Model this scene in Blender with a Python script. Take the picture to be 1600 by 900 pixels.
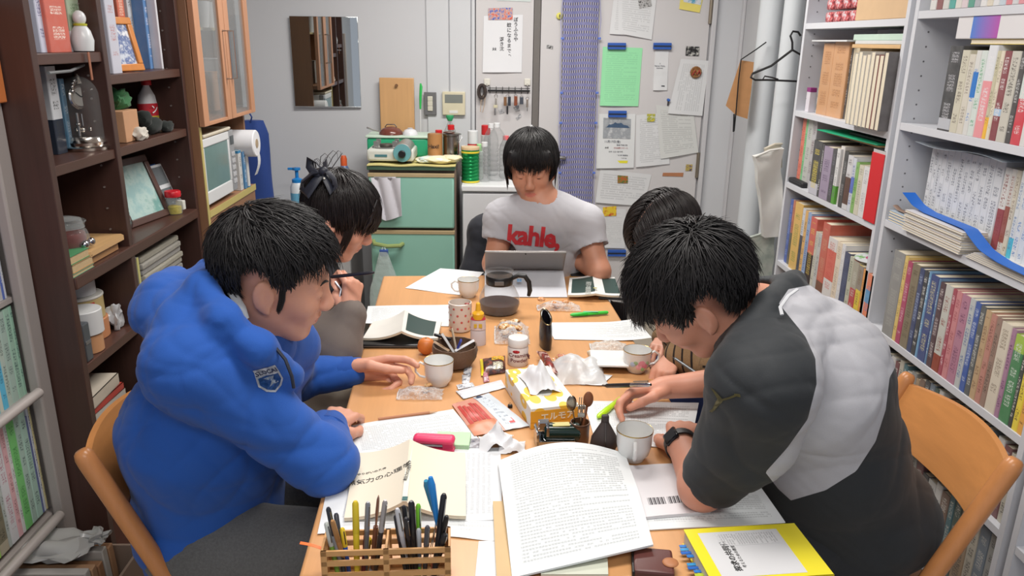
import bpy,bmesh,math,random
import numpy as np
from mathutils import Vector,Matrix,Euler,noise as mnoise
random.seed(7)
for o in list(bpy.data.objects):bpy.data.objects.remove(o)
SC=bpy.context.scene
COL=SC.collection
R=math.radians
PI=math.pi
# ---------------------------------------------------------------- camera
FPX=1220.0
CAMZ=1.58
_d=Vector((742-800,-(4300-450),-FPX)).normalized()
_z=-_d
_y=Vector((770-800,-(62-450),-FPX)).normalized()
_y=(_y-_z*_y.dot(_z)).normalized()
_x=_y.cross(_z)
C2W=Matrix((_x,_y,_z))
camd=bpy.data.cameras.new('camera');cam=bpy.data.objects.new('camera',camd);COL.objects.link(cam)
camd.sensor_width=36;camd.lens=36*FPX/1600;camd.clip_start=.05
cam.matrix_world=Matrix.Translation((0,0,CAMZ))@C2W.to_4x4()
SC.camera=cam
def ray(px,py):return C2W@Vector((px-800,-(py-450),-FPX))
def P(px,py,X=None,Y=None,Z=None):
 r=ray(px,py)
 t=X/r.x if X is not None else Y/r.y if Y is not None else(Z-CAMZ)/r.z
 return Vector((0,0,CAMZ))+r*t
def PD(px,py,d):return Vector((0,0,CAMZ))+ray(px,py)*(d/FPX)
def proj(p):
 c=C2W.transposed()@(Vector(p)-Vector((0,0,CAMZ)))
 return 800+FPX*c.x/-c.z,450-FPX*c.y/-c.z
def YY(y,X,z):
 return Y_at(proj((-1.10,y,z))[0],X,z)
def Y_at(px,X,z):
 a,b=.3,6.
 f=lambda y:proj((X,y,z))[0]
 s=1 if X>0 else-1
 for _ in range(40):
  m=(a+b)/2
  if s*(f(m)-px)>0:a=m
  else:b=m
 return(a+b)/2
 # ---------------------------------------------------------------- light and exposure
W=bpy.data.worlds.new('world');SC.world=W;W.use_nodes=True
W.node_tree.nodes['Background'].inputs[0].default_value=(.80,.86,1,1)
W.node_tree.nodes['Background'].inputs[1].default_value=.55
def area(name,loc,sx,sy,power,col=(1,.96,.91),rot=(0,0,0)):
 l=bpy.data.lights.new(name,'AREA');l.shape='RECTANGLE';l.size=sx;l.size_y=sy
 l.energy=power;l.color=col
 o=bpy.data.objects.new(name,l);COL.objects.link(o);o.location=loc;o.rotation_euler=rot
 return o
area('ceiling_tube_light',(0.1,1.3,2.40),1.25,.35,26)
area('ceiling_tube_light',(0.1,3.15,2.40),1.25,.35,40)
area('ceiling_tube_light',(0.1,-.4,2.40),1.25,.35,20)
SC.view_settings.view_transform='Standard';SC.view_settings.look='None'
SC.view_settings.gamma=1;SC.view_settings.use_curve_mapping=False
SC.view_settings.exposure=0.06
# ---------------------------------------------------------------- materials
def lin(c):
 return tuple(((v/255)/12.92 if v/255<=.04045 else((v/255+.055)/1.055)**2.4)for v in c)
_mats={}
def newmat(name):
 m=bpy.data.materials.new(name);m.use_nodes=True
 nt=m.node_tree;b=nt.nodes['Principled BSDF']
 return m,nt,b
def N(nt,t,**kw):
 n=nt.nodes.new(t)
 for k,v in kw.items():
  if k=='op':n.operation=v
  elif isinstance(k,str)and k.startswith('i'):n.inputs[int(k[1:])].default_value=v
 return n
def L(nt,a,b):nt.links.new(a,b)
def mth(nt,op,a,b=None,c=None):
 n=nt.nodes.new('ShaderNodeMath');n.operation=op
 for i,v in enumerate((a,b,c)):
  if v is None:continue
  if isinstance(v,(int,float)):n.inputs[i].default_value=v
  else:nt.links.new(v,n.inputs[i])
 return n.outputs[0]
def mixc(nt,f,a,b):
 n=nt.nodes.new('ShaderNodeMix');n.data_type='RGBA'
 if isinstance(f,(int,float)):n.inputs[0].default_value=f
 else:nt.links.new(f,n.inputs[0])
 for s,v in((6,a),(7,b)):
  if isinstance(v,tuple):n.inputs[s].default_value=(*v[:3],1)
  else:nt.links.new(v,n.inputs[s])
 return n.outputs[2]
def noi(nt,vec,scale,detail=2,rough=.5):
 n=nt.nodes.new('ShaderNodeTexNoise');n.inputs['Scale'].default_value=scale
 n.inputs['Detail'].default_value=detail;n.inputs['Roughness'].default_value=rough
 if vec is not None:nt.links.new(vec,n.inputs['Vector'])
 return n.outputs[0]
def mapv(nt,vec,sc=(1,1,1),rot=(0,0,0),loc=(0,0,0)):
 n=nt.nodes.new('ShaderNodeMapping');nt.links.new(vec,n.inputs[0])
 n.inputs['Scale'].default_value=sc;n.inputs['Rotation'].default_value=rot;n.inputs['Location'].default_value=loc
 return n.outputs[0]
def bump(nt,b,h,strength=.2,dist=.002):
 n=nt.nodes.new('ShaderNodeBump');n.inputs['Strength'].default_value=strength;n.inputs['Distance'].default_value=dist
 nt.links.new(h,n.inputs['Height']);nt.links.new(n.outputs[0],b.inputs['Normal'])
def M(rgb,rough=.5,metal=0.,kind='plain',var=.06,scale=18,spec=.5,name=None):
 key=(tuple(rgb),rough,metal,kind,var,scale,spec)
 if key in _mats:return _mats[key]
 m,nt,b=newmat(name or kind+'_finish')
 c=lin(rgb);tc=nt.nodes.new('ShaderNodeTexCoord').outputs['Object']
 b.inputs['Roughness'].default_value=rough;b.inputs['Metallic'].default_value=metal
 b.inputs['Specular IOR Level'].default_value=spec
 dk=tuple(v*(1-var*2)for v in c);lt=tuple(min(1,v*(1+var))for v in c)
 if kind in('plain','metal'):
  L(nt,mixc(nt,noi(nt,tc,scale,4),dk,lt),b.inputs['Base Color'])
 elif kind=='wood':
  v=mapv(nt,tc,(1,.06,1));n=noi(nt,v,45,6,.65);n2=noi(nt,tc,3,2)
  f=mth(nt,'MULTIPLY_ADD',n2,.5,mth(nt,'MULTIPLY_ADD',n,1.6,-.55))
  dk=tuple(v*(1-var*3)for v in c)
  L(nt,mixc(nt,f,dk,lt),b.inputs['Base Color']);bump(nt,b,n,.05,.001)
 elif kind=='woodz':
  v=mapv(nt,tc,(1,1,.06));n=noi(nt,v,45,6,.65);n2=noi(nt,tc,3,2)
  f=mth(nt,'MULTIPLY_ADD',n2,.5,mth(nt,'MULTIPLY_ADD',n,1.6,-.55))
  dk=tuple(v*(1-var*3)for v in c)
  L(nt,mixc(nt,f,dk,lt),b.inputs['Base Color']);bump(nt,b,n,.05,.001)
 elif kind=='fabric':
  n=noi(nt,tc,scale*30,3,.7);n2=noi(nt,tc,scale*.5,3)
  f=mth(nt,'MULTIPLY_ADD',n,.7,mth(nt,'MULTIPLY_ADD',n2,.8,-.25))
  L(nt,mixc(nt,f,dk,lt),b.inputs['Base Color']);bump(nt,b,n,.25,.0015)
  b.inputs['Sheen Weight'].default_value=.10
 elif kind=='skin':
  n=noi(nt,tc,25,4,.6)
  L(nt,mixc(nt,n,tuple((c[0]*.97,c[1]*.86,c[2]*.82)),lt),b.inputs['Base Color'])
  b.inputs['Subsurface Weight'].default_value=.12;b.inputs['Subsurface Radius'].default_value=(.012,.005,.003)
  b.inputs['Subsurface Scale'].default_value=.6
  bump(nt,b,noi(nt,tc,500,2),.08,.0006)
 elif kind=='hair':
  n=noi(nt,tc,60,3,.6)
  L(nt,mixc(nt,n,dk,tuple(min(1,v*2.2)for v in c)),b.inputs['Base Color'])
  b.inputs['Anisotropic'].default_value=.5
 elif kind=='glass':
  b.inputs['Base Color'].default_value=(*c,1);b.inputs['Transmission Weight'].default_value=1
  b.inputs['IOR'].default_value=1.3
 elif kind=='clear':
  b.inputs['Base Color'].default_value=(*c,1);b.inputs['Alpha'].default_value=var
  bump(nt,b,noi(nt,tc,scale,4,.6),.9,.006)
 elif kind=='crinkle':
  n=noi(nt,tc,scale,5,.7);bump(nt,b,n,.9,.008)
  L(nt,mixc(nt,n,dk,lt),b.inputs['Base Color'])
 _mats[key]=m
 return m
def inkmat(paper,ink,row=.0062,chp=.0042,W=.21,H=.297,marg=.02,vertical=False,dens=.55,fill=.58,head=0.,bandc=None,band=(0,0)):
 """paper covered with rows of small printed characters; reads the sheet's own UV in metres"""
 key=('ink',tuple(paper),tuple(ink),row,chp,W,H,marg,vertical,dens,fill,head,bandc,band)
 if key in _mats:return _mats[key]
 m,nt,b=newmat('printed_paper');b.inputs['Roughness'].default_value=.75
 uv=nt.nodes.new('ShaderNodeTexCoord').outputs['UV']
 s=nt.nodes.new('ShaderNodeSeparateXYZ');L(nt,uv,s.inputs[0]);u,v=s.outputs[0],s.outputs[1]
 a,c=(v,u)if vertical else(u,v)
 ci=mth(nt,'FLOOR',mth(nt,'DIVIDE',c,row));cf=mth(nt,'FRACT',mth(nt,'DIVIDE',c,row))
 ai=mth(nt,'FLOOR',mth(nt,'DIVIDE',a,chp));af=mth(nt,'FRACT',mth(nt,'DIVIDE',a,chp))
 cb=nt.nodes.new('ShaderNodeCombineXYZ');L(nt,ai,cb.inputs[0]);L(nt,ci,cb.inputs[1])
 wn=nt.nodes.new('ShaderNodeTexWhiteNoise');wn.noise_dimensions='2D';L(nt,cb.outputs[0],wn.inputs['Vector'])
 strokes=mth(nt,'GREATER_THAN',noi(nt,mapv(nt,uv,(1,1,1)),1100,1),.5)
 on=mth(nt,'LESS_THAN',wn.outputs[0],.9)
 k=mth(nt,'MULTIPLY',mth(nt,'LESS_THAN',cf,fill),mth(nt,'LESS_THAN',af,.86))
 k=mth(nt,'MULTIPLY',k,on);k=mth(nt,'MULTIPLY',k,strokes)
 cb2=nt.nodes.new('ShaderNodeCombineXYZ');L(nt,ci,cb2 .inputs[0])
 w2=nt.nodes.new('ShaderNodeTexWhiteNoise');w2 .noise_dimensions='1D';L(nt,ci,w2 .inputs['W'])
 AW,CH=(H,W)if vertical else(W,H)
 endm=mth(nt,'MULTIPLY_ADD',mth(nt,'GREATER_THAN',w2 .outputs[0],.8),-.35*AW,AW-marg)
 k=mth(nt,'MULTIPLY',k,mth(nt,'LESS_THAN',a,endm))if not vertical else mth(nt,'MULTIPLY',k,mth(nt,'GREATER_THAN',a,mth(nt,'SUBTRACT',AW,endm)))
 if vertical:k=mth(nt,'MULTIPLY',k,mth(nt,'LESS_THAN',a,AW-marg))
 else:k=mth(nt,'MULTIPLY',k,mth(nt,'GREATER_THAN',a,marg))
 k=mth(nt,'MULTIPLY',k,mth(nt,'GREATER_THAN',c,marg))
 k=mth(nt,'MULTIPLY',k,mth(nt,'LESS_THAN',c,CH-marg-head))
 k=mth(nt,'MULTIPLY',k,dens)
 base=lin(paper)
 if bandc:
  bm=mth(nt,'MULTIPLY',mth(nt,'GREATER_THAN',v,band[0]),mth(nt,'LESS_THAN',v,band[1]))
  base=mixc(nt,bm,base,lin(bandc))
 L(nt,mixc(nt,k,base,lin(ink)),b.inputs['Base Color'])
 _mats[key]=m
 return m
 # ---------------------------------------------------------------- mesh builder
class MB:
 def __init__(s):s.v=[];s.f=[];s.mi=[];s.uv={};s.sm=[];s.cur=0;s.T=Matrix.Identity(4)
 def add(s,vs,fs,T=None,uvs=None,smooth=True):
  o=len(s.v);MT=s.T@T if T is not None else s.T
  ident=MT==Matrix.Identity(4)
  for i,v in enumerate(vs):
   s.v.append(tuple(v)if ident else tuple(MT@Vector(v)))
   if uvs:s.uv[o+i]=uvs[i]
  for k_,f in enumerate(fs):s.f.append([o+i for i in f]);s.mi.append(s.cur);s.sm.append(smooth[k_]if isinstance(smooth,list)else smooth)
  return s
 def box(s,lo,hi,r=0,T=None,seg=2):
  lo=Vector(lo);hi=Vector(hi)
  lo,hi=Vector(map(min,lo,hi)),Vector(map(max,lo,hi))
  if r<=0:
   x0,y0,z0=lo;x1,y1,z1=hi
   vs=[(x0,y0,z0),(x1,y0,z0),(x1,y1,z0),(x0,y1,z0),(x0,y0,z1),(x1,y0,z1),(x1,y1,z1),(x0,y1,z1)]
   return s.add(vs,[(0,3,2,1),(4,5,6,7),(0,1,5,4),(1,2,6,5),(2,3,7,6),(3,0,4,7)],T,smooth=False)
  r=min(r,min(hi-lo)*.49)
  bm=bmesh.new();bmesh.ops.create_cube(bm,size=1)
  for v in bm.verts:v.co=Vector((lo[i]+(v.co[i]+.5)*(hi[i]-lo[i])for i in range(3)))
  bmesh.ops.bevel(bm,geom=bm.edges[:],offset=r,segments=seg,affect='EDGES',profile=.5)
  bm.verts.index_update()
  bm.normal_update();s.add([v.co.copy()for v in bm.verts],[[v.index for v in f.verts]for f in bm.faces],T,smooth=[max(map(abs,f.normal))<.999 for f in bm.faces])
  bm.free();return s
 def lathe(s,prof,n=24,T=None,cap=True):
  vs=[];fs=[];k=len(prof)
  for r,z in prof:
   for j in range(n):
    a=2*PI*j/n;vs.append((r*math.cos(a),r*math.sin(a),z))
  for i in range(k-1):
   for j in range(n):
    fs.append((i*n+j,i*n+(j+1)%n,(i+1)*n+(j+1)%n,(i+1)*n+j))
  if cap:
   if prof[0][0]>1e-6:fs.append(tuple(range(n))[::-1])
   if prof[-1][0]>1e-6:fs.append(tuple((k-1)*n+j for j in range(n)))
  return s.add(vs,fs,T)
 def tube(s,path,rad,n=8,T=None,squash=None):
  pts=[Vector(p)for p in path];k=len(pts)
  rs=rad if isinstance(rad,(list,tuple))else[rad]*k
  vs=[];fs=[]
  up=None
  for i in range(k):
   t=(pts[min(i+1,k-1)]-pts[max(i-1,0)]).normalized()
   if up is None:
    a=Vector((0,0,1))if abs(t.z)<.9 else Vector((1,0,0));up=(a-t*a.dot(t)).normalized()
   else:up=(up-t*up.dot(t)).normalized()
   b=t.cross(up)
   q=squash if squash else 1
   for j in range(n):
    an=2*PI*j/n;vs.append(pts[i]+up*math.cos(an)*rs[i]*q+b*math.sin(an)*rs[i])
  for i in range(k-1):
   for j in range(n):fs.append((i*n+j,i*n+(j+1)%n,(i+1)*n+(j+1)%n,(i+1)*n+j))
  fs.append(tuple(range(n))[::-1]);fs.append(tuple((k-1)*n+j for j in range(n)))
  return s.add(vs,fs,T)
 def cyl(s,a,b,r,n=16,r2=None,bev=.0):
  a=Vector(a);b=Vector(b);d=(b-a);l=d.length;r2=r if r2 is None else r2
  T=Matrix.Translation(a)@d.to_track_quat('Z','Y').to_matrix().to_4x4()
  if bev:prof=[(0,0),(r-bev,0),(r,bev),(r2,l-bev),(r2-bev,l),(0,l)]
  else:prof=[(r,0),(r2,l)]
  return s.lathe(prof,n,T)
 def prism(s,poly,z0,z1,T=None,smooth=False):
  n=len(poly);vs=[(x,y,z0)for x,y in poly]+[(x,y,z1)for x,y in poly]
  fs=[tuple(range(n))[::-1],tuple(range(n,2*n))]+[(i,(i+1)%n,n+(i+1)%n,n+i)for i in range(n)]
  return s.add(vs,fs,T,smooth=smooth)
 def ell(s,c,r,T=None,n=16,m=10):
  prof=[]
  vs=[(c[0],c[1],c[2]-r[2])];fs=[]
  for i in range(1,m):
   a=-PI/2+PI*i/m
   for j in range(n):
    b=2*PI*j/n;vs.append((c[0]+r[0]*math.cos(a)*math.cos(b),c[1]+r[1]*math.cos(a)*math.sin(b),c[2]+r[2]*math.sin(a)))
  vs.append((c[0],c[1],c[2]+r[2]));e=len(vs)-1
  for j in range(n):fs.append((0,1+(j+1)%n,1+j));fs.append((e,e-n+j,e-n+(j+1)%n))
  for i in range(m-2):
   for j in range(n):fs.append((1+i*n+j,1+i*n+(j+1)%n,1+(i+1)*n+(j+1)%n,1+(i+1)*n+j))
  return s.add(vs,fs,T)
 def sheet(s,fn,W,H,nu=10,nv=10,th=.0004,T=None):
  """thin closed sheet; fn(u,v) in metres gives the point; UV in metres on the top face"""
  top=[Vector(fn(W*i/nu,H*j/nv))for j in range(nv+1)for i in range(nu+1)]
  idx=lambda i,j:j*(nu+1)+i
  nr=[]
  for j in range(nv+1):
   for i in range(nu+1):
    a=top[idx(min(i+1,nu),j)]-top[idx(max(i-1,0),j)];b=top[idx(i,min(j+1,nv))]-top[idx(i,max(j-1,0))]
    nr.append(a.cross(b).normalized())
  bot=[p-n*th for p,n in zip(top,nr)]
  uvs=[(W*i/nu,H*j/nv)for j in range(nv+1)for i in range(nu+1)]
  K=len(top);fs=[]
  for j in range(nv):
   for i in range(nu):
    q=(idx(i,j),idx(i+1,j),idx(i+1,j+1),idx(i,j+1));fs.append(q);fs.append(tuple(K+k for k in q[::-1]))
  for i in range(nu):
   fs.append((idx(i,0),K+idx(i,0),K+idx(i+1,0),idx(i+1,0)));fs.append((idx(i+1,nv),K+idx(i+1,nv),K+idx(i,nv),idx(i,nv)))
  for j in range(nv):
   fs.append((idx(0,j+1),K+idx(0,j+1),K+idx(0,j),idx(0,j)));fs.append((idx(nu,j),K+idx(nu,j),K+idx(nu,j+1),idx(nu,j+1)))
  return s.add(top+bot,fs,T,uvs=uvs+[(-1,-1)]*K)
 def build(s,name,mat,parent=None,world=False,label=None,auto=40):
  me=bpy.data.meshes.new(name)
  vs=s.v
  if world and parent is not None:
   inv=wm(parent).inverted();vs=[tuple(inv@Vector(v))for v in vs]
  me.from_pydata([tuple(v)for v in vs],[],s.f);me.update()
  mats=mat if isinstance(mat,(list,tuple))else[mat]
  for m in mats:me.materials.append(m)
  me.polygons.foreach_set('material_index',s.mi)
  me.polygons.foreach_set('use_smooth',s.sm)
  if s.uv:
   ul=me.uv_layers.new(name='UVMap')
   for lp in me.loops:ul.data[lp.index].uv=s.uv.get(lp.vertex_index,(-1,-1))
  if auto:
   me.set_sharp_from_angle(angle=R(auto));me.polygons.foreach_set('use_smooth',s.sm)
  o=bpy.data.objects.new(name,me);COL.objects.link(o)
  if parent is not None:o.parent=parent
  if label:o['label']=label
  return o
def wm(o):
 m=Matrix.LocRotScale(o.location,o.rotation_euler,o.scale)
 return wm(o.parent)@m if o.parent else m
def tag(o,label,cat,group=None,kind=None):
 if label:o['label']=label
 if cat:o['category']=cat
 if group:o['group']=group
 if kind:o['kind']=kind
 return o
def thing(name,label,cat,loc=(0,0,0),rz=0,group=None,rot=None):
 o=bpy.data.objects.new(name,None);COL.objects.link(o);o.empty_display_size=.05
 o.location=loc;o.rotation_euler=rot if rot is not None else(0,0,rz)
 return tag(o,label,cat,group)
def struct(name,mb,mat):
 o=mb.build(name,mat);o['kind']='structure';return o
def dup(root,loc=None,rot=None,label=None):
 r=root.copy();COL.objects.link(r)
 if loc is not None:r.location=loc
 if rot is not None:r.rotation_euler=rot
 if label:r['label']=label
 for ch in[c for c in root.children]:
  c=ch.copy();COL.objects.link(c);c.parent=r
  for g in[g for g in ch.children]:
   d=g.copy();COL.objects.link(d);d.parent=c
 return r
def TR(loc=(0,0,0),rot=(0,0,0),sc=(1,1,1)):return Matrix.LocRotScale(Vector(loc),Euler(rot),Vector(sc))
def basis(o,x,y):
 """matrix with origin o, x axis along x, y axis near y"""
 x=Vector(x).normalized();z=x.cross(Vector(y)).normalized();y=z.cross(x)
 return Matrix(((x.x,y.x,z.x,o[0]),(x.y,y.y,z.y,o[1]),(x.z,y.z,z.z,o[2]),(0,0,0,1)))
def text(name,s,size,mat,parent,T,extrude=.0002,align='CENTER',world=True,bold=0,spacing=1.,shear=0,label=None):
 cu=bpy.data.curves.new(name,'FONT');cu.body=s;cu.size=size;cu.extrude=extrude;cu.align_x=align;cu.align_y='CENTER'
 cu.offset=bold;cu.space_character=spacing;cu.shear=shear;cu.resolution_u=2;cu.space_line=spacing
 t=bpy.data.objects.new(name,cu);COL.objects.link(t)
 dg=bpy.context.evaluated_depsgraph_get();me=bpy.data.meshes.new_from_object(t.evaluated_get(dg))
 bpy.data.objects.remove(t)
 if parent is not None and world:T=wm(parent).inverted()@T
 me.transform(T);me.materials.clear();me.materials.append(mat);me.name=name
 o=bpy.data.objects.new(name,me);COL.objects.link(o);o.parent=parent
 if label:o['label']=label
 return o
WHITE=lambda:M((225,226,228),.6)
BLACK=lambda:M((22,22,24),.4)
# ================================================================ room shell
XL,XR,YB,ZC=-1.46,1.56,4.37,2.46
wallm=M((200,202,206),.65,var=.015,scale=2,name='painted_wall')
b=MB();b.box((XL-.1,-1.6,-.05),(XR+.1,YB+.1,0));
fm=M((176,166,150),.45,var=.05,scale=6,name='vinyl_floor');struct('floor',b,fm)
b=MB();b.box((XL-.1,-1.6,ZC),(XR+.1,YB+.1,ZC+.05));struct('ceiling',b,M((215,215,214),.8,var=.01))
b=MB();b.box((XL-.1,-1.6,0),(XL,YB+.1,ZC));struct('wall_left',b,wallm)
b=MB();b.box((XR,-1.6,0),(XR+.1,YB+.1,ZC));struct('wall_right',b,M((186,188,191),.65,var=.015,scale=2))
b=MB()
b.box((XL,YB,0),(-.095,YB+.1,ZC));b.box((1.156,YB,0),(XR,YB+.1,ZC));b.box((-.095,YB+.04,0),(1.156,YB+.1,ZC))
struct('wall_back',b,wallm)
b=MB()
for x0,x1 in((-.352,-.235),(-.229,-.118)):b.box((x0,YB-.012,.95),(x1,YB-.001,ZC),.002)
b.box((-.112,YB-.02,0),(-.095,YB-.001,ZC),.002)
struct('trim_1',b,M((202,205,209),.5,var=.01))
leafm=M((202,200,201),.42,var=.012,scale=3,name='enamelled_steel')
b=MB();b.box((-.09,YB-.012,.06),(.215,YB+.038,ZC),.002);o=struct('door_1',b,leafm)
b=MB();b.box((.218,YB-.004,0),(.252,YB+.038,ZC));struct('trim_2',b,M((112,108,105),.5))
b=MB();b.box((.255,YB-.014,.06),(1.152,YB+.038,ZC),.002);door=struct('door_2',b,leafm)
hb=MB();hb.box((.365,YB-.022,.925),(.43,YB-.014,1.0),.003);hb.cyl((.40,YB-.02,.968),(.40,YB-.06,.968),.009)
hb.tube([(.40,YB-.06,.968),(.38,YB-.065,.97),(.30,YB-.065,.965)],.010);hb.build('door_handle',M((150,150,150),.3,.8),door,world=True)
for z in(.93,1.75):
 h=MB();h.cyl((1.150,YB-.022,z-.07),(1.150,YB-.022,z+.07),.009);h.build('hinge',M((150,140,125),.35,.7),door,world=True)
b=MB();b.box((1.16,YB-.03,0),(1.185,YB,ZC),.003);b.box((1.32,YB-.03,0),(1.335,YB,ZC),.003);struct('trim_3',b,M((196,196,199),.5,var=.01))
b=MB();b.box((1.336,3.95,0),(XR,YB,ZC),.003);struct('wall_column',b,M((193,194,197),.6,var=.012,scale=2))
b=MB();b.box((-.09,YB-.03,0),(1.16,YB+.03,.062),.003);struct('baseboard_back',b,M((150,148,145),.4,.3))
def pipe(px0,px1,y,lab):
 a=P(px0,0,Y=y);c=P(px1,0,Y=y);x=(a.x+c.x)/2;r=(c.x-a.x)/2
 t=MB();t.cyl((x,y,0),(x,y,ZC),r,32)
 for z in(.4,1.95):t.cyl((x,y,z),(x,y,z+.05),r+.006,32)
 o=t.build('drain_pipe',M((205,210,214),.35,var=.01));tag(o,lab,'pipe');return o
pipe(1189,1226,3.86,'thick white drain pipe nearest the door wall, left of the thinner pipe')
pipe(1227,1258,3.62,'thinner white pipe half hidden by the end of the white bookcase')
# ================================================================ books
def bookmat():
 m,nt,b=newmat('book_cover');b.inputs['Roughness'].default_value=.42
 oi=nt.nodes.new('ShaderNodeObjectInfo')
 tc=nt.nodes.new('ShaderNodeTexCoord').outputs['Object'];s=nt.nodes.new('ShaderNodeSeparateXYZ');L(nt,tc,s.inputs[0])
 def at(n):
  a=nt.nodes.new('ShaderNodeAttribute');a.attribute_type='OBJECT';a.attribute_name=n;return a
 h=at('bh').outputs['Fac'];t=at('bt').outputs['Fac']
 zf=mth(nt,'DIVIDE',s.outputs[2],h);yf=mth(nt,'ABSOLUTE',mth(nt,'DIVIDE',s.outputs[1],t))
 spine=mth(nt,'GREATER_THAN',s.outputs[0],-.0035)
 bd=at('band');bs=nt.nodes.new('ShaderNodeSeparateXYZ');L(nt,bd.outputs['Vector'],bs.inputs[0])
 bmk=mth(nt,'MULTIPLY',mth(nt,'GREATER_THAN',zf,bs.outputs[0]),mth(nt,'LESS_THAN',zf,bs.outputs[1]))
 seedv=mth(nt,'MULTIPLY',oi.outputs['Random'],97.)
 cb=nt.nodes.new('ShaderNodeCombineXYZ');L(nt,s.outputs[1],cb.inputs[0]);L(nt,s.outputs[2],cb.inputs[1]);L(nt,seedv,cb.inputs[2])
 fine=mth(nt,'GREATER_THAN',noi(nt,cb.outputs[0],330,1),.5)
 cz=mth(nt,'FRACT',mth(nt,'DIVIDE',s.outputs[2],.0085));
 gap=nt.nodes.new('ShaderNodeTexNoise');gap.noise_dimensions='1D';gap.inputs['Scale'].default_value=26;gap.inputs['Detail'].default_value=0
 L(nt,mth(nt,'ADD',s.outputs[2],seedv),gap.inputs['W'])
 k=mth(nt,'MULTIPLY',fine,mth(nt,'LESS_THAN',yf,.27));k=mth(nt,'MULTIPLY',k,mth(nt,'LESS_THAN',cz,.8))
 k=mth(nt,'MULTIPLY',k,mth(nt,'GREATER_THAN',gap.outputs[0],.44));k=mth(nt,'MULTIPLY',k,mth(nt,'GREATER_THAN',zf,.12))
 k=mth(nt,'MULTIPLY',k,mth(nt,'LESS_THAN',zf,.93));k=mth(nt,'MULTIPLY',k,spine)
 c=mixc(nt,mth(nt,'MULTIPLY',noi(nt,tc,30,3),.25),oi.outputs['Color'],(.5,.5,.5))
 c=mixc(nt,bmk,c,at('bandc').outputs['Color'])
 c=mixc(nt,mth(nt,'MULTIPLY',k,.8),c,at('ink').outputs['Color'])
 L(nt,c,b.inputs['Base Color']);return m
BOOKM=bookmat();PAGEM=M((222,212,190),.8,var=.06,scale=200)
NB=[0]
NTH=['lowest','second lowest','third lowest','fourth lowest','fifth lowest','sixth lowest','seventh lowest','eighth lowest','ninth lowest','tenth lowest']
ORD='first second third fourth fifth sixth seventh eighth ninth tenth eleventh twelfth thirteenth fourteenth fifteenth sixteenth seventeenth eighteenth nineteenth twentieth'.split()
def book(px,py,pz,t,h,d,rgb,ink,label,group,face=1,tilt=0,band=None,lean=0,name='book',gm=None,cat='book'):
 """book standing at (px,py,pz): spine centre bottom; face +1 spine looks to +x, -1 to -x"""
 root=thing(name,label,cat,(px,py,pz),group=group,rot=(R(lean),0,0 if face>0 else PI))
 cv=MB();w=t/2;e=.0012
 poly=[(0,-w),(0,w),(-d,w),(-d,w-e),(-.004,w-e),(-.004,-w+e),(-d,-w+e),(-d,-w)]
 rr=min(.002,w*.4)
 poly=[(-rr,-w),(0,-w+rr),(0,w-rr),(-rr,w),(-d,w),(-d,w-e),(-.003,w-e),(-.003,-w+e),(-d,-w+e),(-d,-w)]
 cv.prism(poly,0,h)
 c=cv.build('cover',BOOKM,root);c.color=(*lin(rgb),1)
 c['bh']=float(h);c['bt']=float(t);c['ink']=[float(v)for v in lin(ink)]
 bd=band or(2,3,(0,0,0));c['band']=[float(bd[0]),float(bd[1]),0.];c['bandc']=[float(v)for v in lin(bd[2])]
 pg=MB();pg.box((-d+.002,-w+e,.002),(-.003,w-e,h-.003));pg.build('pages',PAGEM,root)
 NB[0]+=1
 return root
def row(shelfname,group,X,z,pxs,specs,face,depth=.15,set0=.004,cat='book'):
 """pxs: picture columns of the spine edges along the shelf; specs: (colour words, rgb, ink, height, extra...)"""
 n=len(specs)
 for i,sp in enumerate(specs):
  if sp is None:continue
  word,rgb,ink,h=sp[:4];ex=sp[4]if len(sp)>4 else{}
  off=ex.get('off',0);Xs=X+(-off if face>0 else off)
  ya,yb=Y_at(pxs[i],Xs,z),Y_at(pxs[i+1],Xs,z)
  ym=(ya+yb)/2;t=abs(ya-yb)-.0008
  def sh(wd):
   q=wd.replace(',','').split()[:2]
   return ' '.join(q[:1]if q[-1]in('and','the')else q)
  prev=next((specs[j][0]for j in range(i-1,-1,-1)if specs[j]),None);nxt=next((specs[j][0]for j in range(i+1,n)if specs[j]),None)
  if prev and nxt:pos='between %s and %s ones'%(sh(prev),sh(nxt))
  elif nxt:pos='farthest, next to the %s one'%sh(nxt)
  else:pos='nearest, next to the %s one'%sh(prev)
  kind=ex.get('kind','book')
  lab='%s %s, %s, %s'%(word,kind,shelfname,pos)
  book(Xs,ym,z+.0005,t,h,ex.get('d',depth),rgb,ink,lab,group,face,band=ex.get('band'),lean=ex.get('lean',0),name=kind.split()[-1]if kind!='book' else 'book')
  # ================================================================ left side: grey rack, brown bookcase, kitchen cabinet
DB=M((74,50,44),.38,kind='woodz',var=.10,name='dark_wood');DBh=M((82,55,47),.35,kind='wood',var=.10)
X0=-1.10
bc=thing('bookcase','dark brown wooden bookcase with two bays along the left wall','bookcase',(-1.27,2.44,0))
def prt(name,boxes,mat,parent,r=.002,label=None):
 b=MB()
 for lo,hi in boxes:b.box(lo,hi,r)
 return b.build(name,mat,parent,world=True,label=label)
XB=XL+.005
for y0,y1 in((1.970,1.996),(2.330,2.356),(2.892,2.916)):prt('side_panel',[((XB,y0,0),(X0,y1,2.1))],DB,bc)
prt('back_panel',[((XB,1.996,.05),(XB+.008,2.892,2.09))],DB,bc,0)
for z in(1.520,1.247):prt('shelf',[((XB+.008,1.997,z-.014),(X0-.006,2.329,z+.013))],DBh,bc)
for z in(1.455,1.247):prt('shelf',[((XB+.008,2.357,z-.014),(X0-.006,2.891,z+.013))],DBh,bc)
prt('shelf',[((XB+.008,1.997,.932),(X0+.004,2.891,.966))],DBh,bc,.004)
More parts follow.
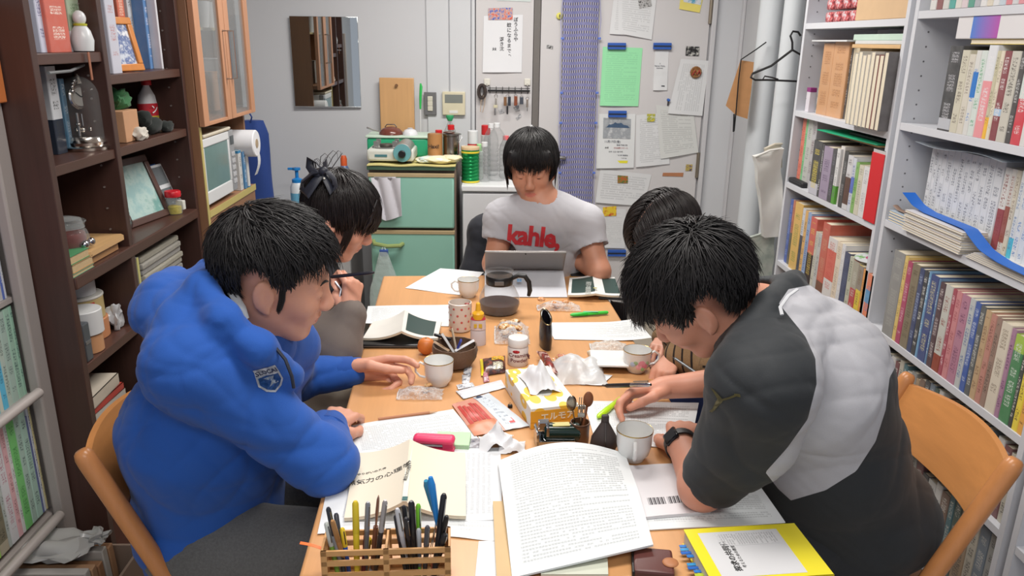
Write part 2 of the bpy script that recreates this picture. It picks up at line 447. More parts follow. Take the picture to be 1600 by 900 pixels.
for z in(.702,.43,.08):
 prt('shelf',[((XB+.008,1.997,z-.014),(X0-.006,2.329,z+.013))],DBh,bc)
 prt('shelf',[((XB+.008,2.357,z-.014),(X0-.006,2.891,z+.013))],DBh,bc)
prt('top_board',[((XB,1.97,2.101),(X0+.002,2.916,2.13))],DBh,bc)
pegs=MB()
for y in(2.328,):
 for k in range(14):
  z=1.02+k*.064
  pegs.cyl((X0-.05,y+.003,z),(X0-.05,y-.002,z),.003,8)
  pegs.cyl((X0-.05,2.890+.003,z),(X0-.05,2.8895-.002,z),.003,8)
pegs.build('shelf_pin_holes',M((150,140,135),.5,.5),bc,world=True)
def sbooks(lst,x,z,face,group,shelf,dpt=.2):
 for y,t,h,rgb,ink,lab,ex in lst:book(x-ex.get('off',0),YY(y,x-ex.get('off',0),z),z,t,h,ex.get('d',dpt),rgb,ink,lab,group,face,band=ex.get('band'),name=ex.get('name','book'),cat=ex.get('cat','book'))
GL='books in the dark brown bookcase'
zt=1.5338
sbooks([(2.032,.030,.30,(200,205,225),(60,60,120),'white and blue tall book at the near end of the top left shelf',{'off':.05}),(2.110,.105,.26,(205,85,60),(240,230,220),'thick orange book with white lettering on the top left shelf',{'off':.04}),(2.205,.078,.27,(160,178,150),(90,120,80),'thick pale green book beside the thick orange one on the top left shelf',{'off':.05,'band':(0,.2,(205,205,210))})],X0,zt,1,GL,'')
zt=1.4688
sbooks([(2.405,.060,.42,(196,198,212),(180,120,120),'wide white file with a thin red frame line beside the middle upright',{'off':.03,'name':'file','cat':'file'}),(2.475,.05,.34,(205,90,50),(240,220,200),'orange tall book behind the small wooden photo frame',{'off':.12}),(2.535,.035,.36,(190,192,196),(60,60,70),'grey spined tall book right of the orange one behind the photo frame',{'off':.12}),(2.575,.03,.37,(35,70,130),(220,220,230),'dark blue tall book behind the small wooden photo frame',{'off':.12}),(2.612,.034,.36,(150,165,200),(40,60,130),'pale blue tall book with dark blue writing beside the white board',{'off':.10}),(2.650,.03,.33,(60,120,180),(230,230,240),'mid blue book touching the white board at the right of the shelf',{'off':.08}),(2.735,.012,.26,(215,215,222),(215,215,222),'plain white board standing at the far end of the upper right shelf',{'off':.05,'name':'board','cat':'board','d':.14})],X0,zt,1,GL,'')
zt=1.2608
sbooks([(2.035,.050,.235,(196,200,205),(60,60,60),'pale grey book with brush lettering behind the glass dome clock',{'off':.10,'band':(0,.4,(40,48,62))}),(2.080,.022,.20,(60,110,140),(200,210,220),'slim teal book between the grey book and the dome clock',{'off':.10})],X0,zt,1,GL,'')
sbooks([(2.05,.07,.24,(120,112,104),(80,74,70),'thick grey book in the shade behind the black pot',{'off':.17,'d':.15})],X0,.9668,1,GL,'')
o=thing('porcelain_figurine','small white figurine standing beside the pale green book','figurine',(X0-.03,2.283,1.5338))
b=MB();b.lathe([(0,0),(.026,.002),(.03,.03),(.024,.055),(.014,.07),(0,.075)],20);b.build('body',M((212,216,218),.3),o)
b=MB();b.ell((0,0,.088),(.017,.017,.02));b.build('head',M((220,222,224),.3),o)
b=MB();b.lathe([(0,.066),(.017,.068),(.018,.073),(0,.076)],16);b.build('collar',M((190,190,60),.5),o)
b=MB();b.box((X0+.001,2.235,1.46),(X0+.004,2.245,1.5335),.001);tag(b.build('wooden_bookmark',M((150,95,70),.5)),'small brown tag hanging over the edge of the top left shelf','tag')
b=MB();b.tube([(X0-.01,2.05,1.486),(X0-.012,2.16,1.487),(X0-.05,2.31,1.497)],.004);tag(b.build('grey_rod',M((120,122,124),.4)),'thin grey rod lying just under the top left shelf','rod')
def photo_frame(name,lab,c,w,h,lean,rz,frame,fw,pic,th=.015):
 t=thing(name,lab,'photo frame',c,rot=(0,-R(lean),R(rz)))
 b=MB()
 for lo,hi in(((-th,-w/2,0),(0,w/2,fw)),((-th,-w/2,h-fw),(0,w/2,h)),((-th,-w/2,fw),(0,-w/2+fw,h-fw)),((-th,w/2-fw,fw),(0,w/2,h-fw))):b.box(lo,hi,.003)
 b.build('frame',frame,t)
 p=MB();p.box((-th*.8,-w/2+fw*.9,fw*.9),(-th*.45,w/2-fw*.9,h-fw*.9));p.build('picture',pic,t)
 s=MB();s.box((-th-.05,-.012,.01),(-th-.045,.012,h*.7),0,T=TR(rot=(0,R(-18),0)));s.build('stand',frame,t)
 return t
def mottled(c1,c2,c3,scale=14,name='picture_print'):
 m,nt,b=newmat(name);tc=nt.nodes.new('ShaderNodeTexCoord').outputs['Object']
 n=noi(nt,tc,scale,5,.6);r=nt.nodes.new('ShaderNodeValToRGB');L(nt,n,r.inputs[0])
 e=r.color_ramp.elements;e[0].position=.38;e[0].color=(*lin(c1),1);e[1].position=.62;e[1].color=(*lin(c3),1)
 x=e.new(.5);x.color=(*lin(c2),1);L(nt,r.outputs[0],b.inputs['Base Color']);b.inputs['Roughness'].default_value=.25
 return m
photo_frame('framed_picture','small orange wooden photo frame with a blue picture on the upper right shelf',(X0-.035,YY(2.50,X0-.035,1.5),1.472),.13,.165,12,-14,M((205,130,60),.4,kind='woodz'),.022,mottled((200,208,220),(90,110,160),(225,228,232),30))
photo_frame('framed_picture','dark brown photo frame with a pale green landscape leaning on the main shelf',(X0-.07,YY(2.50,X0-.07,1.05),.969),.24,.225,20,-10,M((86,62,56),.4,kind='woodz'),.024,mottled((150,185,185),(175,200,195),(120,165,160),12))
C0=Vector((X0-.085,Y_at(130,X0-.085,1.33),1.2608))
t=thing('dome_clock','silver anniversary clock under a glass dome on the left shelf','clock',C0)
ch=M((215,208,200),.16,1.,'metal',var=.08)
b=MB();b.lathe([(0,0),(.066,0),(.068,.008),(.060,.014),(.062,.022),(.054,.03),(.052,.038),(0,.04)],36);b.build('base',ch,t)
b=MB()
for s in(-1,1):b.cyl((.0,s*.026,.04),(0,s*.026,.105),.0045,10);b.ell((0,s*.026,.073),(.008,.008,.006),n=10,m=6)
b.build('column',ch,t)
b=MB();b.cyl((0,0,.045),(0,0,.10),.002,8)
for a in range(4):b.ell((.018*math.cos(a*PI/2+.4),.018*math.sin(a*PI/2+.4),.056),(.008,.008,.009),n=10,m=6)
b.build('pendulum',ch,t)
FT=TR((0,0,.148),(0,PI/2,0));FT2=TR((0,0,.148),(0,PI/2,R(-25)))
b=MB();b.lathe([(0,-.012),(.034,-.012),(.037,-.004),(.037,.006),(.033,.009),(.031,.006),(0,.006)],32,FT2)
b.lathe([(0,.03),(.006,.028),(.012,.01),(.016,0)],12,TR((0,0,.185)))
for k in range(9):b.ell((0,.03*math.cos(k*PI/8),.165+.03*math.sin(k*PI/8)),(.006,.007,.007),n=8,m=6)
b.build('clock_case',ch,t)
b=MB();b.lathe([(0,.0065),(.026,.0065)],24,FT2,cap=True);b.build('dial',M((225,222,215),.4),t)
b=MB();b.box((-.001,-.0012,0),(.001,.0012,.02),T=TR((.0,0,.148),(0,0,R(-25)))@TR((.0085,0,0),(R(50),0,0)))
b.box((-.001,-.0012,0),(.001,.0012,.014),T=TR((.0,0,.148),(0,0,R(-25)))@TR((.0085,0,0),(R(-70),0,0)));b.build('hands',BLACK(),t)
gl=MB();gl.lathe([(.056,.03),(.056,.15)]+[(.056*math.cos(a*PI/16),.15+.056*math.sin(a*PI/16))for a in range(1,8)]+[(0,.206)],36,cap=False)
def thinglass(name='thin_glass',tint=(235,240,240),alpha=.12,rough=.05,fres=1.3):
 key=('tg',tint,alpha,rough,fres)
 if key in _mats:return _mats[key]
 m,nt,b=newmat(name);b.inputs['Base Color'].default_value=(*[v*.5 for v in lin(tint)],1);b.inputs['Roughness'].default_value=rough
 lw=nt.nodes.new('ShaderNodeLayerWeight');lw.inputs[0].default_value=.35
 L(nt,mth(nt,'MINIMUM',mth(nt,'MULTIPLY_ADD',lw.outputs[1],.42,alpha*.7),1.),b.inputs['Alpha'])
 _mats[key]=m;return m
gl.build('glass_dome',thinglass(),t)
z=1.2608
t=thing('cardboard_box','small plain kraft box on the middle right shelf under the green cloth','box',(X0-.09,Y_at(196,X0-.05,z+.05),z))
b=MB();b.box((-.06,-.05,0),(.06,.05,.095),.002);b.build('box_body',M((190,145,110),.7),t)
b=MB();b.box((-.001,-.05,.094),(.0015,.05,.0965));b.build('lid_seam',M((150,110,80),.7),t)
def blob(name,lab,cat,c,parts,mat,nz=.01,sc=18,seed=0,group=None,sub=3):
 bm=bmesh.new()
 for(dx,dy,dz,rx,ry,rz)in parts:
  r_=bmesh.ops.create_icosphere(bm,subdivisions=sub,radius=1)
  for v in r_['verts']:
   d=Vector(v.co);n=mnoise.fractal(Vector((d.x+seed,d.y,d.z+dx*9))*1.6,1,2,4)
   v.co=Vector((dx+d.x*rx,dy+d.y*ry,dz+d.z*rz))+d*n*nz
 bm.verts.index_update();b=MB();b.add([v.co.copy()for v in bm.verts],[[v.index for v in f.verts]for f in bm.faces]);bm.free()
 zmin=min(v[2]for v in b.v);b.v=[(x,y,max(z_,0)if zmin<0 else z_-zmin)for x,y,z_ in b.v]
 o=b.build(name,mat,None);o.location=c;return tag(o,lab,cat,group)
blob('green_cloth','crumpled green cloth draped on the small kraft box','cloth',(X0-.09,Y_at(196,X0-.06,z+.1),z+.0957),[(0,0,.025,.055,.05,.03),(.02,-.03,.04,.03,.03,.025)],M((45,105,60),.8,kind='fabric'),.014)
blob('soft_toy','small black and green stuffed toy lying beside the kraft box','toy',(X0-.05,Y_at(236,X0-.05,z+.05),z),[(0,0,.03,.03,.06,.028),(0,-.055,.055,.028,.028,.028),(.02,.07,.018,.022,.04,.02),(-.02,.08,.02,.02,.03,.018)],M((25,32,30),.95,kind='fabric',var=.3),.006)
blob('tissue_wad','small crumpled white tissue in front of the kraft box','tissue',(X0-.02,Y_at(219,X0-.02,z+.02),z),[(0,0,.02,.025,.03,.02)],M((205,200,190),.8),.012)
CB=Y_at(233,X0-.13,z+.08);t=thing('cleaner_bottle','white detergent bottle with a red cap and red label on the shelf','bottle',(X0-.13,CB,z),rz=R(-15))
b=MB();b.lathe([(0,0),(.047,0),(.05,.01),(.05,.085),(.042,.115),(.018,.145),(.016,.155),(0,.155)],28,TR(sc=(.62,1,1)));b.build('bottle_body',M((222,224,228),.35),t)
b=MB();b.lathe([(.019,.15),(.019,.165),(.013,.175),(.012,.215),(.007,.222),(0,.222)],20);b.build('cap',M((200,35,45),.35),t)
b=MB();b.lathe([(.0512,.045),(.0512,.088)],28,TR(sc=(.63,1,1)),cap=False);b.build('red_label',M((195,40,55),.4),t)
b=MB();b.lathe([(.0512,.02),(.0512,.0445)],28,TR(sc=(.63,1,1)),cap=False);b.build('yellow_label',M((210,190,60),.4),t)
text('lettering','ンド',.034,M((235,235,238),.5),t,TR((X0-.13,CB,z),(0,0,R(-15)))@TR((.034,0,.066),(PI/2,0,PI/2)),bold=.0006)
z=.9665
t=thing('black_pot','glossy black ceramic pot with lid behind the glass jar on the main shelf','pot',(X0-.14,YY(2.20,X0-.14,1.02),z))
b=MB();b.lathe([(0,0),(.045,0),(.062,.03),(.066,.06),(.058,.085),(.045,.095),(0,.096)],28);b.build('pot_body',M((16,16,20),.12),t)
b=MB();b.lathe([(0,.096),(.05,.098),(.056,.112),(.048,.125),(.03,.128),(0,.12)],28);b.build('lid',M((14,14,18),.12),t)
b=MB();b.lathe([(.018,0),(.02,.008),(.012,.012),(0,.012)],16,TR((.062,.0,.03),(0,PI/2,0)));b.build('knob',M((170,170,175),.1,1),t)
t=thing('cutting_board','light wooden board lying under the glass jar on the main shelf','board',(X0-.10,2.20,z+.0005+.0285))
poly=[(-.12,-.10),(.09,-.115),(.10,-.10),(.10,.10),(.085,.115),(-.05,.115),(-.10,.08)]
b=MB();b.prism(poly,0,.014);b.build('board',M((205,165,115),.5,kind='wood'),t)
b=MB();b.box((.05,-.09,-.028),(.085,.09,0),.002);b.box((-.1,-.09,-.028),(-.06,.07,0),.002);b.build('support_block',M((185,140,95),.5,kind='wood'),t)
t=thing('glass_jar','squat clear glass jar with a red label in front of the black pot','jar',(X0-.065,2.115,z+.0435))
b=MB();b.lathe([(0,0),(.04,0),(.052,.012),(.056,.035),(.05,.055),(.045,.06),(.048,.075),(.052,.08),(.05,.083),(.042,.078),(.044,.058),(.048,.035),(.045,.015),(0,.006)],28);b.build('glass',thinglass(alpha=.04),t)
b=MB();b.lathe([(0,.007),(.043,.014),(.0465,.035),(.044,.05),(0,.052)],24);b.build('contents',M((120,50,45),.6,var=.2,scale=90),t)
b=MB();b.lathe([(0,.06),(.047,.064),(.04,.088),(.02,.094),(0,.095)],24);b.build('lid',thinglass(alpha=.3),t)
b=MB();b.ell((.05,-.01,.02),(.012,.014,.012));b.ell((.048,.03,.018),(.01,.012,.012));b.build('clasp',M((190,190,195),.15,1),t)
for k,(rgb,lab,dy,zz,w)in enumerate([((120,160,130),'thin grey green book lying at the bottom of the small stack',0,0,.115),((180,140,95),'tan book lying in the middle of the small stack by the upright',.004,.0105,.11),((75,140,95),'green covered book lying on top of the tan one by the upright',-.006,.0345,.10)]):
 th=.010 if k==0 else.0235
 t=thing('book',lab,'book',(X0+.002,2.05+dy,z+zz),group='books lying at the left end of the main shelf')
 b=MB();b.box((-.15,-w/2,0),(-.002,w/2,.0015));b.box((-.15,-w/2,th-.0018),(-.002,w/2,th-.0003));b.box((-.15,-w/2,0),(-.148,w/2,th-.0003));b.build('cover',M(rgb,.5),t)
 b=MB();b.box((-.147,-w/2+.002,.0016),(-.004,w/2-.002,th-.0019));b.build('pages',M((190,165,125),.8,var=.1,scale=200),t)
t=thing('desk_calculator','white electronic calendar with two grey panels beside the brown photo frame','clock',(X0-.06,YY(2.69,X0-.06,1.05),z+.003),rot=(0,-R(20),R(-8)))
b=MB();b.box((-.018,-.045,0),(0,.045,.175),.004);b.build('casing',M((205,208,212),.4),t)
for z0,z1 in((.10,.165),(.02,.085)):b=MB();b.box((0,-.036,z0),(.001,.036,z1));b.build('display',M((105,112,116),.3,var=.12,scale=120),t)
b=MB();b.box((-.022,-.04,.09),(-.018,.05,.18),.002);b.build('back_card',M((40,90,160),.4),t)
t=thing('small_jar','small glass jar with a red lid and yellow contents on the main shelf','jar',(X0-.045,2.80,z))
b=MB();b.lathe([(0,0),(.026,0),(.028,.006),(.028,.05),(.022,.058),(.022,.062)],24,cap=False);b.build('glass',thinglass(alpha=.22),t)
b=MB();b.lathe([(0,.062),(.027,.062),(.028,.066),(.028,.08),(.026,.083),(0,.083)],24);b.build('lid',M((205,30,45),.35),t)
b=MB();b.lathe([(0,.002),(.025,.002),(.025,.028),(0,.03)],20);b.build('contents',M((205,190,60),.6,var=.3,scale=100),t)
b=MB();b.box((.0,.012,.012),(.0285,.03,.045),.002,T=TR(rot=(0,0,R(-10))));b.build('paper_label',M((210,212,205),.6),t)
z=.7155
def tub(lab,x,y,r,parts,nm='tub',cat='tub',z0=z):
 t=thing(nm,lab,cat,(x,y,z0))
 for pn,rr,a,c_,rgb in parts:
  b=MB();b.lathe([(0,a),(rr-.002,a),(rr,a+.002),(rr,c_-.002),(rr-.002,c_),(0,c_)],32);b.build(pn,M(rgb,.45,var=.05),t)
 return t
t=tub('round kraft tub with a yellow band and a red, white and blue label',X0-.12,2.22,.07,[('lower_tub',.072,0,.06,(190,130,90)),('yellow_tub',.066,.0605,.125,(185,165,115)),('white_lid',.068,.1255,.133,(208,206,200)),('paper_ring',.05,.1335,.175,(190,192,194))],'stacked_tub')
b=MB();
for q,(rgb,a,c_)in enumerate([((195,45,45),.098,.118),((220,220,220),.082,.0978),((50,65,140),.072,.0818)]):
 b=MB();b.T=Matrix.Identity(4)
 pts=[(.067*math.cos(R(x_)),.067*math.sin(R(x_)))for x_ in range(-75,-24,10)]
 vs=[(x_,y_,a)for x_,y_ in pts]+[(x_,y_,c_)for x_,y_ in pts];n_=len(pts)
 b.add(vs,[(i,i+1,n_+i+1,n_+i)for i in range(n_-1)]);b.build('label_stripe',M(rgb,.5),t)
tub('white tape roll standing on a small kraft tub in the left bay',X0-.055,2.11,.05,[('kraft_tub',.044,0,.055,(195,145,105)),('tape_roll',.05,.0555,.125,(205,206,206))],'tape_roll','tape')
t=thing('grey_case','slim grey metal case standing at the near end under the main shelf','case',(X0-.06,2.035,z));b=MB();b.box((-.05,-.018,0),(.05,.018,.11),.004);b.build('case_body',M((95,100,106),.35,.4),t)
b=MB();b.box((.05,-.014,.05),(.0515,.014,.06),.0005);b.build('latch',M((160,160,165),.3,.8),t)
blob('plastic_wrap','crumpled clear wrapping beside the labelled kraft tub','wrapping',(X0-.05,2.285,z),[(0,0,.04,.018,.022,.04)],M((190,192,195),.2),.02)
t=thing('board','thin white board standing on edge left of the wrapped stack','board',(X0-.10,2.385,z));b=MB();b.box((-.1,-.006,0),(.09,.006,.2),.001);b.build('board',M((205,206,208),.6),t)
b=MB();b.box((.09,-.0065,0),(.092,.0065,.2));b.build('edge_strip',M((190,185,120),.6),t)
for k in range(9):
 t=thing('wrapped_pack','clear wrapped grey paper pack, %s in the stack under the main shelf'%NTH[k],'pack',(X0-.12+.004*math.sin(k*3),2.60+.006*math.cos(k*5),z+.0205*k),group='wrapped packs stacked in the right bay')
 b=MB();b.box((-.1,-.16,0),(.1,.16,.0195),.005);b.build('pack',M((150+6*(k%3),148+5*(k%3),146),.25,kind='crinkle',scale=14),t)
z=.4435
hh=0
for k,(rgb,th,lab)in enumerate([((215,214,210),.03,'lowest white book'),((205,206,208),.028,'second white book from the bottom'),((212,210,205),.03,'third white book from the bottom'),((205,200,190),.026,'cream book below the red edged one'),((190,70,60),.02,'thin red edged book'),((200,190,175),.035,'thick top book')]):
 t=thing('book',lab+', lying stack in the lowest left bay','book',(X0-.012,2.10+.01*math.sin(k*2.3),z+hh+.0003*k),rz=R(3*math.sin(k*4)),group='books lying stacked in the low left bay')
 b=MB();b.box((-.2,-.09,0),(0,.09,.002));b.box((-.2,-.09,th-.002),(0,.09,th));b.box((-.003,-.09,0),(0,.09,th));b.build('cover',M(rgb,.5),t)
 b=MB();b.box((-.198,-.088,.002),(-.003,.088,th-.002));b.build('pages',PAGEM,t);hh+=th
for k in range(5):
 book(X0-.02,2.42+.09*k,.4435,.07,.21,.2,[(190,185,175),(150,160,170),(180,170,150),(200,200,200),(120,110,100)][k],(60,60,60),['cream','slate','tan','white','brown'][k]+' thick book low behind the blue hoodie in the bookcase',GL)
 # ---------------- grey pipe rack with clear files, left foreground
XRk=-1.187
gp=M((168,160,156),.45,var=.03)
t=thing('file_rack','grey plastic file rack with round front rails at the left edge of the picture','rack',(-1.3,1.55,0))
def post(y,w=.04):return[((XRk-.03,y-w,0),(XRk,y,1.62))]
prt('post',post(1.966,.055),gp,t,.006);prt('post',post(1.12),gp,t,.006)
prt('side_panel',[((XL+.01,1.945,.02),(XRk-.03,1.960,1.6))],gp,t)
prt('back_board',[((XL+.002,1.1,.05),(XL+.010,1.966,1.6))],gp,t)
RZ=[(.735,1.24),(.40,.90)]
for pa,pb in(((0,668),(62,612)),((0,902),(95,803)),):
 a=P(*pa,X=XRk+.008);c=P(*pb,X=XRk+.008);z_=c.z
 b=MB();b.cyl((XRk+.008,1.10,z_),(XRk+.008,c.y,z_),.013,16,bev=.004);b.build('rail',gp,t,world=True)
 prt('shelf',[((XL+.012,1.12,z_-.03),(XRk-.032,1.944,z_-.015))],gp,t)
prt('shelf',[((XL+.012,1.12,.925),(XRk-.032,1.944,.94))],gp,t)
prt('shelf',[((XL+.012,1.12,.04),(XRk-.032,1.944,.055))],gp,t)
def thinfile(y0,y1,z0,z1,rgb,ink,lab,nm='folder',off=.004,grp='folders in the grey rack',ex=None):
 book(XRk-.034-off,(y0+y1)/2,z0,abs(y1-y0),z1-z0,.2,rgb,ink,lab,grp,1,name=nm,cat='folder',band=ex)
def tier(z0,ylist,lst,where):
 y=ylist
 for i,(w,h,word,rgb,ink,band)in enumerate(lst):
  nb=[]
  if i>0:nb.append(lst[i-1][2])
  if i<len(lst)-1:nb.append(lst[i+1][2])
  lab='%s folder %s of grey rack, beside %s'%(word,where,nb[-1])
  thinfile(y-w,y,z0,z0+h,rgb,ink,lab,ex=band);y-=w+.0008
tier(.9408,1.908,[(.007,.33,'white',(205,208,215),(150,155,165),None),(.008,.34,'blue and white',(70,100,185),(200,205,220),None),(.022,.33,'light grey',(196,196,198),(150,150,155),None),(.016,.30,'crimson',(190,55,75),(120,30,50),None),(.012,.30,'violet',(90,70,130),(50,40,90),None),(.03,.30,'scarlet',(205,50,60),(120,20,30),None),(.03,.31,'pale',(190,190,190),(90,90,90),None),(.03,.29,'navy',(50,60,110),(200,200,200),None)],'on the upper tier')
tier(.672,1.916,[(.012,.245,'mint edged',(150,195,170),(60,90,90),None),(.022,.245,'mint green',(160,200,178),(60,90,90),None),(.026,.243,'pale sea green',(165,190,178),(70,90,90),None),(.018,.243,'light grey green',(175,192,180),(60,80,80),None),(.020,.24,'sky blue',(90,175,205),(40,90,120),(0,.55,(95,180,212))),(.014,.24,'cream',(200,200,185),(90,90,90),None),(.026,.24,'turquoise',(95,185,205),(40,90,120),None),(.03,.24,'misty white',(190,200,200),(90,90,90),None),(.04,.24,'pale blue',(150,190,205),(60,90,120),None)],'on the middle tier')
tier(.325,1.913,[(.008,.33,'yellowish',(190,180,130),(120,110,90),None),(.008,.31,'navy edged white',(190,195,205),(60,70,120),None),(.007,.29,'dark blue',(75,85,140),(50,60,110),None),(.026,.32,'pale mint',(165,200,185),(70,90,90),None),(.022,.32,'translucent grey green',(160,188,175),(70,90,90),None),(.030,.32,'bright green',(105,190,100),(40,110,50),None),(.012,.32,'white',(205,208,205),(120,120,120),None),(.018,.32,'pink',(215,165,170),(120,80,80),None),(.030,.32,'white printed',(205,205,208),(170,110,130),None),(.012,.31,'grey',(170,180,175),(90,90,90),None),(.035,.31,'patchwork photo',(170,160,135),(60,60,50),(.1,.5,(120,115,95))),(.02,.30,'lime green',(150,205,70),(70,120,40),None),(.03,.3,'misty green',(175,200,180),(90,90,90),None)],'on the lower tier')
t=thing('orange_box','orange cardboard box on top tier at the upper left picture edge','box',(XRk-.10,1.865,1.42));b=MB();b.box((-.12,-.13,0),(.115,.10,.22),.003);b.build('box_body',M((205,120,65),.6),t)
b=MB();b.box((-.122,-.132,.2205),(.117,.102,.228),.002);b.build('lid',M((195,112,60),.6),t)
prt('shelf',[((XL+.012,1.12,1.405),(XRk-.032,1.944,1.419))],gp,bpy.data.objects['file_rack'])
t=thing('document_crate','open crate full of brown files and clear plastic at the lower left','crate',(-1.12,1.64,.0))
cr=M((150,130,115),.6,var=.05)
for lo,hi in(((-.22,-.3,0),(-.212,.27,.21)),((.132,-.3,0),(.14,.27,.205)),((-.22,.262,0),(.14,.27,.21)),((-.22,-.3,0),(.14,-.292,.2)),((-.22,-.3,0),(.14,.27,.008))):
 b=MB();b.box(lo,hi,.002);b.build('side_wall',cr,t)
for k in range(16):
 y=1.875-.031*k;rgb=[(168,128,95),(185,180,172),(160,118,85),(178,140,108),(176,172,168)][k%5]
 f=thing('document_file',['brown paper','greyish','dark tan','light brown','clear grey'][k%5]+' file standing in the open crate at lower left','file',(-1.16,y,.0095),group='files standing in the crate '+['a','b','c','d','e'][k%5])
 f['group']='files standing in the lower left crate';
 f['label']='%s file in the open lower left crate, %s from its far end'%(['brown','greyish','dark tan','light brown','clear grey'][k%5],ORD[k])
 b=MB();b.box((-.14,-.012,0),(.12,.012,.235+.015*math.sin(k*2.1)),.003,T=TR(rot=(R(5),0,0)));b.build('folder',M(rgb,.6,var=.05),f)
blob('plastic_wrap','crumpled clear plastic on top of the files in the lower left crate','wrapping',(-1.16,1.80,.262),[(0,0,.02,.12,.06,.018),(.1,.03,.025,.03,.02,.02)],M((176,176,174),.2),.03)
# ---------------- kitchen cabinet with glass doors
WB=M((150,110,82),.4,kind='woodz',var=.06);WD=M((190,138,105),.4,kind='woodz',var=.05);WE=M((190,175,110),.5)
WH=M((165,120,88),.4,kind='wood',var=.05)
X1=-1.07;Y0,Y1=2.921,3.560
t=thing('kitchen_cabinet','tall brown kitchen cabinet with glass doors above and an open microwave bay','cabinet',(-1.25,3.24,0))
prt('side_panel',[((XB,Y0,0),(X1-.002,Y0+.02,2.15))],WB,t);prt('side_panel',[((XB,Y1-.02,0),(X1-.03,Y1,2.15))],WB,t)
prt('edge_strip',[((X1-.002,Y0,0),(X1,Y0+.02,1.26))],WE,t,0,'yellowish edge strip')
prt('back_panel',[((XB,Y0+.02,0),(XB+.008,Y1-.02,2.15))],WB,t)
prt('top_board',[((XB,Y0,2.15),(X1,Y1,2.17))],WB,t)
prt('shelf',[((XB+.008,Y0+.02,1.265),(X1-.004,Y1-.02,1.285))],WB,t)
prt('worktop',[((XB+.008,Y0+.02,.925),(X1-.002,Y1-.021,.945))],WH,t)
prt('edge_strip',[((X1-.002,Y0+.02,.920),(X1+.001,Y1-.021,.946))],WE,t,0,'yellowish edge strip')
prt('lower_door',[((X1-.022,Y0+.022,.1),(X1-.004,3.238,.918))],WB,t);prt('lower_door',[((X1-.022,3.242,.1),(X1-.004,Y1-.022,.918))],WB,t)
prt('inner_shelf',[((XB+.008,Y0+.02,1.60),(X1-.05,Y1-.02,1.612))],M((190,175,130),.5),t)
for(a,c,hy)in((Y0+.004,3.245,3.215),(3.249,Y1+.006,3.279)):
 d=MB()
 for lo,hi in(((X1,a,1.262),(X1+.02,a+.055,2.14)),((X1,c-.055,1.262),(X1+.02,c,2.14)),((X1,a+.055,1.262),(X1+.02,c-.055,1.275)),((X1,a+.055,2.09),(X1+.02,c-.055,2.14))):d.box(lo,hi,.002)
 dd=d.build('door',WD,t,world=True)
 g=MB();g.box((X1+.008,a+.054,1.274),(X1+.012,c-.054,2.091));g.build('glass_pane',thinglass(alpha=.18,tint=(205,212,215)),dd,world=True)
 h=MB();h.tube([(X1+.02,hy,1.42),(X1+.045,hy,1.42),(X1+.045,hy,1.60),(X1+.02,hy,1.60)],.004);h.build('handle',M((170,170,172),.25,1),dd,world=True)
for k,(y,w,h,rgb,lab)in enumerate([(3.02,.12,.13,(190,150,100),'tan carton standing low behind the near glass door'),(3.15,.09,.14,(150,145,140),'grey carton standing behind the near glass door'),(3.33,.10,.15,(185,140,100),'brown carton behind the far glass door'),(3.45,.09,.20,(200,200,205),'white carton behind the far glass door')]):
 t_=thing('carton',lab,'carton',(-1.2,y,1.2855));b=MB();b.box((-.08,-w/2,0),(.06,w/2,h),.002);b.build('box_body',M(rgb,.6),t_)
 b=MB();b.box((-.082,-w/2-.001,h),(.062,w/2+.001,h+.006),.001);b.build('lid',M(tuple(min(255,int(v*1.05))for v in rgb),.6),t_)
for k,(y,r_,h)in enumerate([(3.03,.035,.1),(3.12,.035,.1),(3.35,.035,.1),(3.44,.035,.1)]):
 t_=thing('drinking_glass','pale cup on the inner shelf behind the glass doors, %s from the near side'%ORD[k],'cup',(-1.17,y,1.6125),group='pale cups behind the glass doors');b=MB();b.lathe([(0,0),(r_*.7,0),(r_,h),(r_-.003,h),(r_*.65,.006),(0,.006)],20);b.build('cup_body',M((205,208,212),.25),t_)
t=thing('microwave','white microwave oven with a greenish glass door in the cabinet bay','microwave',(X1-.015,3.13,.9458))
mw=M((214,216,218),.35,var=.01)
b=MB();b.box((-.33,-.185,.012),(-.018,.175,.27),.006);b.build('casing',mw,t)
b=MB()
for q in((-.05,-.15),(-.05,.14),(-.3,-.15),(-.3,.14)):b.cyl((q[0],q[1],0),(q[0],q[1],.013),.012,12)
b.build('foot',BLACK(),t)
d=MB();d.box((-.018,-.185,.02),(.012,.115,.07),.004);d.box((-.018,-.185,.235),(.012,.115,.268),.004);d.box((-.018,-.185,.07),(.012,-.170,.235),.003);d.box((-.018,.10,.07),(.012,.115,.235),.003);dd=d.build('door',mw,t)
g=MB();g.box((.0,-.170,.07),(.008,.10,.235));g.build('window',M((112,140,138),.12),dd)
d=MB();d.box((-.018,.117,.02),(.012,.175,.268),.004);pn=d.build('control_panel',M((150,152,156),.35),t)
d=MB()
for k in range(5):d.box((.012,.130,.05+.028*k),(.0145,.150,.068+.028*k),.001);d.box((.012,.153,.05+.028*k),(.0145,.168,.068+.028*k),.001)
d.build('button',M((190,192,196),.4),pn)
b=MB();b.box((.012,.125,.21),(.0135,.168,.245));b.build('display',M((60,70,75),.2),pn)
t=thing('tray','pale wooden tray lying on top of the microwave','tray',(X1-.16,3.11,1.2163));b=MB();b.box((-.15,-.16,0),(.16,.15,.006),.003);b.build('tray_base',M((205,190,165),.5),t)
b=MB();b.tube([(-.148,-.158,.008),(.158,-.158,.008),(.158,.148,.008),(-.148,.148,.008),(-.148,-.158,.008)],.005);b.build('rim',M((215,208,190),.5),t)
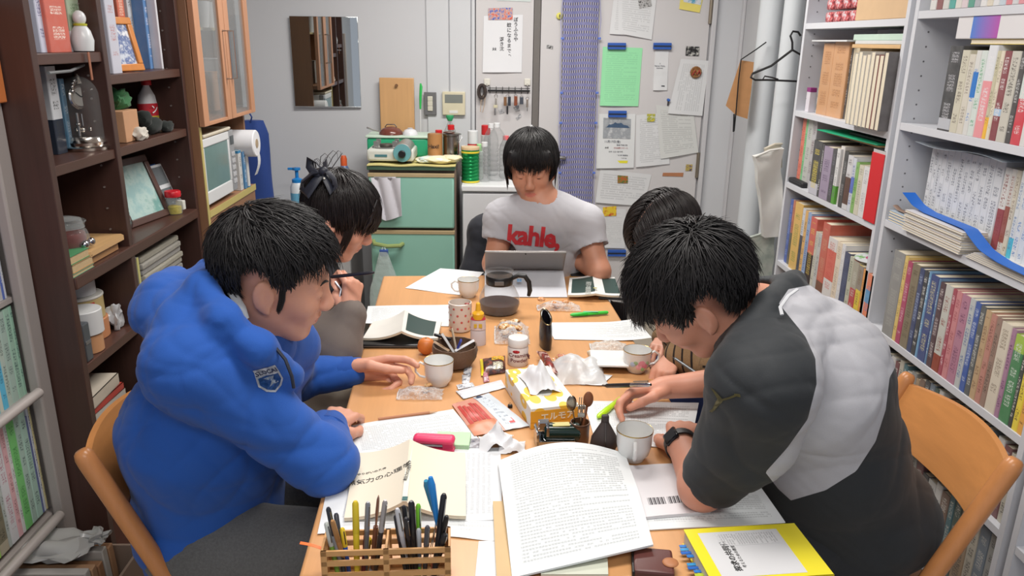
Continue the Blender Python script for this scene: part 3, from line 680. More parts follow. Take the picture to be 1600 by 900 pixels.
t=thing('paper_roll','white kitchen paper roll lying beside the microwave under the cabinet','paper roll',(X1-.08,3.475,1.135),rot=(0,0,R(0)))
b=MB();b.cyl((-.11,0,.0),(.12,0,0),.058,32,bev=.004);b.build('roll',M((225,226,230),.8,var=.01),t);b=MB();b.cyl((-.115,0,0),(.1215,0,0),.02,16);b.build('tube_core',M((170,150,125),.8),t)
t=thing('wooden_box','brown wooden box under the paper roll beside the microwave','box',(X1-.12,3.475,.9458));b=MB();b.box((-.13,-.05,0),(.02,.055,.13),.002);b.build('box_body',WB,t)
b=MB();b.box((-.132,-.052,.1303),(.022,.057,.136),.001);b.build('lid',WB,t)
book(X1-.01,3.385,.9465,.035,.17,.13,(205,206,205),(60,60,60),'white boxed book with blue edges beside the microwave',GL,band=(.93,1.,(60,130,175)))
book(X1-.004,3.425,.9465,.03,.16,.13,(50,120,170),(230,230,230),'blue edged thick book right of the white boxed one',GL)
book(X1+.0,3.458,.9465,.022,.155,.13,(212,214,215),(200,200,200),'cream edged book farthest from the microwave on the cabinet worktop',GL,band=(.0,.03,(60,130,175)))
t=thing('paper_slip','loose white paper slip hanging over the front at the worktop end','paper',(X1+.012,3.50,.99));b=MB();b.sheet(lambda u,v:(.012*math.sin(v*30)+.02*v,u+v*.4,v),.04,.09,3,6,.0006);b.build('slip',M((210,212,215),.7),t)
t=thing('black_jacket','black jacket hanging on the far side of the kitchen cabinet, seen in the mirror','jacket',(-1.27,3.60,1.62))
b=MB();b.sheet(lambda u,v:(-.16+u*(.5+.5*v)-.02*v,.06+.045*math.sin(u*38+v*3)*min(1,v*3+.2),-v),.20,.75,20,20,.03);b.build('cloth',M((24,25,28),.9,kind='fabric'),t)
b=MB();b.tube([(-.1,-.052,.02),(-.1,.01,.02),(-.1,.02,.05)],.005);b.build('hook',M((150,150,150),.3,1),t)
a,c=P(453,25,Y=YB),P(565,167,Y=YB)
t=thing('wall_mirror','frameless rectangular mirror on the back wall reflecting brown furniture','mirror',(a.x,YB-.014,c.z),rz=R(1.5))
w,h=c.x-a.x,a.z-c.z
b=MB();b.box((0,-.007,0),(w,0,h),.0015);b.build('mirror_glass',M((200,203,200),.01,1.,'metal',var=.0),t)
b=MB();b.box((0,-.009,-.004),(w,0,.0));b.build('lower_rail',M((190,192,195),.3,.6),t);b=MB();b.box((.02,.0,.1),(w*.3,.004,h-.1));b.box((.02,0,.1),(.05,.004,.2));b.build('backing',M((120,120,120),.6),t)
t=thing('blue_bag','tall blue drawstring cloth bag beside the kitchen cabinet','bag',(-1.235,4.12,.62))
b=MB()
def bagf(k,n=18,m=28):pass
vs=[];fs=[];n,m=16,36
for i in range(n+1):
 f=i/n;zz=.55*f
 rx=.082*(1-.12*f)*(1 if f<.88 else 1-(f-.88)*2.2);ry=.06*(1-.1*f)*(1 if f<.88 else 1-(f-.88)*3.5)
 for j in range(m):
  a_=2*PI*j/m;q=1+.07*math.sin(a_*6+f*2)*(f**1.5)+.03*math.sin(a_*3+f*9)
  vs.append((rx*q*math.cos(a_),ry*q*math.sin(a_),zz))
for i in range(n):
 for j in range(m):fs.append((i*m+j,i*m+(j+1)%m,(i+1)*m+(j+1)%m,(i+1)*m+j))
fs.append(tuple(range(m))[::-1]);fs.append(tuple(n*m+j for j in range(m)))
b.add(vs,fs);b.build('cloth',M((36,68,140),.8,kind='fabric'),t)
b=MB();b.tube([(-.05,-.04,.54),(-.075,-.045,.58),(-.095,-.05,.60),(-.105,-.045,.575),(-.08,-.045,.55),(-.06,-.05,.53),(-.055,-.06,.45)],.005);b.tube([(0,-.03,.54),(.01,-.035,.57),(.0,-.03,.585)],.004);b.build('drawstring',M((30,60,130),.8),t)
t=thing('low_cabinet','low grey storage cabinet against the back wall behind the woman','cabinet',(-1.02,4.17,0))
b=MB();b.box((-.38,-.19,0),(.28,.19,.60),.004);b.build('body',M((196,198,200),.5,var=.02),t)
b=MB();b.box((-.39,-.20,.601),(.29,.192,.62),.003);b.build('top_board',M((190,190,188),.5,var=.02),t)
for s in(0,1):b=MB();b.box((-.375+s*.33,-.2,.02),(-.052+s*.33,-.191,.59),.003);b.build('door',M((200,202,204),.5,var=.02),t)
t=thing('soap_pump','white hand soap bottle with a bright blue pump behind the woman','bottle',tuple(P(463,262,Y=4.10)-Vector((0,0,.205))))
z0=.62-t.location.z;t.location.z=.6205
Hs=P(463,262,Y=4.10).z-.6205
b=MB();b.lathe([(0,0),(.036,0),(.038,.006),(.038,Hs-.10),(.026,Hs-.075),(.022,Hs-.07),(0,Hs-.07)],24);b.build('bottle_body',M((215,222,228),.35),t)
b=MB();b.lathe([(.0385,.06),(.0385,Hs-.13)],24,cap=False);b.build('label',M((110,180,215),.5),t)
b=MB();b.lathe([(.027,Hs-.085),(.027,Hs-.06),(.009,Hs-.052),(.009,Hs-.015),(.02,Hs-.012),(.02,Hs),(0,Hs)],20);b.box((-.045,-.008,Hs-.012),(0,.008,Hs),.003);b.build('pump',M((30,130,205),.35),t)
t=thing('orange_capped_bottle','small bottle with an orange cap standing left of the green refrigerator','bottle',(P(537,250,Y=4.1).x,4.1,.6205))
Hs=P(537,243,Y=4.1).z-.6205
b=MB();b.lathe([(0,0),(.03,0),(.032,.01),(.032,Hs-.08),(.016,Hs-.05),(0,Hs-.05)],20);b.build('bottle_body',M((90,110,150),.3),t)
b=MB();b.lathe([(.017,Hs-.055),(.017,Hs-.015),(.012,Hs),(0,Hs)],20);b.build('cap',M((215,95,50),.4),t)
# ================================================================ right side: two white bookcases full of books
XS=1.25;WS=M((208,210,216),.42,var=.01,name='white_laminate');XE=XR-.01
def shelf_z(px,py):return P(px,py,X=XS).z
UY=[(2.455,3.285),(1.600,2.425),(.745,1.575)]
ZU=[[1.662,1.322,1.025,.682,.42,.10],[1.680,1.358,1.055,.706,.452,.16],[1.66,1.35,1.05,.70,.452,.16]]
print('shelf est',[round(shelf_z(*p),3)for p in[(1249,32),(1236,165),(1223,287.5),(1209,407),(1435,19),(1407,193.6),(1383,357),(1367,524),(1454,709),(1437,888)]])
for ui,((y0,y1),zs)in enumerate(zip(UY,ZU)):
 t=thing('bookcase',['white bookcase at the far end by the pipes','white bookcase beside the man in the dark track jacket','white bookcase cut off by the right picture edge'][ui],'bookcase',(1.40,(y0+y1)/2,0))
 sp=MB();prt('side_panel',[((XS,y0,0),(XE,y0+.02,2.2))],WS,t,.001);prt('side_panel',[((XS,y1-.02,0),(XE,y1,2.2))],WS,t,.001)
 prt('back_panel',[((XE-.006,y0+.02,.05),(XE,y1-.02,2.18))],WS,t,0)
 for z in zs+[1.975]:prt('shelf',[((XS+.001,y0+.02,z-.022),(XE-.006,y1-.02,z))],WS,t,.001)
 prt('top_board',[((XS,y0,2.2),(XE,y1,2.22))],WS,t,.001)
 h=MB()
 for k in range(22):
  z=.95+k*.042
  if any(abs(z-q+.01)<.02 for q in zs):continue
  for yy in(y1-.02,):h.cyl((XS+.04,yy+.002,z),(XS+.04,yy-.0008,z),.0028,8);h.cyl((XS+.24,yy+.002,z),(XS+.24,yy-.0008,z),.0028,8)
 h.build('shelf_pin_holes',M((110,110,115),.5),t,world=True)
U1,U2='far bookcase','near bookcase'
W_=(222,222,220)
z=ZU[0][2]
row(U1+' middle shelf back','upright books, middle shelf of the far white bookcase',XS,z,[1243,1248,1251,1258,1264],[('coral thin',(215,110,85),(160,60,50),.285,{'off':.03}),('green striped thin',(120,190,130),(60,100,60),.28,{'off':.03}),('pale grey',(188,190,184),(120,120,120),.27,{'off':.03}),('dark edged grey',(178,176,178),(90,60,60),.275,{'off':.03})],-1,.2)
row(U1+' middle shelf','cases at the front of the middle shelf',XS,z,[1262,1275,1278,1291,1297,1302,1308,1314,1322,1327,1332,1339,1348],[('yellow lettered black',(28,28,30),(225,205,80),.205,{'band':(0,.22,(190,190,200)),'kind':'disc case'}),('thin black white edged',(45,42,45),(220,220,220),.20,{'kind':'disc case'}),('mauve',(150,135,160),(90,70,100),.195,{'kind':'disc case'}),('slim black',(40,38,45),(120,120,130),.195,{'kind':'disc case'}),('white and green footed',(215,215,215),(110,110,110),.20,{'band':(0,.33,(90,155,60))}),('white gold lettered',(212,208,205),(120,90,90),.21,{'off':.01}),('black spined',(35,33,33),(150,150,150),.20,{}),('white and brown',(205,205,208),(80,60,50),.19,{'band':(.1,.6,(95,70,60))}),('blue landscape',(200,205,215),(90,100,160),.185,{'band':(.35,.65,(95,115,190))}),('green slim',(125,175,85),(60,100,50),.175,{}),('cream slim',(205,200,180),(120,120,110),.17,{}),('white paper bound',(216,216,216),(160,160,165),.17,{})],-1,.14,cat='book')
t=thing('red_box','bright red box file standing at the near end of the middle shelf','box',(XS-.004,(Y_at(1349,XS,z)+Y_at(1367,XS,z))/2,z+.0005))
wd=abs(Y_at(1349,XS,z)-Y_at(1367,XS,z))/2
b=MB();b.box((0,-wd,0),(.003,wd,.225),.001);b.build('front',M((205,30,38),.45,var=.02),t)
b=MB();b.box((.003,-wd,0),(.2,wd,.235),.001);b.build('box_body',M((190,190,190),.5),t)
b=MB();b.box((.003,-wd+.002,.2353),(.2,wd-.002,.2363),0);b.build('top_opening',M((40,40,42),.6),t)
t=thing('black_case','short black pen case lying at the far end of the middle shelf','case',(XS+.02,3.19,z+.0005));b=MB();b.box((-.015,-.075,0),(.015,.075,.022),.007,seg=3);b.build('case_body',M((38,38,42),.6),t);b=MB();b.box((-.016,-.07,.0115),(-.0145,.07,.0135));b.build('zip',M((90,90,95),.4,.5),t)
def lying(nm,lab,cat,lo,hi,rgb,rz=0,rough=.6,pages=False,grp=None):
 c=[(lo[i]+hi[i])/2 for i in(0,1)];t=thing(nm,lab,cat,(c[0],c[1],lo[2]),rz=rz,group=grp)
 w,d,h=(hi[0]-lo[0])/2,(hi[1]-lo[1])/2,hi[2]-lo[2]
 if pages:
  b=MB();b.box((-w,-d,0),(w,d,.001));b.box((-w,-d,h-.001),(w,d,h));b.build('cover',M(rgb,rough),t)
  b=MB();b.box((-w+.001,-d+.001,.001),(w-.001,d-.001,h-.001));b.build('pages',PAGEM,t)
 else:b=MB();b.box((-w,-d,0),(w,d,h),min(.002,h*.3));b.build('sheet' if h<.01 else 'body',M(rgb,rough),t)
 return t
lying('envelope','kraft envelope lying on the disc cases under the green folder','envelope',(XS+.02,2.56,z+.2365),(XS+.25,2.98,z+.243),(200,165,115))
lying('green_folder','emerald green plastic folder lying across the tops of the disc cases','folder',(XS+.005,2.56,z+.2435),(XS+.25,3.02,z+.247),(30,165,120),rz=R(2))
lying('black_folder','black folder lying over the red box file','folder',(XS+.05,2.50,z+.2475),(XS+.27,2.85,z+.256),(35,38,42))
z=ZU[0][3]
row(U1+' lower shelf','upright books, lower shelf of the far white bookcase',XS,z,[1224,1228,1231,1242,1246,1250,1255,1264,1268,1273,1283,1296,1303,1308,1316,1322,1330,1337,1344,1353],[('royal blue',(55,85,165),(150,170,210),.275,{'off':.02}),('brown orange',(190,110,75),(90,80,70),.275,{'off':.02,'band':(0,.5,(110,105,90))}),('broad yellow',(222,178,85),(120,140,60),.28,{'off':.01}),('white black striped',(205,208,215),(40,40,50),.275,{'band':(0,.6,(80,80,90))}),('orange lettered',(220,170,90),(80,80,90),.27,{}),('sky blue photo',(140,165,205),(60,60,110),.27,{}),('sunset orange',(205,85,65),(220,190,90),.26,{'band':(0,.45,(50,35,35))}),('cream ribbed',(198,195,180),(110,110,105),.215,{}),('grey ribbed',(190,190,188),(110,110,105),.215,{}),('rust red',(195,85,60),(200,150,120),.265,{'band':(0,.15,(120,80,60))}),('white red slanted',(220,215,212),(200,80,70),.225,{'band':(.3,.8,(210,110,95))}),('pale cream',(228,212,190),(160,140,120),.225,{}),('plain white',(222,222,225),(190,190,190),.225,{}),('dark navy',(36,48,92),(90,100,130),.205,{}),('white photo',(190,190,170),(70,90,70),.20,{}),('crimson',(185,50,55),(200,200,190),.195,{'band':(.5,1,(170,165,150))}),('sun yellow',(228,200,40),(120,100,60),.19,{'band':(.55,1,(150,140,130))}),('amber',(222,150,60),(120,90,60),.185,{}),('salmon',(230,130,90),(90,130,180),.18,{'band':(.45,.7,(110,160,200))})],-1,.16)
t=thing('compact_disc','printed disc with green and pink picture lying on the book tops','disc',(XS+.055,2.545,z+.2055),rot=(R(3),R(-3),0))
b=MB();b.lathe([(.008,0),(.06,0),(.06,.0012),(.008,.0012),(.008,0)],48,cap=False);b.build('disc',mottled((215,218,220),(220,224,226),(120,180,100),28),t)
b=MB();b.lathe([(.012,.0013),(.024,.0013)],32,cap=False);b.build('centre_ring',M((190,90,130),.3),t)
z=ZU[0][1]
row(U1+' upper shelf','upright files, upper shelf of the far white bookcase',XS,z,[1274,1290,1312,1319,1328,1345,1352],[('narrow kraft',(196,142,92),(150,100,60),.265,{'off':.03,'kind':'magazine file'}),('wide kraft',(200,146,96),(150,100,60),.27,{'off':.03,'kind':'magazine file'}),('black',(45,42,42),(200,200,200),.25,{'off':.04}),('ivory lettered',(205,190,160),(80,70,60),.25,{'off':.04}),('beige broad',(205,185,145),(150,120,90),.25,{'off':.04}),('kraft short',(205,160,110),(160,120,80),.12,{'off':.0})],-1,.2)
for k in range(8):
 y=2.705-.030*k;rgb=[(205,205,200),(190,188,180),(200,198,196),(185,180,175),(196,192,188),(120,90,85),(140,70,70),(90,85,85)][k]
 book(XS+.11,y,z+.0005,.028,.235+.006*math.sin(k*2),.14,rgb,(90,90,90),['white','pale grey','cool white','stone','misty','brown','dark red','charcoal'][k]+' book behind the clear gift box on the far bookcase','books behind the gift box')
lying('envelope','brown envelope with rounded corners lying on the books above the gift box','envelope',(XS+.01,2.50,z+.2505),(XS+.24,2.84,z+.263),(208,172,125))
lying('paper_stack','white papers lying between the brown envelope and the green edged box','paper',(XS+.015,2.50,z+.2635),(XS+.24,2.83,z+.2755),(206,208,208))
lying('flat_box','flat white box with green edges on top of the papers','box',(XS+.02,2.485,z+.276),(XS+.24,2.86,z+.296),(190,212,198))
lying('paper_stack','thin sheaf of white sheets lying over the kraft magazine files','paper',(XS+.01,2.87,z+.271),(XS+.25,3.22,z+.277),(214,216,218),rz=R(-2))
t=thing('small_carton','small white carton with a purple top at the far end of the upper shelf','carton',(XS+.03,Y_at(1252,XS,z),z+.0005));b=MB();b.box((-.01,-.018,0),(.015,.018,.078),.001);b.build('box_body',M((215,210,218),.5),t);b=MB();b.box((-.0105,-.0185,.078),(.0155,.0185,.095),.001);b.build('lid',M((140,50,120),.5),t)
t=thing('clear_packet','clear packet with grey contents beside the purple topped carton','packet',(XS+.05,Y_at(1266,XS,z),z+.0005));b=MB();b.box((-.012,-.05,0),(.012,.05,.10),.003);b.build('packet',mottled((190,190,185),(170,170,165),(120,115,110),40),t);b=MB();b.box((-.014,-.03,.1),(.008,.03,.108),.001);b.build('seal',M((205,206,205),.3),t)
yg=(Y_at(1356,XS,z)+Y_at(1396,XS,z))/2
t=thing('gift_box','clear topped gift box with an orange and brown animal ornament inside','box',(XS+.055,2.605,z+.0005))
b=MB();b.box((-.05,-.075,0),(.05,.085,.065),.002);b.build('base',M((110,92,88),.6),t)
b=MB();b.box((-.047,-.072,.066),(.047,.082,.20),.001);b.build('clear_cover',thinglass(alpha=.10),t)
b=MB();b.ell((-.01,.0,.125),(.03,.038,.028));b.ell((-.03,.02,.14),(.012,.012,.012));b.build('ornament',mottled((225,165,60),(190,150,120),(70,65,60),30),t)
b=MB();b.lathe([(0,.067),(.02,.068),(.028,.1),(0,.1)],16,TR((-.01,0,0)));b.build('stand',M((205,205,205),.5),t)
t=thing('glass_bauble','small glass ornament standing in front of the ivory book','ornament',(XS+.03,Y_at(1336,XS,z),z+.0005));b=MB();b.lathe([(0,0),(.014,.001),(.01,.008),(.02,.02),(.024,.035),(.018,.05),(0,.056)],16);b.build('ornament_body',M((190,130,115),.15),t);b=MB();b.ell((0,0,.06),(.006,.006,.006));b.build('knob',M((170,60,60),.2),t)
z=ZU[0][0]
t=thing('cardboard_box','plain beige cardboard box on the top shelf of the far white bookcase','box',(XS+.12,2.72,z+.0005));b=MB();b.box((-.115,-.24,0),(.13,.115,.24),.003);b.build('box_body',M((208,176,138),.65),t)
b=MB();b.box((-.116,-.03,.10),(-.1148,.02,.24));b.build('tape',M((200,170,130),.3),t)
for k in range(12):
 y=3.10-.07*(k%4);zz=z+.0005+.045*(k//4)
 t=thing('wrapped_sweet_packet','red and clear wrapped packet, %s layer, %s from the pipe side, on the top shelf'%(['lowest','middle','highest'][k//4],ORD[k%4]),'packet',(XS+.02,y,zz),group='red and clear wrapped packets on the top shelf')
 b=MB();b.box((0,-.033,0),(.09,.033,.038),.008);b.build('packet',mottled((205,200,205),(195,80,80),(120,50,60),60),t)
z=ZU[1][0]
cs=[('white',(215,215,212),(200,80,80)),('brown striped',(130,70,70),(220,220,220)),('pale',(205,205,200),(80,80,90)),('teal',(60,160,150),(220,220,220)),('ivory',(215,212,205),(90,80,80)),('red lettered white',(215,200,205),(190,60,80)),('sea green',(70,150,130),(220,220,220)),('grey',(170,172,180),(70,70,80)),('bright white',(222,222,222),(120,120,120)),('cream',(216,208,190),(120,110,100)),('snow white',(220,222,224),(140,130,130)),('pale blue',(190,205,215),(60,90,120)),('rose',(210,120,130),(230,230,230)),('light',(205,205,208),(90,90,90)),('pink',(215,140,150),(90,60,60)),('mint',(130,190,170),(70,90,90))]
px=[1452+(1600-1452)*k/15 for k in range(17)]
row(U2+' top shelf','books on the top visible shelf of the near white bookcase',XS,z,px,[(c[0],c[1],c[2],.21)for c in cs],-1,.16)
z=ZU[1][1]
def colx(v):return 1450+v/5.0
row(U2+' upper shelf','upright books, upper shelf of the near white bookcase',XS+.002,z,[colx(v)for v in(65,158,215,262,300,345,412,440,468,520,590,632,705,750,800,850,900)],[('thick black',(32,32,36),(185,185,190),.225,{'band':(.02,.15,(185,188,195))}),('cream faded',(205,200,180),(120,110,100),.215,{}),('ivory',(212,206,192),(130,120,110),.205,{}),('blue and green',(215,215,212),(60,120,190),.215,{'band':(.45,.75,(50,120,200))}),('green dotted white',(210,220,215),(90,160,120),.215,{}),('pink white topped',(232,145,152),(225,225,228),.228,{'band':(.62,1,(218,220,224))}),('olive cream',(196,190,160),(120,115,90),.215,{'band':(0,.25,(235,185,70))}),('pale wheat',(222,212,190),(150,140,120),.215,{}),('dark red lettered',(128,38,48),(225,220,220),.215,{'band':(.28,.36,(170,195,220))}),('stone grey',(198,194,182),(90,85,80),.215,{}),('black slim',(50,45,45),(190,190,190),.215,{}),('strawberry red',(205,40,60),(225,215,215),.215,{'band':(.5,1,(205,215,210))}),('white printed',(218,216,214),(110,60,60),.215,{}),('wine',(140,50,60),(220,220,220),.215,{}),('pearl',(210,210,212),(90,90,90),.215,{}),('slate',(150,155,160),(40,40,50),.215,{})],-1,.155)
lying('yellow_book','flat yellow book lying on the upright books under the gradient box','book',(XS+.01,1.72,z+.2305),(XS+.17,2.13,z+.243),(214,190,60),pages=True)
t=thing('gradient_box','long white box with a blue to purple printed band on top of the books','box',(XS+.09,0,z+.2435),rz=R(0));gy=[Y_at(q_,XS+.01,z+.27)for q_ in(1498,1521,1564)]
b=MB();b.box((-.085,gy[2]-.12,0),(.085,gy[0],.062),.002);b.build('box_body',M((218,216,218),.45,var=.01),t)
m,nt,bb=newmat('gradient_print');tc=nt.nodes.new('ShaderNodeTexCoord').outputs['Object'];s_=nt.nodes.new('ShaderNodeSeparateXYZ');L(nt,tc,s_.inputs[0])
f=mth(nt,'MULTIPLY_ADD',s_.outputs[1],-1/(gy[1]-gy[2]),gy[1]/(gy[1]-gy[2]));f.node.use_clamp=True;L(nt,mixc(nt,f,lin((70,125,205)),lin((175,80,165))),bb.inputs['Base Color'])
b=MB();b.box((-.0856,gy[2],.0006),(.0856,gy[1],.0626),.002);b.build('printed_band',m,t)
z=ZU[1][2]
px=[1436,1442,1447,1453,1460,1469,1478,1486,1494,1503,1511,1520,1530,1543,1553,1560,1567,1574,1583,1592,1602,1612]
names=['first','second','third','fourth','fifth','sixth','seventh','eighth','ninth','tenth','eleventh','twelfth','thirteenth']
sp=[]
foots={0:(165,170,200),3:(205,35,60),4:(170,165,90),7:(50,130,200),8:(50,150,95)}
footn={0:'lavender',3:'red',4:'olive',7:'blue',8:'green'}
for k in range(13):
 e={'off':.07}
 if k in foots:e['band']=(.06+.0*k,.22,foots[k])
 nm='%s footed white'%footn[k]if k in foots else '%s white numbered'%names[k]
 sp.append((nm,(212,214,218),(90,95,110),.245,e))
sp+=[('red brown lettered white',(214,212,208),(130,60,60),.235,{'off':.06,'band':(.1,.55,(150,75,80))}),('brown lettered',(208,204,198),(130,60,50),.235,{'off':.06,'band':(.2,.6,(150,90,80))}),('beige figured',(208,200,182),(110,90,80),.235,{'off':.06}),('teal footed white',(212,215,216),(90,120,160),.24,{'off':.05,'band':(.05,.3,(80,180,205))}),('blue dotted white',(214,216,218),(70,120,180),.24,{'off':.05}),('pale blue dotted',(206,212,220),(70,120,180),.24,{'off':.05}),('blue topped',(205,212,220),(60,120,190),.24,{'off':.05}),('sand',(214,196,172),(120,100,90),.24,{'off':.05})]
row(U2+' middle shelf','white journals on the middle shelf of the near white bookcase',XS,z,px,[(s_[0].rstrip(','),s_[1],s_[2],s_[3],s_[4])for s_ in sp],-1,.17)
for k in range(4):
 lying('magazine','thin blue picture magazine at the far end of the middle shelf, %s of four'%NTH[k],'magazine',(XS+.002,2.285,z+.0005+.0085*k),(XS+.10,2.39,z+.0085*(k+1)),[(120,150,190),(185,195,205),(95,135,185),(170,185,200)][k],pages=True,grp='thin blue magazines lying at the front of the middle shelf')
for k in range(9):
 lying('magazine','white magazine in the tall lying stack under the blue strap, %s'%NTH[k],'magazine',(XS-.012+.003*math.sin(k*3),1.97+.004*math.cos(k*5),z+.0005+.0068*k),(XS+.055,2.27+.004*math.cos(k*5),z+.0068*(k+1)),[(212,212,210),(200,196,198),(214,212,214)][k%3],pages=True,grp='white magazines lying under the blue ribbon')
for k in range(4):
 lying('magazine','white booklet at the near end of the middle shelf, %s of four'%NTH[k],'magazine',(XS-.004,1.70,z+.0005+.005*k),(XS+.058,1.955-.01*k,z+.005*(k+1)),(210,208,206),pages=True,grp='white booklets lying at the near end of the middle shelf')
t=thing('blue_ribbon','broad blue strap draped over the lying magazines on the middle shelf','strap',(XS+.02,2.1,z+.0625))
path=[(2.31,.040),(2.26,.012),(2.20,.0022),(2.08,.0022),(1.985,.004),(1.93,-.012),(1.88,-.026),(1.80,-.036),(1.70,-.040),(1.62,-.0405)]
def rib(u,v):
 k=u/.70*(len(path)-1);i=min(int(k),len(path)-2);f=k-i;y=path[i][0]*(1-f)+path[i+1][0]*f;zz=path[i][1]*(1-f)+path[i+1][1]*f
 return(-.028+v+.012*math.sin(u*9),y-2.1,zz+.0006)
b=MB();b.sheet(lambda u,v:rib(.70-u,v),.70,.038,40,3,.0016);b.build('strap',M((35,105,200),.5),t)
t=thing('plastic_sheet','clear plastic folder lying over the tops of the white journals','folder',(XS+.09,2.14,z+.2465));b=MB();b.sheet(lambda u,v:(v-.07,u-.22,.006*math.sin(u*15)+.007),.42,.2,14,6,.0006);b.build('folder',M((185,195,205),.15),t)
t=thing('leather_strap','small brown and white strap end at the far end of the lying stack','strap',(XS+.02,2.34,z+.0355));b=MB();b.tube([(0,.05,.012),(0,.02,.004),(.0,-.02,.004),(0,-.06,.014)],.009,squash=.35);b.build('strap',M((130,105,90),.6),t)
z=ZU[1][3]
def c3(v):return 1370+v/4.092
def c4(v):return 1480+v/3.216
px=[c3(v)for v in(28,92,112,140,185,212,238,252,298,310,342,385,408,440)]+[c4(v)for v in(30,55,80,105,132,158,182,230,252,300,318,345,372,405,440)]
sp=[('wide grey sleeved',(140,140,138),(170,170,165),.272,{}),('pale yellow',(225,195,110),(150,120,80),.27,{}),('magenta',(175,50,95),(220,180,190),.26,{}),('olive brown',(128,115,88),(90,80,60),.262,{}),('navy blue',(42,58,105),(160,175,205),.258,{}),('dark lettered',(40,42,48),(215,215,210),.258,{}),('light blue',(110,160,200),(220,230,240),.262,{}),('deep blue lettered',(38,62,125),(205,200,160),.258,{}),('steel blue',(90,130,170),(200,210,220),.255,{}),('maroon black',(70,35,45),(210,200,200),.25,{}),('illustrated white',(200,200,192),(140,60,50),.252,{'band':(0,.2,(150,80,65))}),('crimson lettered',(165,60,80),(225,200,205),.25,{}),('rose pink',(205,130,135),(150,70,80),.25,{}),('mauve pink',(180,120,145),(110,70,100),.25,{}),('white blue lettered',(190,195,195),(60,90,150),.25,{}),('cobalt',(45,85,165),(200,210,225),.248,{}),('black and white',(80,85,85),(205,205,200),.246,{}),('tan',(190,160,120),(120,90,70),.242,{}),('dusty rose',(190,130,115),(120,80,70),.24,{}),('brown grey',(150,120,105),(70,60,55),.24,{}),('broad cream',(218,208,190),(130,115,100),.236,{}),('lilac striped',(165,120,150),(100,60,100),.232,{}),('wide green',(55,130,75),(215,225,215),.225,{'band':(.82,1,(165,195,90))}),('black green',(40,45,42),(210,210,200),.225,{}),('bright yellow',(238,215,50),(120,100,60),.225,{}),('orange yellow',(235,170,60),(120,90,60),.225,{}),('red orange',(215,80,60),(230,210,190),.22,{}),('pearl grey',(196,196,196),(90,90,90),.22,{})]
row(U2+' long lower shelf','upright books on the long lower shelf of the near white bookcase',XS+.004,z,px,sp,-1,.18)
z=ZU[1][4];rng=random.Random(3);ORD='first second third fourth fifth sixth seventh eighth ninth tenth eleventh twelfth thirteenth fourteenth fifteenth sixteenth seventeenth eighteenth nineteenth twentieth'.split()+['%d%s'%(21+q,['st','nd','rd','th','th','th','th','th','th','th','st','nd'][q])for q in range(12)]+['last']*20
pal=[('grey',(150,152,150)),('cream',(190,185,170)),('dark green',(60,85,75)),('brown',(120,95,80)),('pale',(200,200,198)),('maroon',(110,55,60)),('steel',(110,125,140)),('tan',(165,140,110)),('teal',(60,110,120)),('white',(212,212,210)),('charcoal',(60,60,64))]
y=2.395;k=0
while y>1.63:
 w=rng.uniform(.016,.03);c=pal[(k*7)%len(pal)];d=pal[((k-1)*7)%len(pal)];e=pal[((k+1)*7)%len(pal)]
 book(XS+.02,y-w/2,z+.0005,w-.001,rng.uniform(.185,.205),.16,c[1],(70,70,70)if sum(c[1])>380 else(210,210,205),'%s book behind the right chair back, %s from the far side, beside %s'%(c[0],ORD[k],e[0]),'books behind the right chair back',-1);y-=w;k+=1
t_y=1.69
z=ZU[1][5];y=2.395;k=3
while y>1.63:
 w=rng.uniform(.025,.05);c=pal[(k*5)%len(pal)];d=pal[((k-1)*5)%len(pal)];e=pal[((k+1)*5)%len(pal)]
 book(XS+.03,y-w/2,z+.0005,w-.001,rng.uniform(.22,.255),.18,c[1],(70,70,70)if sum(c[1])>380 else(210,210,205),'%s thick book on the bottom right shelf, %s from far end, beside %s'%(c[0],ORD[k-3],e[0]),'books on the bottom shelf of the near white bookcase',-1);y-=w;k+=1
z=ZU[0][4]
for k,(w,c)in enumerate([(.25,(175,140,105)),(.25,(165,130,95))]):
 t=thing('cardboard_box',['brown cardboard box at the far end','brown cardboard box at the near end'][k]+' of the bottom shelf of the far white bookcase','box',(XS+.14,3.08-.36*k,z+.0005));b=MB();b.box((-.1,-.15,0),(.12,.15,.2),.003);b.build('box_body',M(c,.7),t);b=MB();b.box((-.1,-.02,.2003),(.12,.02,.2013));b.build('tape',M((190,165,120),.3),t)
t=thing('coat_hanger','black plastic coat hanger hooked on the end of the white bookcase','hanger',tuple(P(1240,60,Y=3.33)))
def W3(px,py,y=3.33):return P(px,py,Y=y)-t.location
b=MB();b.tube([W3(1176,115),W3(1205,103),W3(1238,78)],.007,squash=.7);b.tube([W3(1176,115),W3(1173,121),W3(1180,125),W3(1200,125),W3(1245,127)],.006,squash=.7)
b.tube([W3(1238,78),W3(1262,92),W3(1290,118),W3(1290,126),W3(1245,127)],.006,squash=.7);b.tube([W3(1192,124),W3(1195,119),W3(1206,121),W3(1216,124)],.003);b.build('frame',BLACK(),t)
b=MB();b.tube([W3(1238,78),W3(1238,66),W3(1235,56),W3(1239,49),W3(1247,50),W3(1251,56)],.0045);b.build('hook',BLACK(),t)
t=thing('paper_bag','folded brown paper bag hanging on a black cord left of the pipes','bag',tuple(P(1160,95,Y=3.80)))
def W3(px,py,y=3.80):return P(px,py,Y=y)-t.location
def fold(px,y0,y1,dy=0):return None
poly=[(1157,94),(1178,97),(1174,140),(1168,186),(1150,180),(1134,165)]
b=MB();f_=[W3(*p,3.78)for p in poly];k_=[W3(*p,3.81)for p in poly];n=len(poly)
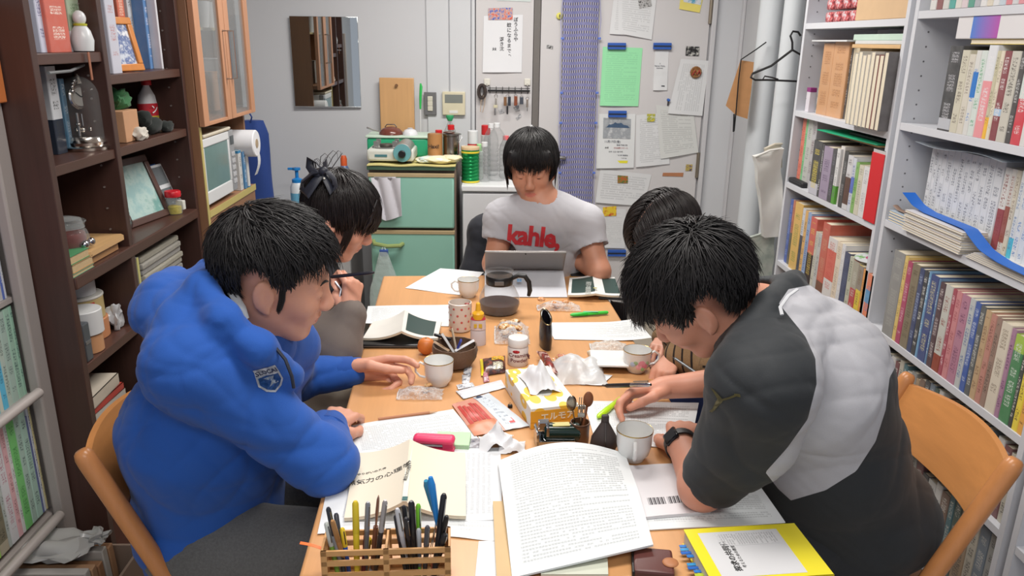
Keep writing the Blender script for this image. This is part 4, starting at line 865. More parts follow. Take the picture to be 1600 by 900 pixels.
b.add(f_+k_,[tuple(range(n))[::-1],tuple(range(n,2*n))]+[(i,(i+1)%n,n+(i+1)%n,n+i)for i in range(n)],smooth=False);b.build('bag_body',M((188,138,92),.75,var=.08,scale=30),t)
b=MB();b.tube([W3(1197,66,3.79),W3(1182,77,3.77),W3(1158,93,3.77),W3(1154,125,3.77),W3(1150,175,3.77),W3(1147,205,3.77)],.003);b.tube([W3(1147,178,3.77),W3(1146,206,3.77)],.004);b.build('cord',BLACK(),t)
def bagthing(nm,lab,poly,y,th,mat,seed):
 t=thing(nm,lab,'bag',tuple(P(*poly[-1],Y=y)))
 bm=bmesh.new();vs=[bm.verts.new(P(*p,Y=y)-t.location)for p in poly];f=bm.faces.new(vs)
 r_=bmesh.ops.extrude_face_region(bm,geom=[f]);
 for v in[g for g in r_['geom']if isinstance(g,bmesh.types.BMVert)]:v.co.y+=th
 bmesh.ops.triangulate(bm,faces=bm.faces[:]);bmesh.ops.subdivide_edges(bm,edges=bm.edges[:],cuts=3,use_grid_fill=True)
 for v in bm.verts:v.co+=Vector((mnoise.noise(v.co*14+Vector((seed,0,0))),mnoise.noise(v.co*14+Vector((0,seed,0)))*1.5,0))*.012
 bmesh.ops.recalc_face_normals(bm,faces=bm.faces[:]);bm.verts.index_update()
 b=MB();b.add([v.co.copy()for v in bm.verts],[[v.index for v in f.verts]for f in bm.faces]);bm.free();b.build('bag_body',mat,t);
 h=MB();a=P(*poly[0],Y=y)-t.location;c=P(*poly[1],Y=y)-t.location;h.tube([a,(a+c)/2+Vector((0,-.01,.01)),c],.005);h.build('folded_edge',mat,t);return t
bagthing('white_bag','crumpled white paper bag hanging in front of the thin pipe',[(1180,245),(1222,232),(1222,300),(1215,370),(1195,372),(1188,300)],3.29,.03,M((214,214,210),.7,var=.04),1)
bagthing('beige_bag','flat beige bag behind the crumpled white bag at the bookcase end',[(1196,232),(1222,225),(1222,262),(1196,262)],3.325,.015,M((195,188,172),.7,var=.06),2)
bagthing('map_sheet','large pale folded map standing at the end of the white bookcase',[(1171,371),(1213,362),(1205,440),(1198,612),(1172,612),(1176,440)],3.36,.02,mottled((196,200,192),(186,194,184),(170,180,172),22),3)
# ================================================================ back area: refrigerator, white cabinet, wall papers
GM=M((144,194,178),.38,var=.02,name='mint_enamel');TRIM=M((178,158,122),.4)
FY=3.80
fl,fr=P(575,300,Y=FY).x,P(712,300,Y=FY).x
ft=P(640,266,Y=FY).z;fs=P(640,358,Y=FY).z
t=thing('refrigerator','old mint green two-door refrigerator against the back wall','refrigerator',((fl+fr)/2,4.05,0))
b=MB();b.box((fl,FY+.045,.03),(fr,4.33,ft),.006);b.build('casing',M((120,100,90),.45,var=.05),t,world=True,label='brownish casing')
for z0,z1 in((.08,fs-.012),(fs+.004,ft-.02)):
 b=MB();b.box((fl+.004,FY,z0),(fr-.008,FY+.042,z1),.008);d=b.build('door',GM,t,world=True)
 e=MB();e.box((fl+.002,FY-.003,z1-.014),(fr-.006,FY+.02,z1+.004),.002);e.build('edge_trim',TRIM,d,world=True)
 if z0<.2:
  a,c=P(582,383,Y=FY-.03),P(628,385,Y=FY-.03)
  h=MB();h.tube([(a.x,FY,a.z+.015),(a.x+.01,FY-.03,a.z+.008),((a.x+c.x)/2,FY-.034,a.z-.004),(c.x-.01,FY-.03,c.z+.004),(c.x,FY,c.z+.006)],.012,squash=.8);h.build('handle',M((140,155,95),.4),d,world=True)
b=MB();b.box((fl-.004,FY+.01,ft-.002),(fr-.004,4.33,ft+.018),.003);b.build('top_board',M((95,135,115),.5),t,world=True)
b=MB();b.box((fl-.002,FY+.02,0),(fl+.04,FY+.06,.03));b.box((fr-.04,FY+.02,0),(fr,FY+.06,.03));b.build('foot',BLACK(),t,world=True)
TZ=ft+.0185
t=thing('yellow_mat','thin yellow mat covering the top of the green refrigerator','mat',((fl+fr)/2,4.05,TZ));b=MB();w=(fr-fl)/2
b.sheet(lambda u,v:(-w+u,-.255+v,.006+.002*math.sin(u*30)),2*w,.5,14,6,.005);b.build('mat',M((205,195,130),.6,var=.05),t)
t=thing('wooden_chopping_board','tall light wooden chopping board leaning on the back wall','board',tuple(P(620,225,Y=4.34)))
a,c=P(593,121,Y=4.345),P(648,224,Y=4.30);t.location=((a.x+c.x)/2,4.325,TZ+.011);hw=(c.x-a.x)/2
b=MB();b.box((-hw,-.01,0),(hw,.008,a.z-TZ-.011),.004,T=TR(rot=(R(-1.5),0,0)));b.build('board',M((205,160,110),.5,kind='woodz',var=.05),t)
b=MB();b.cyl((0,-.016,a.z-TZ-.05),(0,.012,a.z-TZ-.05),.008,14);b.build('hanging_hole',M((120,85,55),.7),t)
TZ+=.0085
def Q(px,py,y=3.95):return P(px,py,Y=y)
a,c=Q(575,250,3.88),Q(648,250,3.88);wx=(c.x-a.x)/2
t=thing('gas_stove','portable gas stove with a black dial on top of the refrigerator','stove',((a.x+c.x)/2,3.93,TZ))
b=MB();b.box((-wx,-.09,.008),(wx,.11,.065),.012);b.build('body',M((205,208,200),.35),t)
for s_ in(-1,1):
 b=MB();b.box((s_*wx*.8-.01,-.08,0),(s_*wx*.8+.01,.1,.01),.002);b.build('foot',BLACK(),t)
b=MB();b.cyl((wx-.055,-.102,.052),(wx-.055,.11,.052),.045,32,bev=.006);b.build('canister_housing',M((140,138,135),.35,.3),t)
b=MB();b.cyl((wx-.055,-.106,.052),(wx-.055,-.1025,.052),.043,32);b.build('dial_plate',M((105,165,170),.4),t)
b=MB();b.cyl((wx-.055,-.125,.048),(wx-.055,-.1065,.048),.018,20,bev=.003);b.build('dial',BLACK(),t)
b=MB();b.box((-wx+.04,-.0915,.03),(-wx+.10,-.0895,.042));b.build('label',M((70,120,130),.5),t)
b=MB();b.cyl((-wx*.25,.01,.066),(-wx*.25,.01,.082),.035,24,bev=.005);b.build('burner',M((90,85,80),.4,.6),t)
b=MB()
for k in range(4):
 an=PI/4+k*PI/2;cx,cy=-wx*.25+.065*math.cos(an),.01+.065*math.sin(an)
 b.box((cx-.012,cy-.002,.064),(cx+.012,cy+.002,.10),.001,T=TR((0,0,0)))
b.tube([(-wx*.25+.07*math.cos(k*PI/12),.01+.07*math.sin(k*PI/12),.068)for k in range(25)],.003,n=6);b.build('pan_support',M((160,160,158),.3,.7),t)
a,c=Q(577,235,4.13),Q(670,235,4.13)
t=thing('plastic_tub','rectangular green plastic tub with a pale rim behind the gas stove','tub',((a.x+c.x)/2,4.15,TZ));wx=(c.x-a.x)/2
b=MB();b.box((-wx,-.09,0),(wx,.09,.095),.01);b.build('tub_body',M((45,165,120),.35),t)
b=MB();b.box((-wx-.006,-.096,.0955),(wx+.006,.096,.108),.004);b.build('rim',M((200,222,205),.35),t)
t=thing('cookware','brown glass lid with a steel handle lying on the green tub','lid',((Q(612,225,4.13)).x,4.12,TZ+.1085));b=MB();b.lathe([(.062,0),(.06,.012),(.045,.028),(.02,.038),(0,.04)],28);b.build('lid',M((110,60,50),.2),t)
b=MB();b.tube([(-.03,0,.036),(-.02,-.005,.05),(.02,-.005,.05),(.03,0,.036)],.003);b.build('handle',M((180,180,180),.2,1),t)
t=thing('steel_tongs','shiny steel utensil resting on the left end of the green tub','utensil',(Q(590,222,4.12).x,4.10,TZ+.1085));b=MB();b.tube([(-.05,0,.035),(-.02,0,.022),(.04,.01,.006)],[.009,.007,.004],squash=.5);b.build('blade',M((190,190,190),.2,1),t)
b=MB();b.tube([(.04,.01,.006),(.07,.015,.006)],.005);b.build('grip',M((90,60,50),.5),t)
t=thing('white_bowl','small upturned white bowl on the green tub','bowl',(Q(642,225,4.12).x,4.10,TZ+.1085));b=MB();b.lathe([(.04,0),(.038,.012),(.028,.025),(.015,.03),(0,.031)],24);b.build('bowl',M((215,216,220),.3),t)
b=MB();b.lathe([(.012,.03),(.014,.035),(.01,.036)],16);b.build('foot_ring',M((200,202,206),.3),t)
def can(nm,lab,cat,px,y,z,r,h,parts,wood=None):
 t=thing(nm,lab,cat,(Q(px,240,y).x,y,z))
 for pn,rr,a,c_,rgb,ro,me in parts:
  b=MB();e=min(.002,rr*.2);b.lathe([(0,a),(rr-e,a),(rr,a+e),(rr,c_-e),(rr-e,c_),(0,c_)],28);b.build(pn,M(rgb,ro,me),t)
 return t
zz=lambda px,py,y:P(px,py,Y=y).z
h=zz(680,209,3.96)-TZ
t=can('bamboo_cup','cylindrical bamboo pot with dark brushed letters on the refrigerator','cup',680,3.96,TZ,.036,h,[('pot',.037,0,h,(175,125,75),.5,0)])
b=MB();b.lathe([(.030,h-.001),(.031,h+.0008),(.0365,h+.0008)],24,cap=False);b.build('rim',M((120,85,50),.6),t)
text('lettering','Haxi!',.026,M((60,40,30),.6),t,TR((t.location.x-.004,3.96-.0375,TZ+h*.55),(PI/2,0,0)),bold=.0006)
h=zz(705,212,3.99)-TZ
t=can('steel_canister','brushed steel canister with a clip lid beside the bamboo pot','canister',705,3.99,TZ,.04,h,[('can_body',.041,0,h,(155,150,145),.25,1),('lid',.043,h,h+.012,(150,148,145),.25,1)])
b=MB();b.tube([(.041,-.02,h-.03),(.055,-.015,h-.01),(.05,-.01,h+.01),(.04,0,h+.01)],.003);b.build('clip',M((190,190,190),.2,1),t)
b=MB();b.ell((-.01,-.015,h+.018),(.03,.015,.006));b.build('spoon',M((90,60,50),.3),t)
for px,y,lab,hh,col in((686,4.12,'red-capped bottle behind the bamboo pot',203,(200,205,205)),(705,4.16,'clear bottle with a red cap behind the steel canister',195,(205,212,212))):
 h=zz(px,hh,y)-TZ
 t=thing('oil_bottle',lab,'bottle',(Q(px,240,y).x,y,TZ));b=MB();b.lathe([(0,0),(.03,0),(.032,.01),(.032,h*.6),(.013,h*.85),(.013,h-.02)],24,cap=False);b.build('bottle_body',thinglass(alpha=.35,tint=col),t)
 b=MB();b.lathe([(0,h-.025),(.018,h-.025),(.018,h-.002),(.016,h),(0,h)],20);b.build('cap',M((205,35,40),.35),t)
h=zz(708,180,4.25)-TZ
t=thing('green_funnel_bottle','clear bottle with a green top under the wall thermostat','bottle',(Q(703,190,4.25).x,4.25,TZ));b=MB();b.lathe([(0,0),(.028,0),(.03,.01),(.03,h*.6),(.012,h*.8),(.012,h-.02)],24,cap=False);b.build('bottle_body',thinglass(alpha=.25),t)
b=MB();b.lathe([(0,h-.03),(.012,h-.03),(.022,h-.008),(.02,h),(0,h)],20);b.build('cap',M((50,160,105),.4),t)
h=zz(658,205,4.24)-TZ
t=thing('patterned_glass','yellow and green striped drinking glass behind the tub','cup',(Q(656,220,4.28).x,4.285,TZ));h=zz(656,208,4.28)-TZ
b=MB();b.lathe([(0,0),(.026,0),(.031,h),(.029,h),(.024,.005),(0,.005)],24);b.build('glass',M((205,212,190),.2),t)
for k in range(4):b=MB();b.lathe([(.0275+.0042*k/4+.0006,h*.3+h*.15*k),(.0277+.0042*k/4+.0006,h*.3+h*.15*k+.006)],24,cap=False);b.build('stripe',M((150,190,80),.3),t)
z1=zz(659,130,4.30);t2=thing('brush','white long-handled brush with a bright green grip standing in the striped glass','brush',(Q(658,200,4.285).x,4.285,TZ+.006));H_=z1-TZ-.006
b=MB();b.tube([(-.005,0,0),(-.002,0,H_*.62)],.0035);b.build('handle',M((215,216,218),.4),t2)
b=MB();b.tube([(-.002,0,H_*.62),(.0,0,H_*.8),(.004,0,H_*.95),(.002,0,H_)],[.005,.007,.008,.004]);b.build('grip',M((50,185,90),.4),t2)
blob('folded_towel','cream towel with pale blue stripes lying folded on the refrigerator','towel',((Q(685,248,3.87)).x,3.87,TZ),[(0,0,.018,.10,.05,.018),(.06,0,.022,.06,.045,.016),(-.06,0,.014,.05,.045,.014)],mottled((195,212,210),(220,212,180),(225,215,175),12,'striped_towelling'),.012)
wl,wr=P(721,300,Y=3.83).x,.16;wt=P(760,290,Y=3.83).z
t=thing('white_cabinet','white cabinet right of the refrigerator holding bottles and a green can','cabinet',((wl+wr)/2,4.0,0))
wc=M((208,209,212),.4,var=.01)
b=MB();b.box((wl+.004,3.84,.03),(wr-.004,4.27,wt-.035),.004);b.build('body',wc,t,world=True)
b=MB();b.box((wl,3.82,wt-.03),(wr,4.28,wt),.006);b.build('top',M((218,220,222),.35,var=.01),t,world=True)
b=MB();b.box((wl+.008,3.826,.06),(wr-.008,3.839,wt-.04),.004);b.build('door',wc,t,world=True)
b=MB();b.box((wl+.01,3.86,0),(wr-.01,4.24,.03));b.build('plinth',M((120,120,122),.6),t,world=True)
Z=wt+.0005
h=zz(735,229,3.93)-Z
t=thing('green_can','green ribbed metal can with yellow bands on the white cabinet','can',(Q(735,270,3.93).x,3.93,Z))
prof=[(0,0),(.044,0),(.045,.003)]
for k in range(7):q=.018+k*(h-.05)/7;prof+=[(.045,q),(.0435,q+.004),(.045,q+.008)]
prof+=[(.045,h-.014)]
b=MB();b.lathe(prof+[(.043,h-.014),(0,h-.014)],32);b.build('can_body',M((30,150,85),.18,.6),t)
for q in(.001,h-.03):b=MB();b.lathe([(.0455,q),(.0458,q+.001),(.0458,q+.008),(.0455,q+.009)],32,cap=False);b.build('yellow_band',M((225,205,60),.3),t)
b=MB();b.lathe([(0,h-.014),(.046,h-.014),(.0465,h-.004),(.045,h),(0,h)],32);b.build('lid',M((205,180,140),.4),t)
h=zz(739,204,4.06)-Z
can('spray_can','red and white spray can with a white cap behind the green can','can',739,4.06,Z,.03,h,[('can_body',.028,0,h*.5,(200,205,205),.3,0),('red_label',.0285,h*.5,h*.72,(195,35,40),.35,0),('cap',.027,h*.72+.0005,h,(215,218,220),.35,0)])
h=zz(748,226,3.99)-Z
can('small_bottle','small bottle with a pale green cap touching the green can','bottle',749,4.02,Z,.02,h,[('bottle_body',.02,0,h*.8,(195,205,200),.3,0),('cap',.014,h*.8,h,(160,215,150),.4,0)])
can('small_bottle','small bottle with a white cap standing left of the spray can','bottle',724.5,4.1,Z,.02,h,[('bottle_body',.02,0,h*.75,(205,205,200),.3,0),('cap',.015,h*.75,h*.9,(215,215,215),.4,0)])
def pet(px,y,top,r,lab,cap,tint=(225,232,234),lidn=True,al=.14):
 h=zz(px,top,y)-Z
 t=thing('plastic_bottle',lab,'bottle',(Q(px,260,y).x,y,Z));prof=[(0,.006),(r*.7,0),(r,.01)]
 nseg=7
 for k in range(nseg):q=.02+k*(h*.62)/nseg;prof+=[(r,q),(r*.93,q+h*.02),(r,q+h*.04)]
 prof+=[(r,h*.68),(r*.8,h*.80),(.015,h*.92),(.014,h-.02)]
 b=MB();b.lathe(prof,28,cap=False);b.build('bottle_body',thinglass(alpha=al,tint=tint),t)
 b=MB();b.lathe([(0,h-.022),(.016,h-.022),(.016,h-.001),(.015,h),(0,h)],18);b.build('cap',M(cap,.4),t)
pet(757,3.95,222,.03,'small clear ribbed bottle beside the green can',(215,218,220))
pet(776,3.99,192,.048,'large clear ribbed plastic bottle on the white cabinet',(220,222,224))
pet(767,4.14,193,.04,'clear bottle behind the large ribbed bottle, white topped',(222,224,226))
pet(790,4.05,212,.035,'clear bottle with a pink cap near the man with the laptop',(225,110,115),al=.3)
h=zz(759,196,4.2)-Z;can('red_topped_can','can with a red top behind the clear bottles','can',759,4.22,Z,.03,h,[('can_body',.026,0,h*.8,(205,205,205),.3,0),('red_top',.024,h*.8,h,(200,40,45),.4,0)])
a,c=P(580,277,Y=FY-.012),P(628,345,Y=FY-.012)
t=thing('white_towel','white towel hanging on the upper refrigerator door','towel',(a.x,FY-.006,a.z))
w,hh=c.x-a.x,a.z-c.z
b=MB();b.sheet(lambda u,v:(u+(.028*(1-v/hh)if u<w*.5 else 0)*0+.35*(hh-v)*max(0,.45-u/w)*1.0,-.010-.012*abs(math.sin(u*48+v*9)),-(hh-v)*(1-.22*abs(u/w-.45))),w,hh,20,16,.004);b.build('cloth',M((205,204,212),.9,kind='fabric',var=.04),t)
b=MB();b.box((.012,-.016,-.008),(w*.85,-.002,.004),.003);b.build('hanging_bar',M((170,170,178),.3,.6),t)
t=thing('plastic_bag','translucent white plastic bag hanging from a blue clip on the lower refrigerator door','bag',tuple(P(600,392,Y=FY-.04)))
top,bot=P(600,392,Y=FY-.05),P(600,478,Y=FY-.05);H_=top.z-bot.z
def bagf(a,f):
 rx=(.018+.052*min(1,f*1.6));return(rx*math.cos(a)*(1+.12*math.sin(a*5+f*4)),-.012+.022*f*math.sin(a)-.01,-f*H_+.01*math.sin(a*3)*f)
vs=[];fs=[];n,m=14,28
for i in range(n+1):
 for j in range(m):vs.append(bagf(2*PI*j/m,i/n))
for i in range(n):
 for j in range(m):fs.append((i*m+j,(i+1)*m+j,(i+1)*m+(j+1)%m,i*m+(j+1)%m))
fs.append(tuple(n*m+j for j in range(m))[::-1])
b=MB();b.add(vs,fs);b.build('bag_body',M((205,222,220),.35,kind='clear',var=.55,scale=30),t)
b=MB();b.tube([(-.014,-.01,-.03),(-.012,-.012,0),(-.004,-.01,.02)],.004);b.tube([(.014,-.01,-.03),(.012,-.012,0),(.004,-.01,.02)],.004);b.build('handle_loop',M((205,222,220),.35,kind='clear',var=.6,scale=30),t)
b=MB();b.box((-.02,-.022,-.022),(.022,-.002,.01),.003);b.build('clip',M((60,90,160),.4),t)
# ---------------- fixtures on the back wall
def wallbox(px0,py0,px1,py1,y,d):
 a,c=P(px0,py0,Y=y),P(px1,py1,Y=y);return a.x,c.x,c.z,a.z
x0,x1,z0,z1=wallbox(662,144,682,180,YB-.03,0)
t=thing('light_switch','grey wall switch plate with three cream rocker switches','switch',((x0+x1)/2,YB-.013,z0));w=(x1-x0)/2
b=MB();b.box((-w,-.012,0),(w,0,z1-z0),.003);b.build('plate',M((108,108,110),.4),t)
for k in range(3):q=(z1-z0)*(.18+.215*k);b=MB();b.box((-.014,-.018,q),(.014,-.012,q+.026),.003);b.build('rocker',M((208,205,190),.4),t)
x0,x1,z0,z1=wallbox(691,143,727,180,YB-.03,0)
t=thing('wall_thermostat','cream wall thermostat with a grey display','thermostat',((x0+x1)/2,YB-.013,z0));w=(x1-x0)/2;H_=z1-z0
b=MB();b.box((-w,-.022,0),(w,0,H_),.004);b.build('casing',M((212,205,178),.4),t)
b=MB();b.box((-w*.78,-.0235,H_*.52),(w*.78,-.0215,H_*.88),.001);b.build('display',M((125,130,125),.25),t)
b=MB();b.box((-w*.4,-.024,H_*.08),(w*.35,-.0215,H_*.2),.001);b.build('button',M((222,222,220),.4),t)
# ---------------- papers held on the steel partition and door
DY=YB-.016
def wpaper(name,lab,pts,mat,y=DY,cat='paper',curl=.006,layer=0,grp=None,extra=None,th=.0006):
 q=[P(*p,Y=y-.0015*layer)for p in pts]
 W_=((q[1]-q[0]).length+(q[2]-q[3]).length)/2;H_=((q[3]-q[0]).length+(q[2]-q[1]).length)/2
 t=thing(name,lab,cat,tuple(q[3]),group=grp)
 def fn(u,v):
  a,c=u/W_,v/H_
  p=(q[3]*(1-a)+q[2]*a)*(1-c)+(q[0]*(1-a)+q[1]*a)*c
  return p-q[3]+Vector((0,-curl*(1-c)**3*(1+.4*math.sin(a*5))-.0008,0))
 b=MB();b.sheet(fn,W_,H_,8,10,th);b.build('sheet',mat(W_,H_)if callable(mat)else mat,t)
 t['w_']=0;del t['w_']
 return t,q,W_,H_
PW=(212,214,216)
t,q,W_,H_=wpaper('calligraphy_poster','white poster with four columns of Japanese brush writing on the narrow steel leaf',[(756,25),(817,23),(815,113),(754,113)],M((222,224,228),.7,var=.01),y=YB-.014,cat='poster')
inkm=M((50,50,54),.7)
for px,py,s,st,hh in((806,27,'ぼうふらや',9.0,0),(795.5,35.5,'蚊になるまでの',9.0,0),(784,58,'浮き沈み',8.6,0),(772.5,74,'林家二平',8.6,0)):
 for k,chh in enumerate(s):
  p=P(px,py+4+k*(st-.9 if len(s)>6 else st-1.3),Y=YB-.0165);text('brush_character',chh,.0245,inkm,t,TR(p,(PI/2,0,0)),bold=.0003)
def art(c1,c2,c3,s=60,nm='picture_print'):return mottled(c1,c2,c3,s,nm)
wpaper('picture_card','small red and blue abstract picture fixed above the brush poster',[(763,13),(801,12),(801,31),(763,31)],art((210,80,60),(200,170,160),(60,90,180)),y=YB-.014,cat='picture',layer=2,curl=0)
wpaper('paper_sheet','white sheet edge with a green rim at the very top of the narrow leaf',[(777,-30),(829,-30),(829,3),(777,1)],M((205,215,214),.7),y=YB-.014,curl=0)
hm=lambda dens=.5,row=.011,col=(95,98,105),pap=PW,vert=False,head=0.:(lambda W_,H_:inkmat(pap,col,row=row,chp=.007,W=W_,H=H_,marg=.022,dens=dens,vertical=vert,head=head))
wpaper('paper_sheet','white photocopy under the top one, its left part showing tilted',[(961,-20),(1010,-22),(1000,56),(952,53)],hm(.35),layer=0)
t,q,W_,H_=wpaper('paper_sheet','white photocopy with a black and white picture at the top of the door',[(966,-40),(1030,-38),(1018,62),(966,52)],hm(.4,head=.10),layer=1)
for nm,pts,m_ in(('printed_picture',[(996,-6),(1016,-8),(1019,10),(999,14)],art((60,60,60),(190,190,190),(110,110,110))),('printed_logo',[(977,18),(981,17),(981,27),(977,28)],M((70,72,75),.7))):
 qq=[P(*p,Y=DY-.0032)-t.location for p in pts];b=MB();b.add([v+Vector((0,d,0))for d in(-.0004,0)for v in(qq[0],qq[1],qq[2],qq[3])],[(3,2,1,0),(4,5,6,7),(0,1,5,4),(1,2,6,5),(2,3,7,6),(3,0,4,7)],smooth=False);b.build(nm,m_,t)
wpaper('green_paper','mint green printed sheet held on the door by a blue magnet bar',[(942,73),(1004,75),(997,166),(937,165)],hm(.35,col=(90,150,120),pap=(150,222,170)),layer=0)
wpaper('yellow_note','yellow sticky note at the top right of the door',[(1063,-2),(1098,0),(1093,20),(1061,14)],M((225,210,110),.7),cat='note',curl=.003)
wpaper('card','small white card with a blue spot over the yellow note',[(1067,-10),(1097,-8),(1095,8),(1068,3)],art((215,215,215),(205,210,215),(90,160,190),30),cat='card',layer=1,curl=.0)
t,q,W_,H_=wpaper('narrow_leaflet','narrow white folded leaflet held on the door by a blue magnet bar',[(1024,79),(1045,79),(1042,141),(1020,141)],M((216,218,220),.7),cat='leaflet',th=.006)
text('lettering','Y\nNaruo Heito\nmaroon',.011,M((80,82,90),.7),t,TR(P(1031,103,Y=DY-.0035),(PI/2,0,0)))
text('lettering','▬',.018,M((50,52,60),.7),t,TR(P(1036,134,Y=DY-.006),(PI/2,0,0)))
wpaper('photo_card','small dark portrait photograph magnet on the door',[(1072,72),(1093,73),(1092,88),(1071,87)],art((30,30,32),(60,60,62),(190,190,185),50),cat='photo',curl=0)
wpaper('paper_sheet','white printed sheet held by a round carved magnet',[(1064,92),(1108,95),(1097,181),(1043,177)],hm(.4,vert=True),layer=2)
t=thing('carved_magnet','round brown carved magnet on the white sheet','magnet',tuple(P(1087,113,Y=DY-.0055)));b=MB();b.lathe([(0,0),(.030,0),(.032,.006),(.026,.012),(.018,.010),(.012,.016),(0,.017)],14,TR(rot=(PI/2,0,0)));b.build('disc',mottled((150,105,60),(120,80,50),(180,140,90),60),t)
b=MB();b.tube([(-.02,-.012,-.014),(-.008,-.02,.01),(.004,-.016,-.01),(.016,-.018,.012),(.022,-.012,-.008)],.004);b.build('carving',M((165,60,50),.5),t)
wpaper('paper_sheet','large grey tinted handwritten sheet overlapping the right door papers',[(1025,164),(1083,171),(1091,238),(1032,248)],hm(.45,pap=(205,207,205)),layer=1)
wpaper('paper_sheet','white handwritten sheet hanging between the concert poster and the grey sheet',[(994,180),(1042,176),(1046,256),(993,261)],hm(.45),layer=0)
t,q,W_,H_=wpaper('event_poster','event poster with a snowy mountain photograph and a yellow stripe',[(936,178),(993,178),(990,262),(931,263)],M((216,219,220),.6,var=.01),cat='poster',layer=1)
def patch(nm,pts,m_,off=.0045):
 qq=[P(*p,Y=DY-off)-t.location for p in pts];b=MB();b.add([v+Vector((0,d,0))for d in(-.0003,0)for v in qq],[(3,2,1,0),(4,5,6,7),(0,1,5,4),(1,2,6,5),(2,3,7,6),(3,0,4,7)],smooth=False);return b.build(nm,m_,t)
patch('photograph',[(943,184),(986,186),(985,217),(942,216)],mottled((165,170,175),(150,155,160),(200,203,206),18))
cp=[]
for k in range(13):cp.append((945+39*k/12,199-7*math.sin(PI*k/12)+1.2*math.sin(k*2.2)))
poly=[P(x,y_,Y=DY-.0054)-t.location for x,y_ in cp];n=len(poly)
b=MB();b.add(poly+[v+Vector((0,.0004,0))for v in poly],[tuple(range(n)),tuple(range(n,2*n))[::-1]]+[(i,n+i,n+(i+1)%n,(i+1)%n)for i in range(n)],smooth=False);b.build('mountain',M((70,95,125),.6,var=.3),t)
for px,py,s,sz,c in((957,221.5,'11月17日(金)',.020,(70,75,90)),(972,227,'開演 午後七時',.012,(70,75,90)),(948,231,'会場',.013,(40,40,45)),(970,231.5,'文化会館 小ホール',.012,(170,70,70)),(962,237.5,'前売 当日 各千円',.013,(60,62,70)),(972,243,'主催 実行委員会',.011,(70,75,90)),(972,247.5,'協力 地域の会',.010,(70,75,90))):
 text('lettering',s,sz*.8,M(c,.7),t,TR(P(px,py,Y=DY-.0052),(PI/2,0,0)))
patch('portrait',[(944,239),(951,239),(951,248),(943,248)],mottled((190,90,70),(215,150,120),(120,60,50),60))
patch('yellow_stripe',[(938,251),(981,251),(980,255),(938,255)],M((228,220,60),.6),.0065)
for px,y0_,nm in((963,72,'above the green sheet'),(1034,72,'above the narrow leaflet'),(964,178,'above the mountain poster'),(963,395,'low on the door')):
 a=P(px-14,y0_+5,Y=DY-.006);c=P(px+15,y0_-5,Y=DY-.006)
 tt=thing('magnet_bar','blue magnet bar with a dark middle line '+nm,'magnet',(a.x,DY-.006,a.z),group=None)
 b=MB();b.box((0,-.012,0),(c.x-a.x,0,c.z-a.z),.002);b.build('bar',M((45,90,175),.4),tt);b=MB();b.box((.002,-.0135,(c.z-a.z)*.38),(c.x-a.x-.002,-.0122,(c.z-a.z)*.6));b.build('groove',M((30,40,60),.5),tt)
t,q,W_,H_=wpaper('paper_sheet','tilted white form with a red picture magnet below the mountain poster',[(938,264),(1018,273),(1006,322),(930,316)],hm(.45,row=.013),layer=0)
wpaper('picture_magnet','red and green picture magnet on the tilted form',[(965,274),(981,275),(981,286),(965,286)],art((190,80,50),(150,120,60),(80,110,60),60),cat='magnet',layer=3,curl=0,th=.002)
wpaper('paper_sheet','faint printed sheet low on the door under the yellow magnet',[(928,325),(978,327),(976,388),(932,386)],hm(.25),layer=0)
wpaper('picture_magnet','yellow magnet with a small red figure',[(942,324),(963,322),(963,337),(942,338)],art((225,195,60),(225,195,60),(190,80,50),40),cat='magnet',layer=2,curl=0,th=.002)
wpaper('yellow_note','small green and yellow magnet on the handwritten sheet',[(1011,178),(1024,178),(1023,190),(1011,190)],art((215,215,190),(150,160,60),(210,190,70),60),cat='magnet',layer=3,curl=0,th=.002)
wpaper('picture_magnet','small purple and yellow magnet near the door edge',[(1072,257),(1082,257),(1081,267),(1071,267)],art((90,60,110),(200,180,90),(60,40,90),60),cat='magnet',curl=0,th=.002)
wpaper('wooden_bar_magnet','narrow orange brown bar magnet near the door edge',[(1036,270),(1068,270),(1067,276),(1035,275)],M((175,120,85),.5),cat='magnet',curl=0,th=.004)
t=thing('yellow_hook','small yellow hook at the top of the door left of the curtain','hook',tuple(P(874,25,Y=DY)));b=MB();b.lathe([(0,0),(.016,0),(.017,.008),(.012,.013),(0,.014)],20,TR(rot=(PI/2,0,0)));b.build('disc',M((225,220,110),.4),t);b=MB();b.tube([(0,-.012,0),(0,-.02,-.005),(0,-.018,.008)],.003);b.build('peg',M((90,80,50),.4),t)
wpaper('small_sticker','tiny black and white sticker left of the woven curtain',[(854,70),(864,71),(864,77),(854,75)],art((205,205,205),(150,150,150),(40,40,40),90),cat='sticker',curl=0)
t=thing('push_pin_magnet','small blue pin magnet between the door papers','magnet',tuple(P(1044,156,Y=DY)));b=MB();b.lathe([(.008,0),(.005,.006),(.004,.018),(.007,.022),(0,.023)],14,TR(rot=(PI/2,0,0)));b.build('pin',M((50,100,180),.3),t);b=MB();b.cyl((0,0,-.03),(0,-.006,0),.004,8);b.build('stem',M((60,60,66),.4),t)
t=thing('round_knob','small white round magnet low on the narrow steel leaf','magnet',tuple(P(830,198,Y=YB-.014)));b=MB();b.lathe([(0,0),(.010,0),(.011,.006),(.006,.011),(0,.012)],18,TR(rot=(PI/2,0,0)));b.build('knob',M((220,222,224),.35),t)
m,nt,bb=newmat('woven_beads');uv=nt.nodes.new('ShaderNodeTexCoord').outputs['UV'];s_=nt.nodes.new('ShaderNodeSeparateXYZ');L(nt,uv,s_.inputs[0])
wob=mth(nt,'MULTIPLY',mth(nt,'SINE',mth(nt,'MULTIPLY',s_.outputs[0],40)),.002)
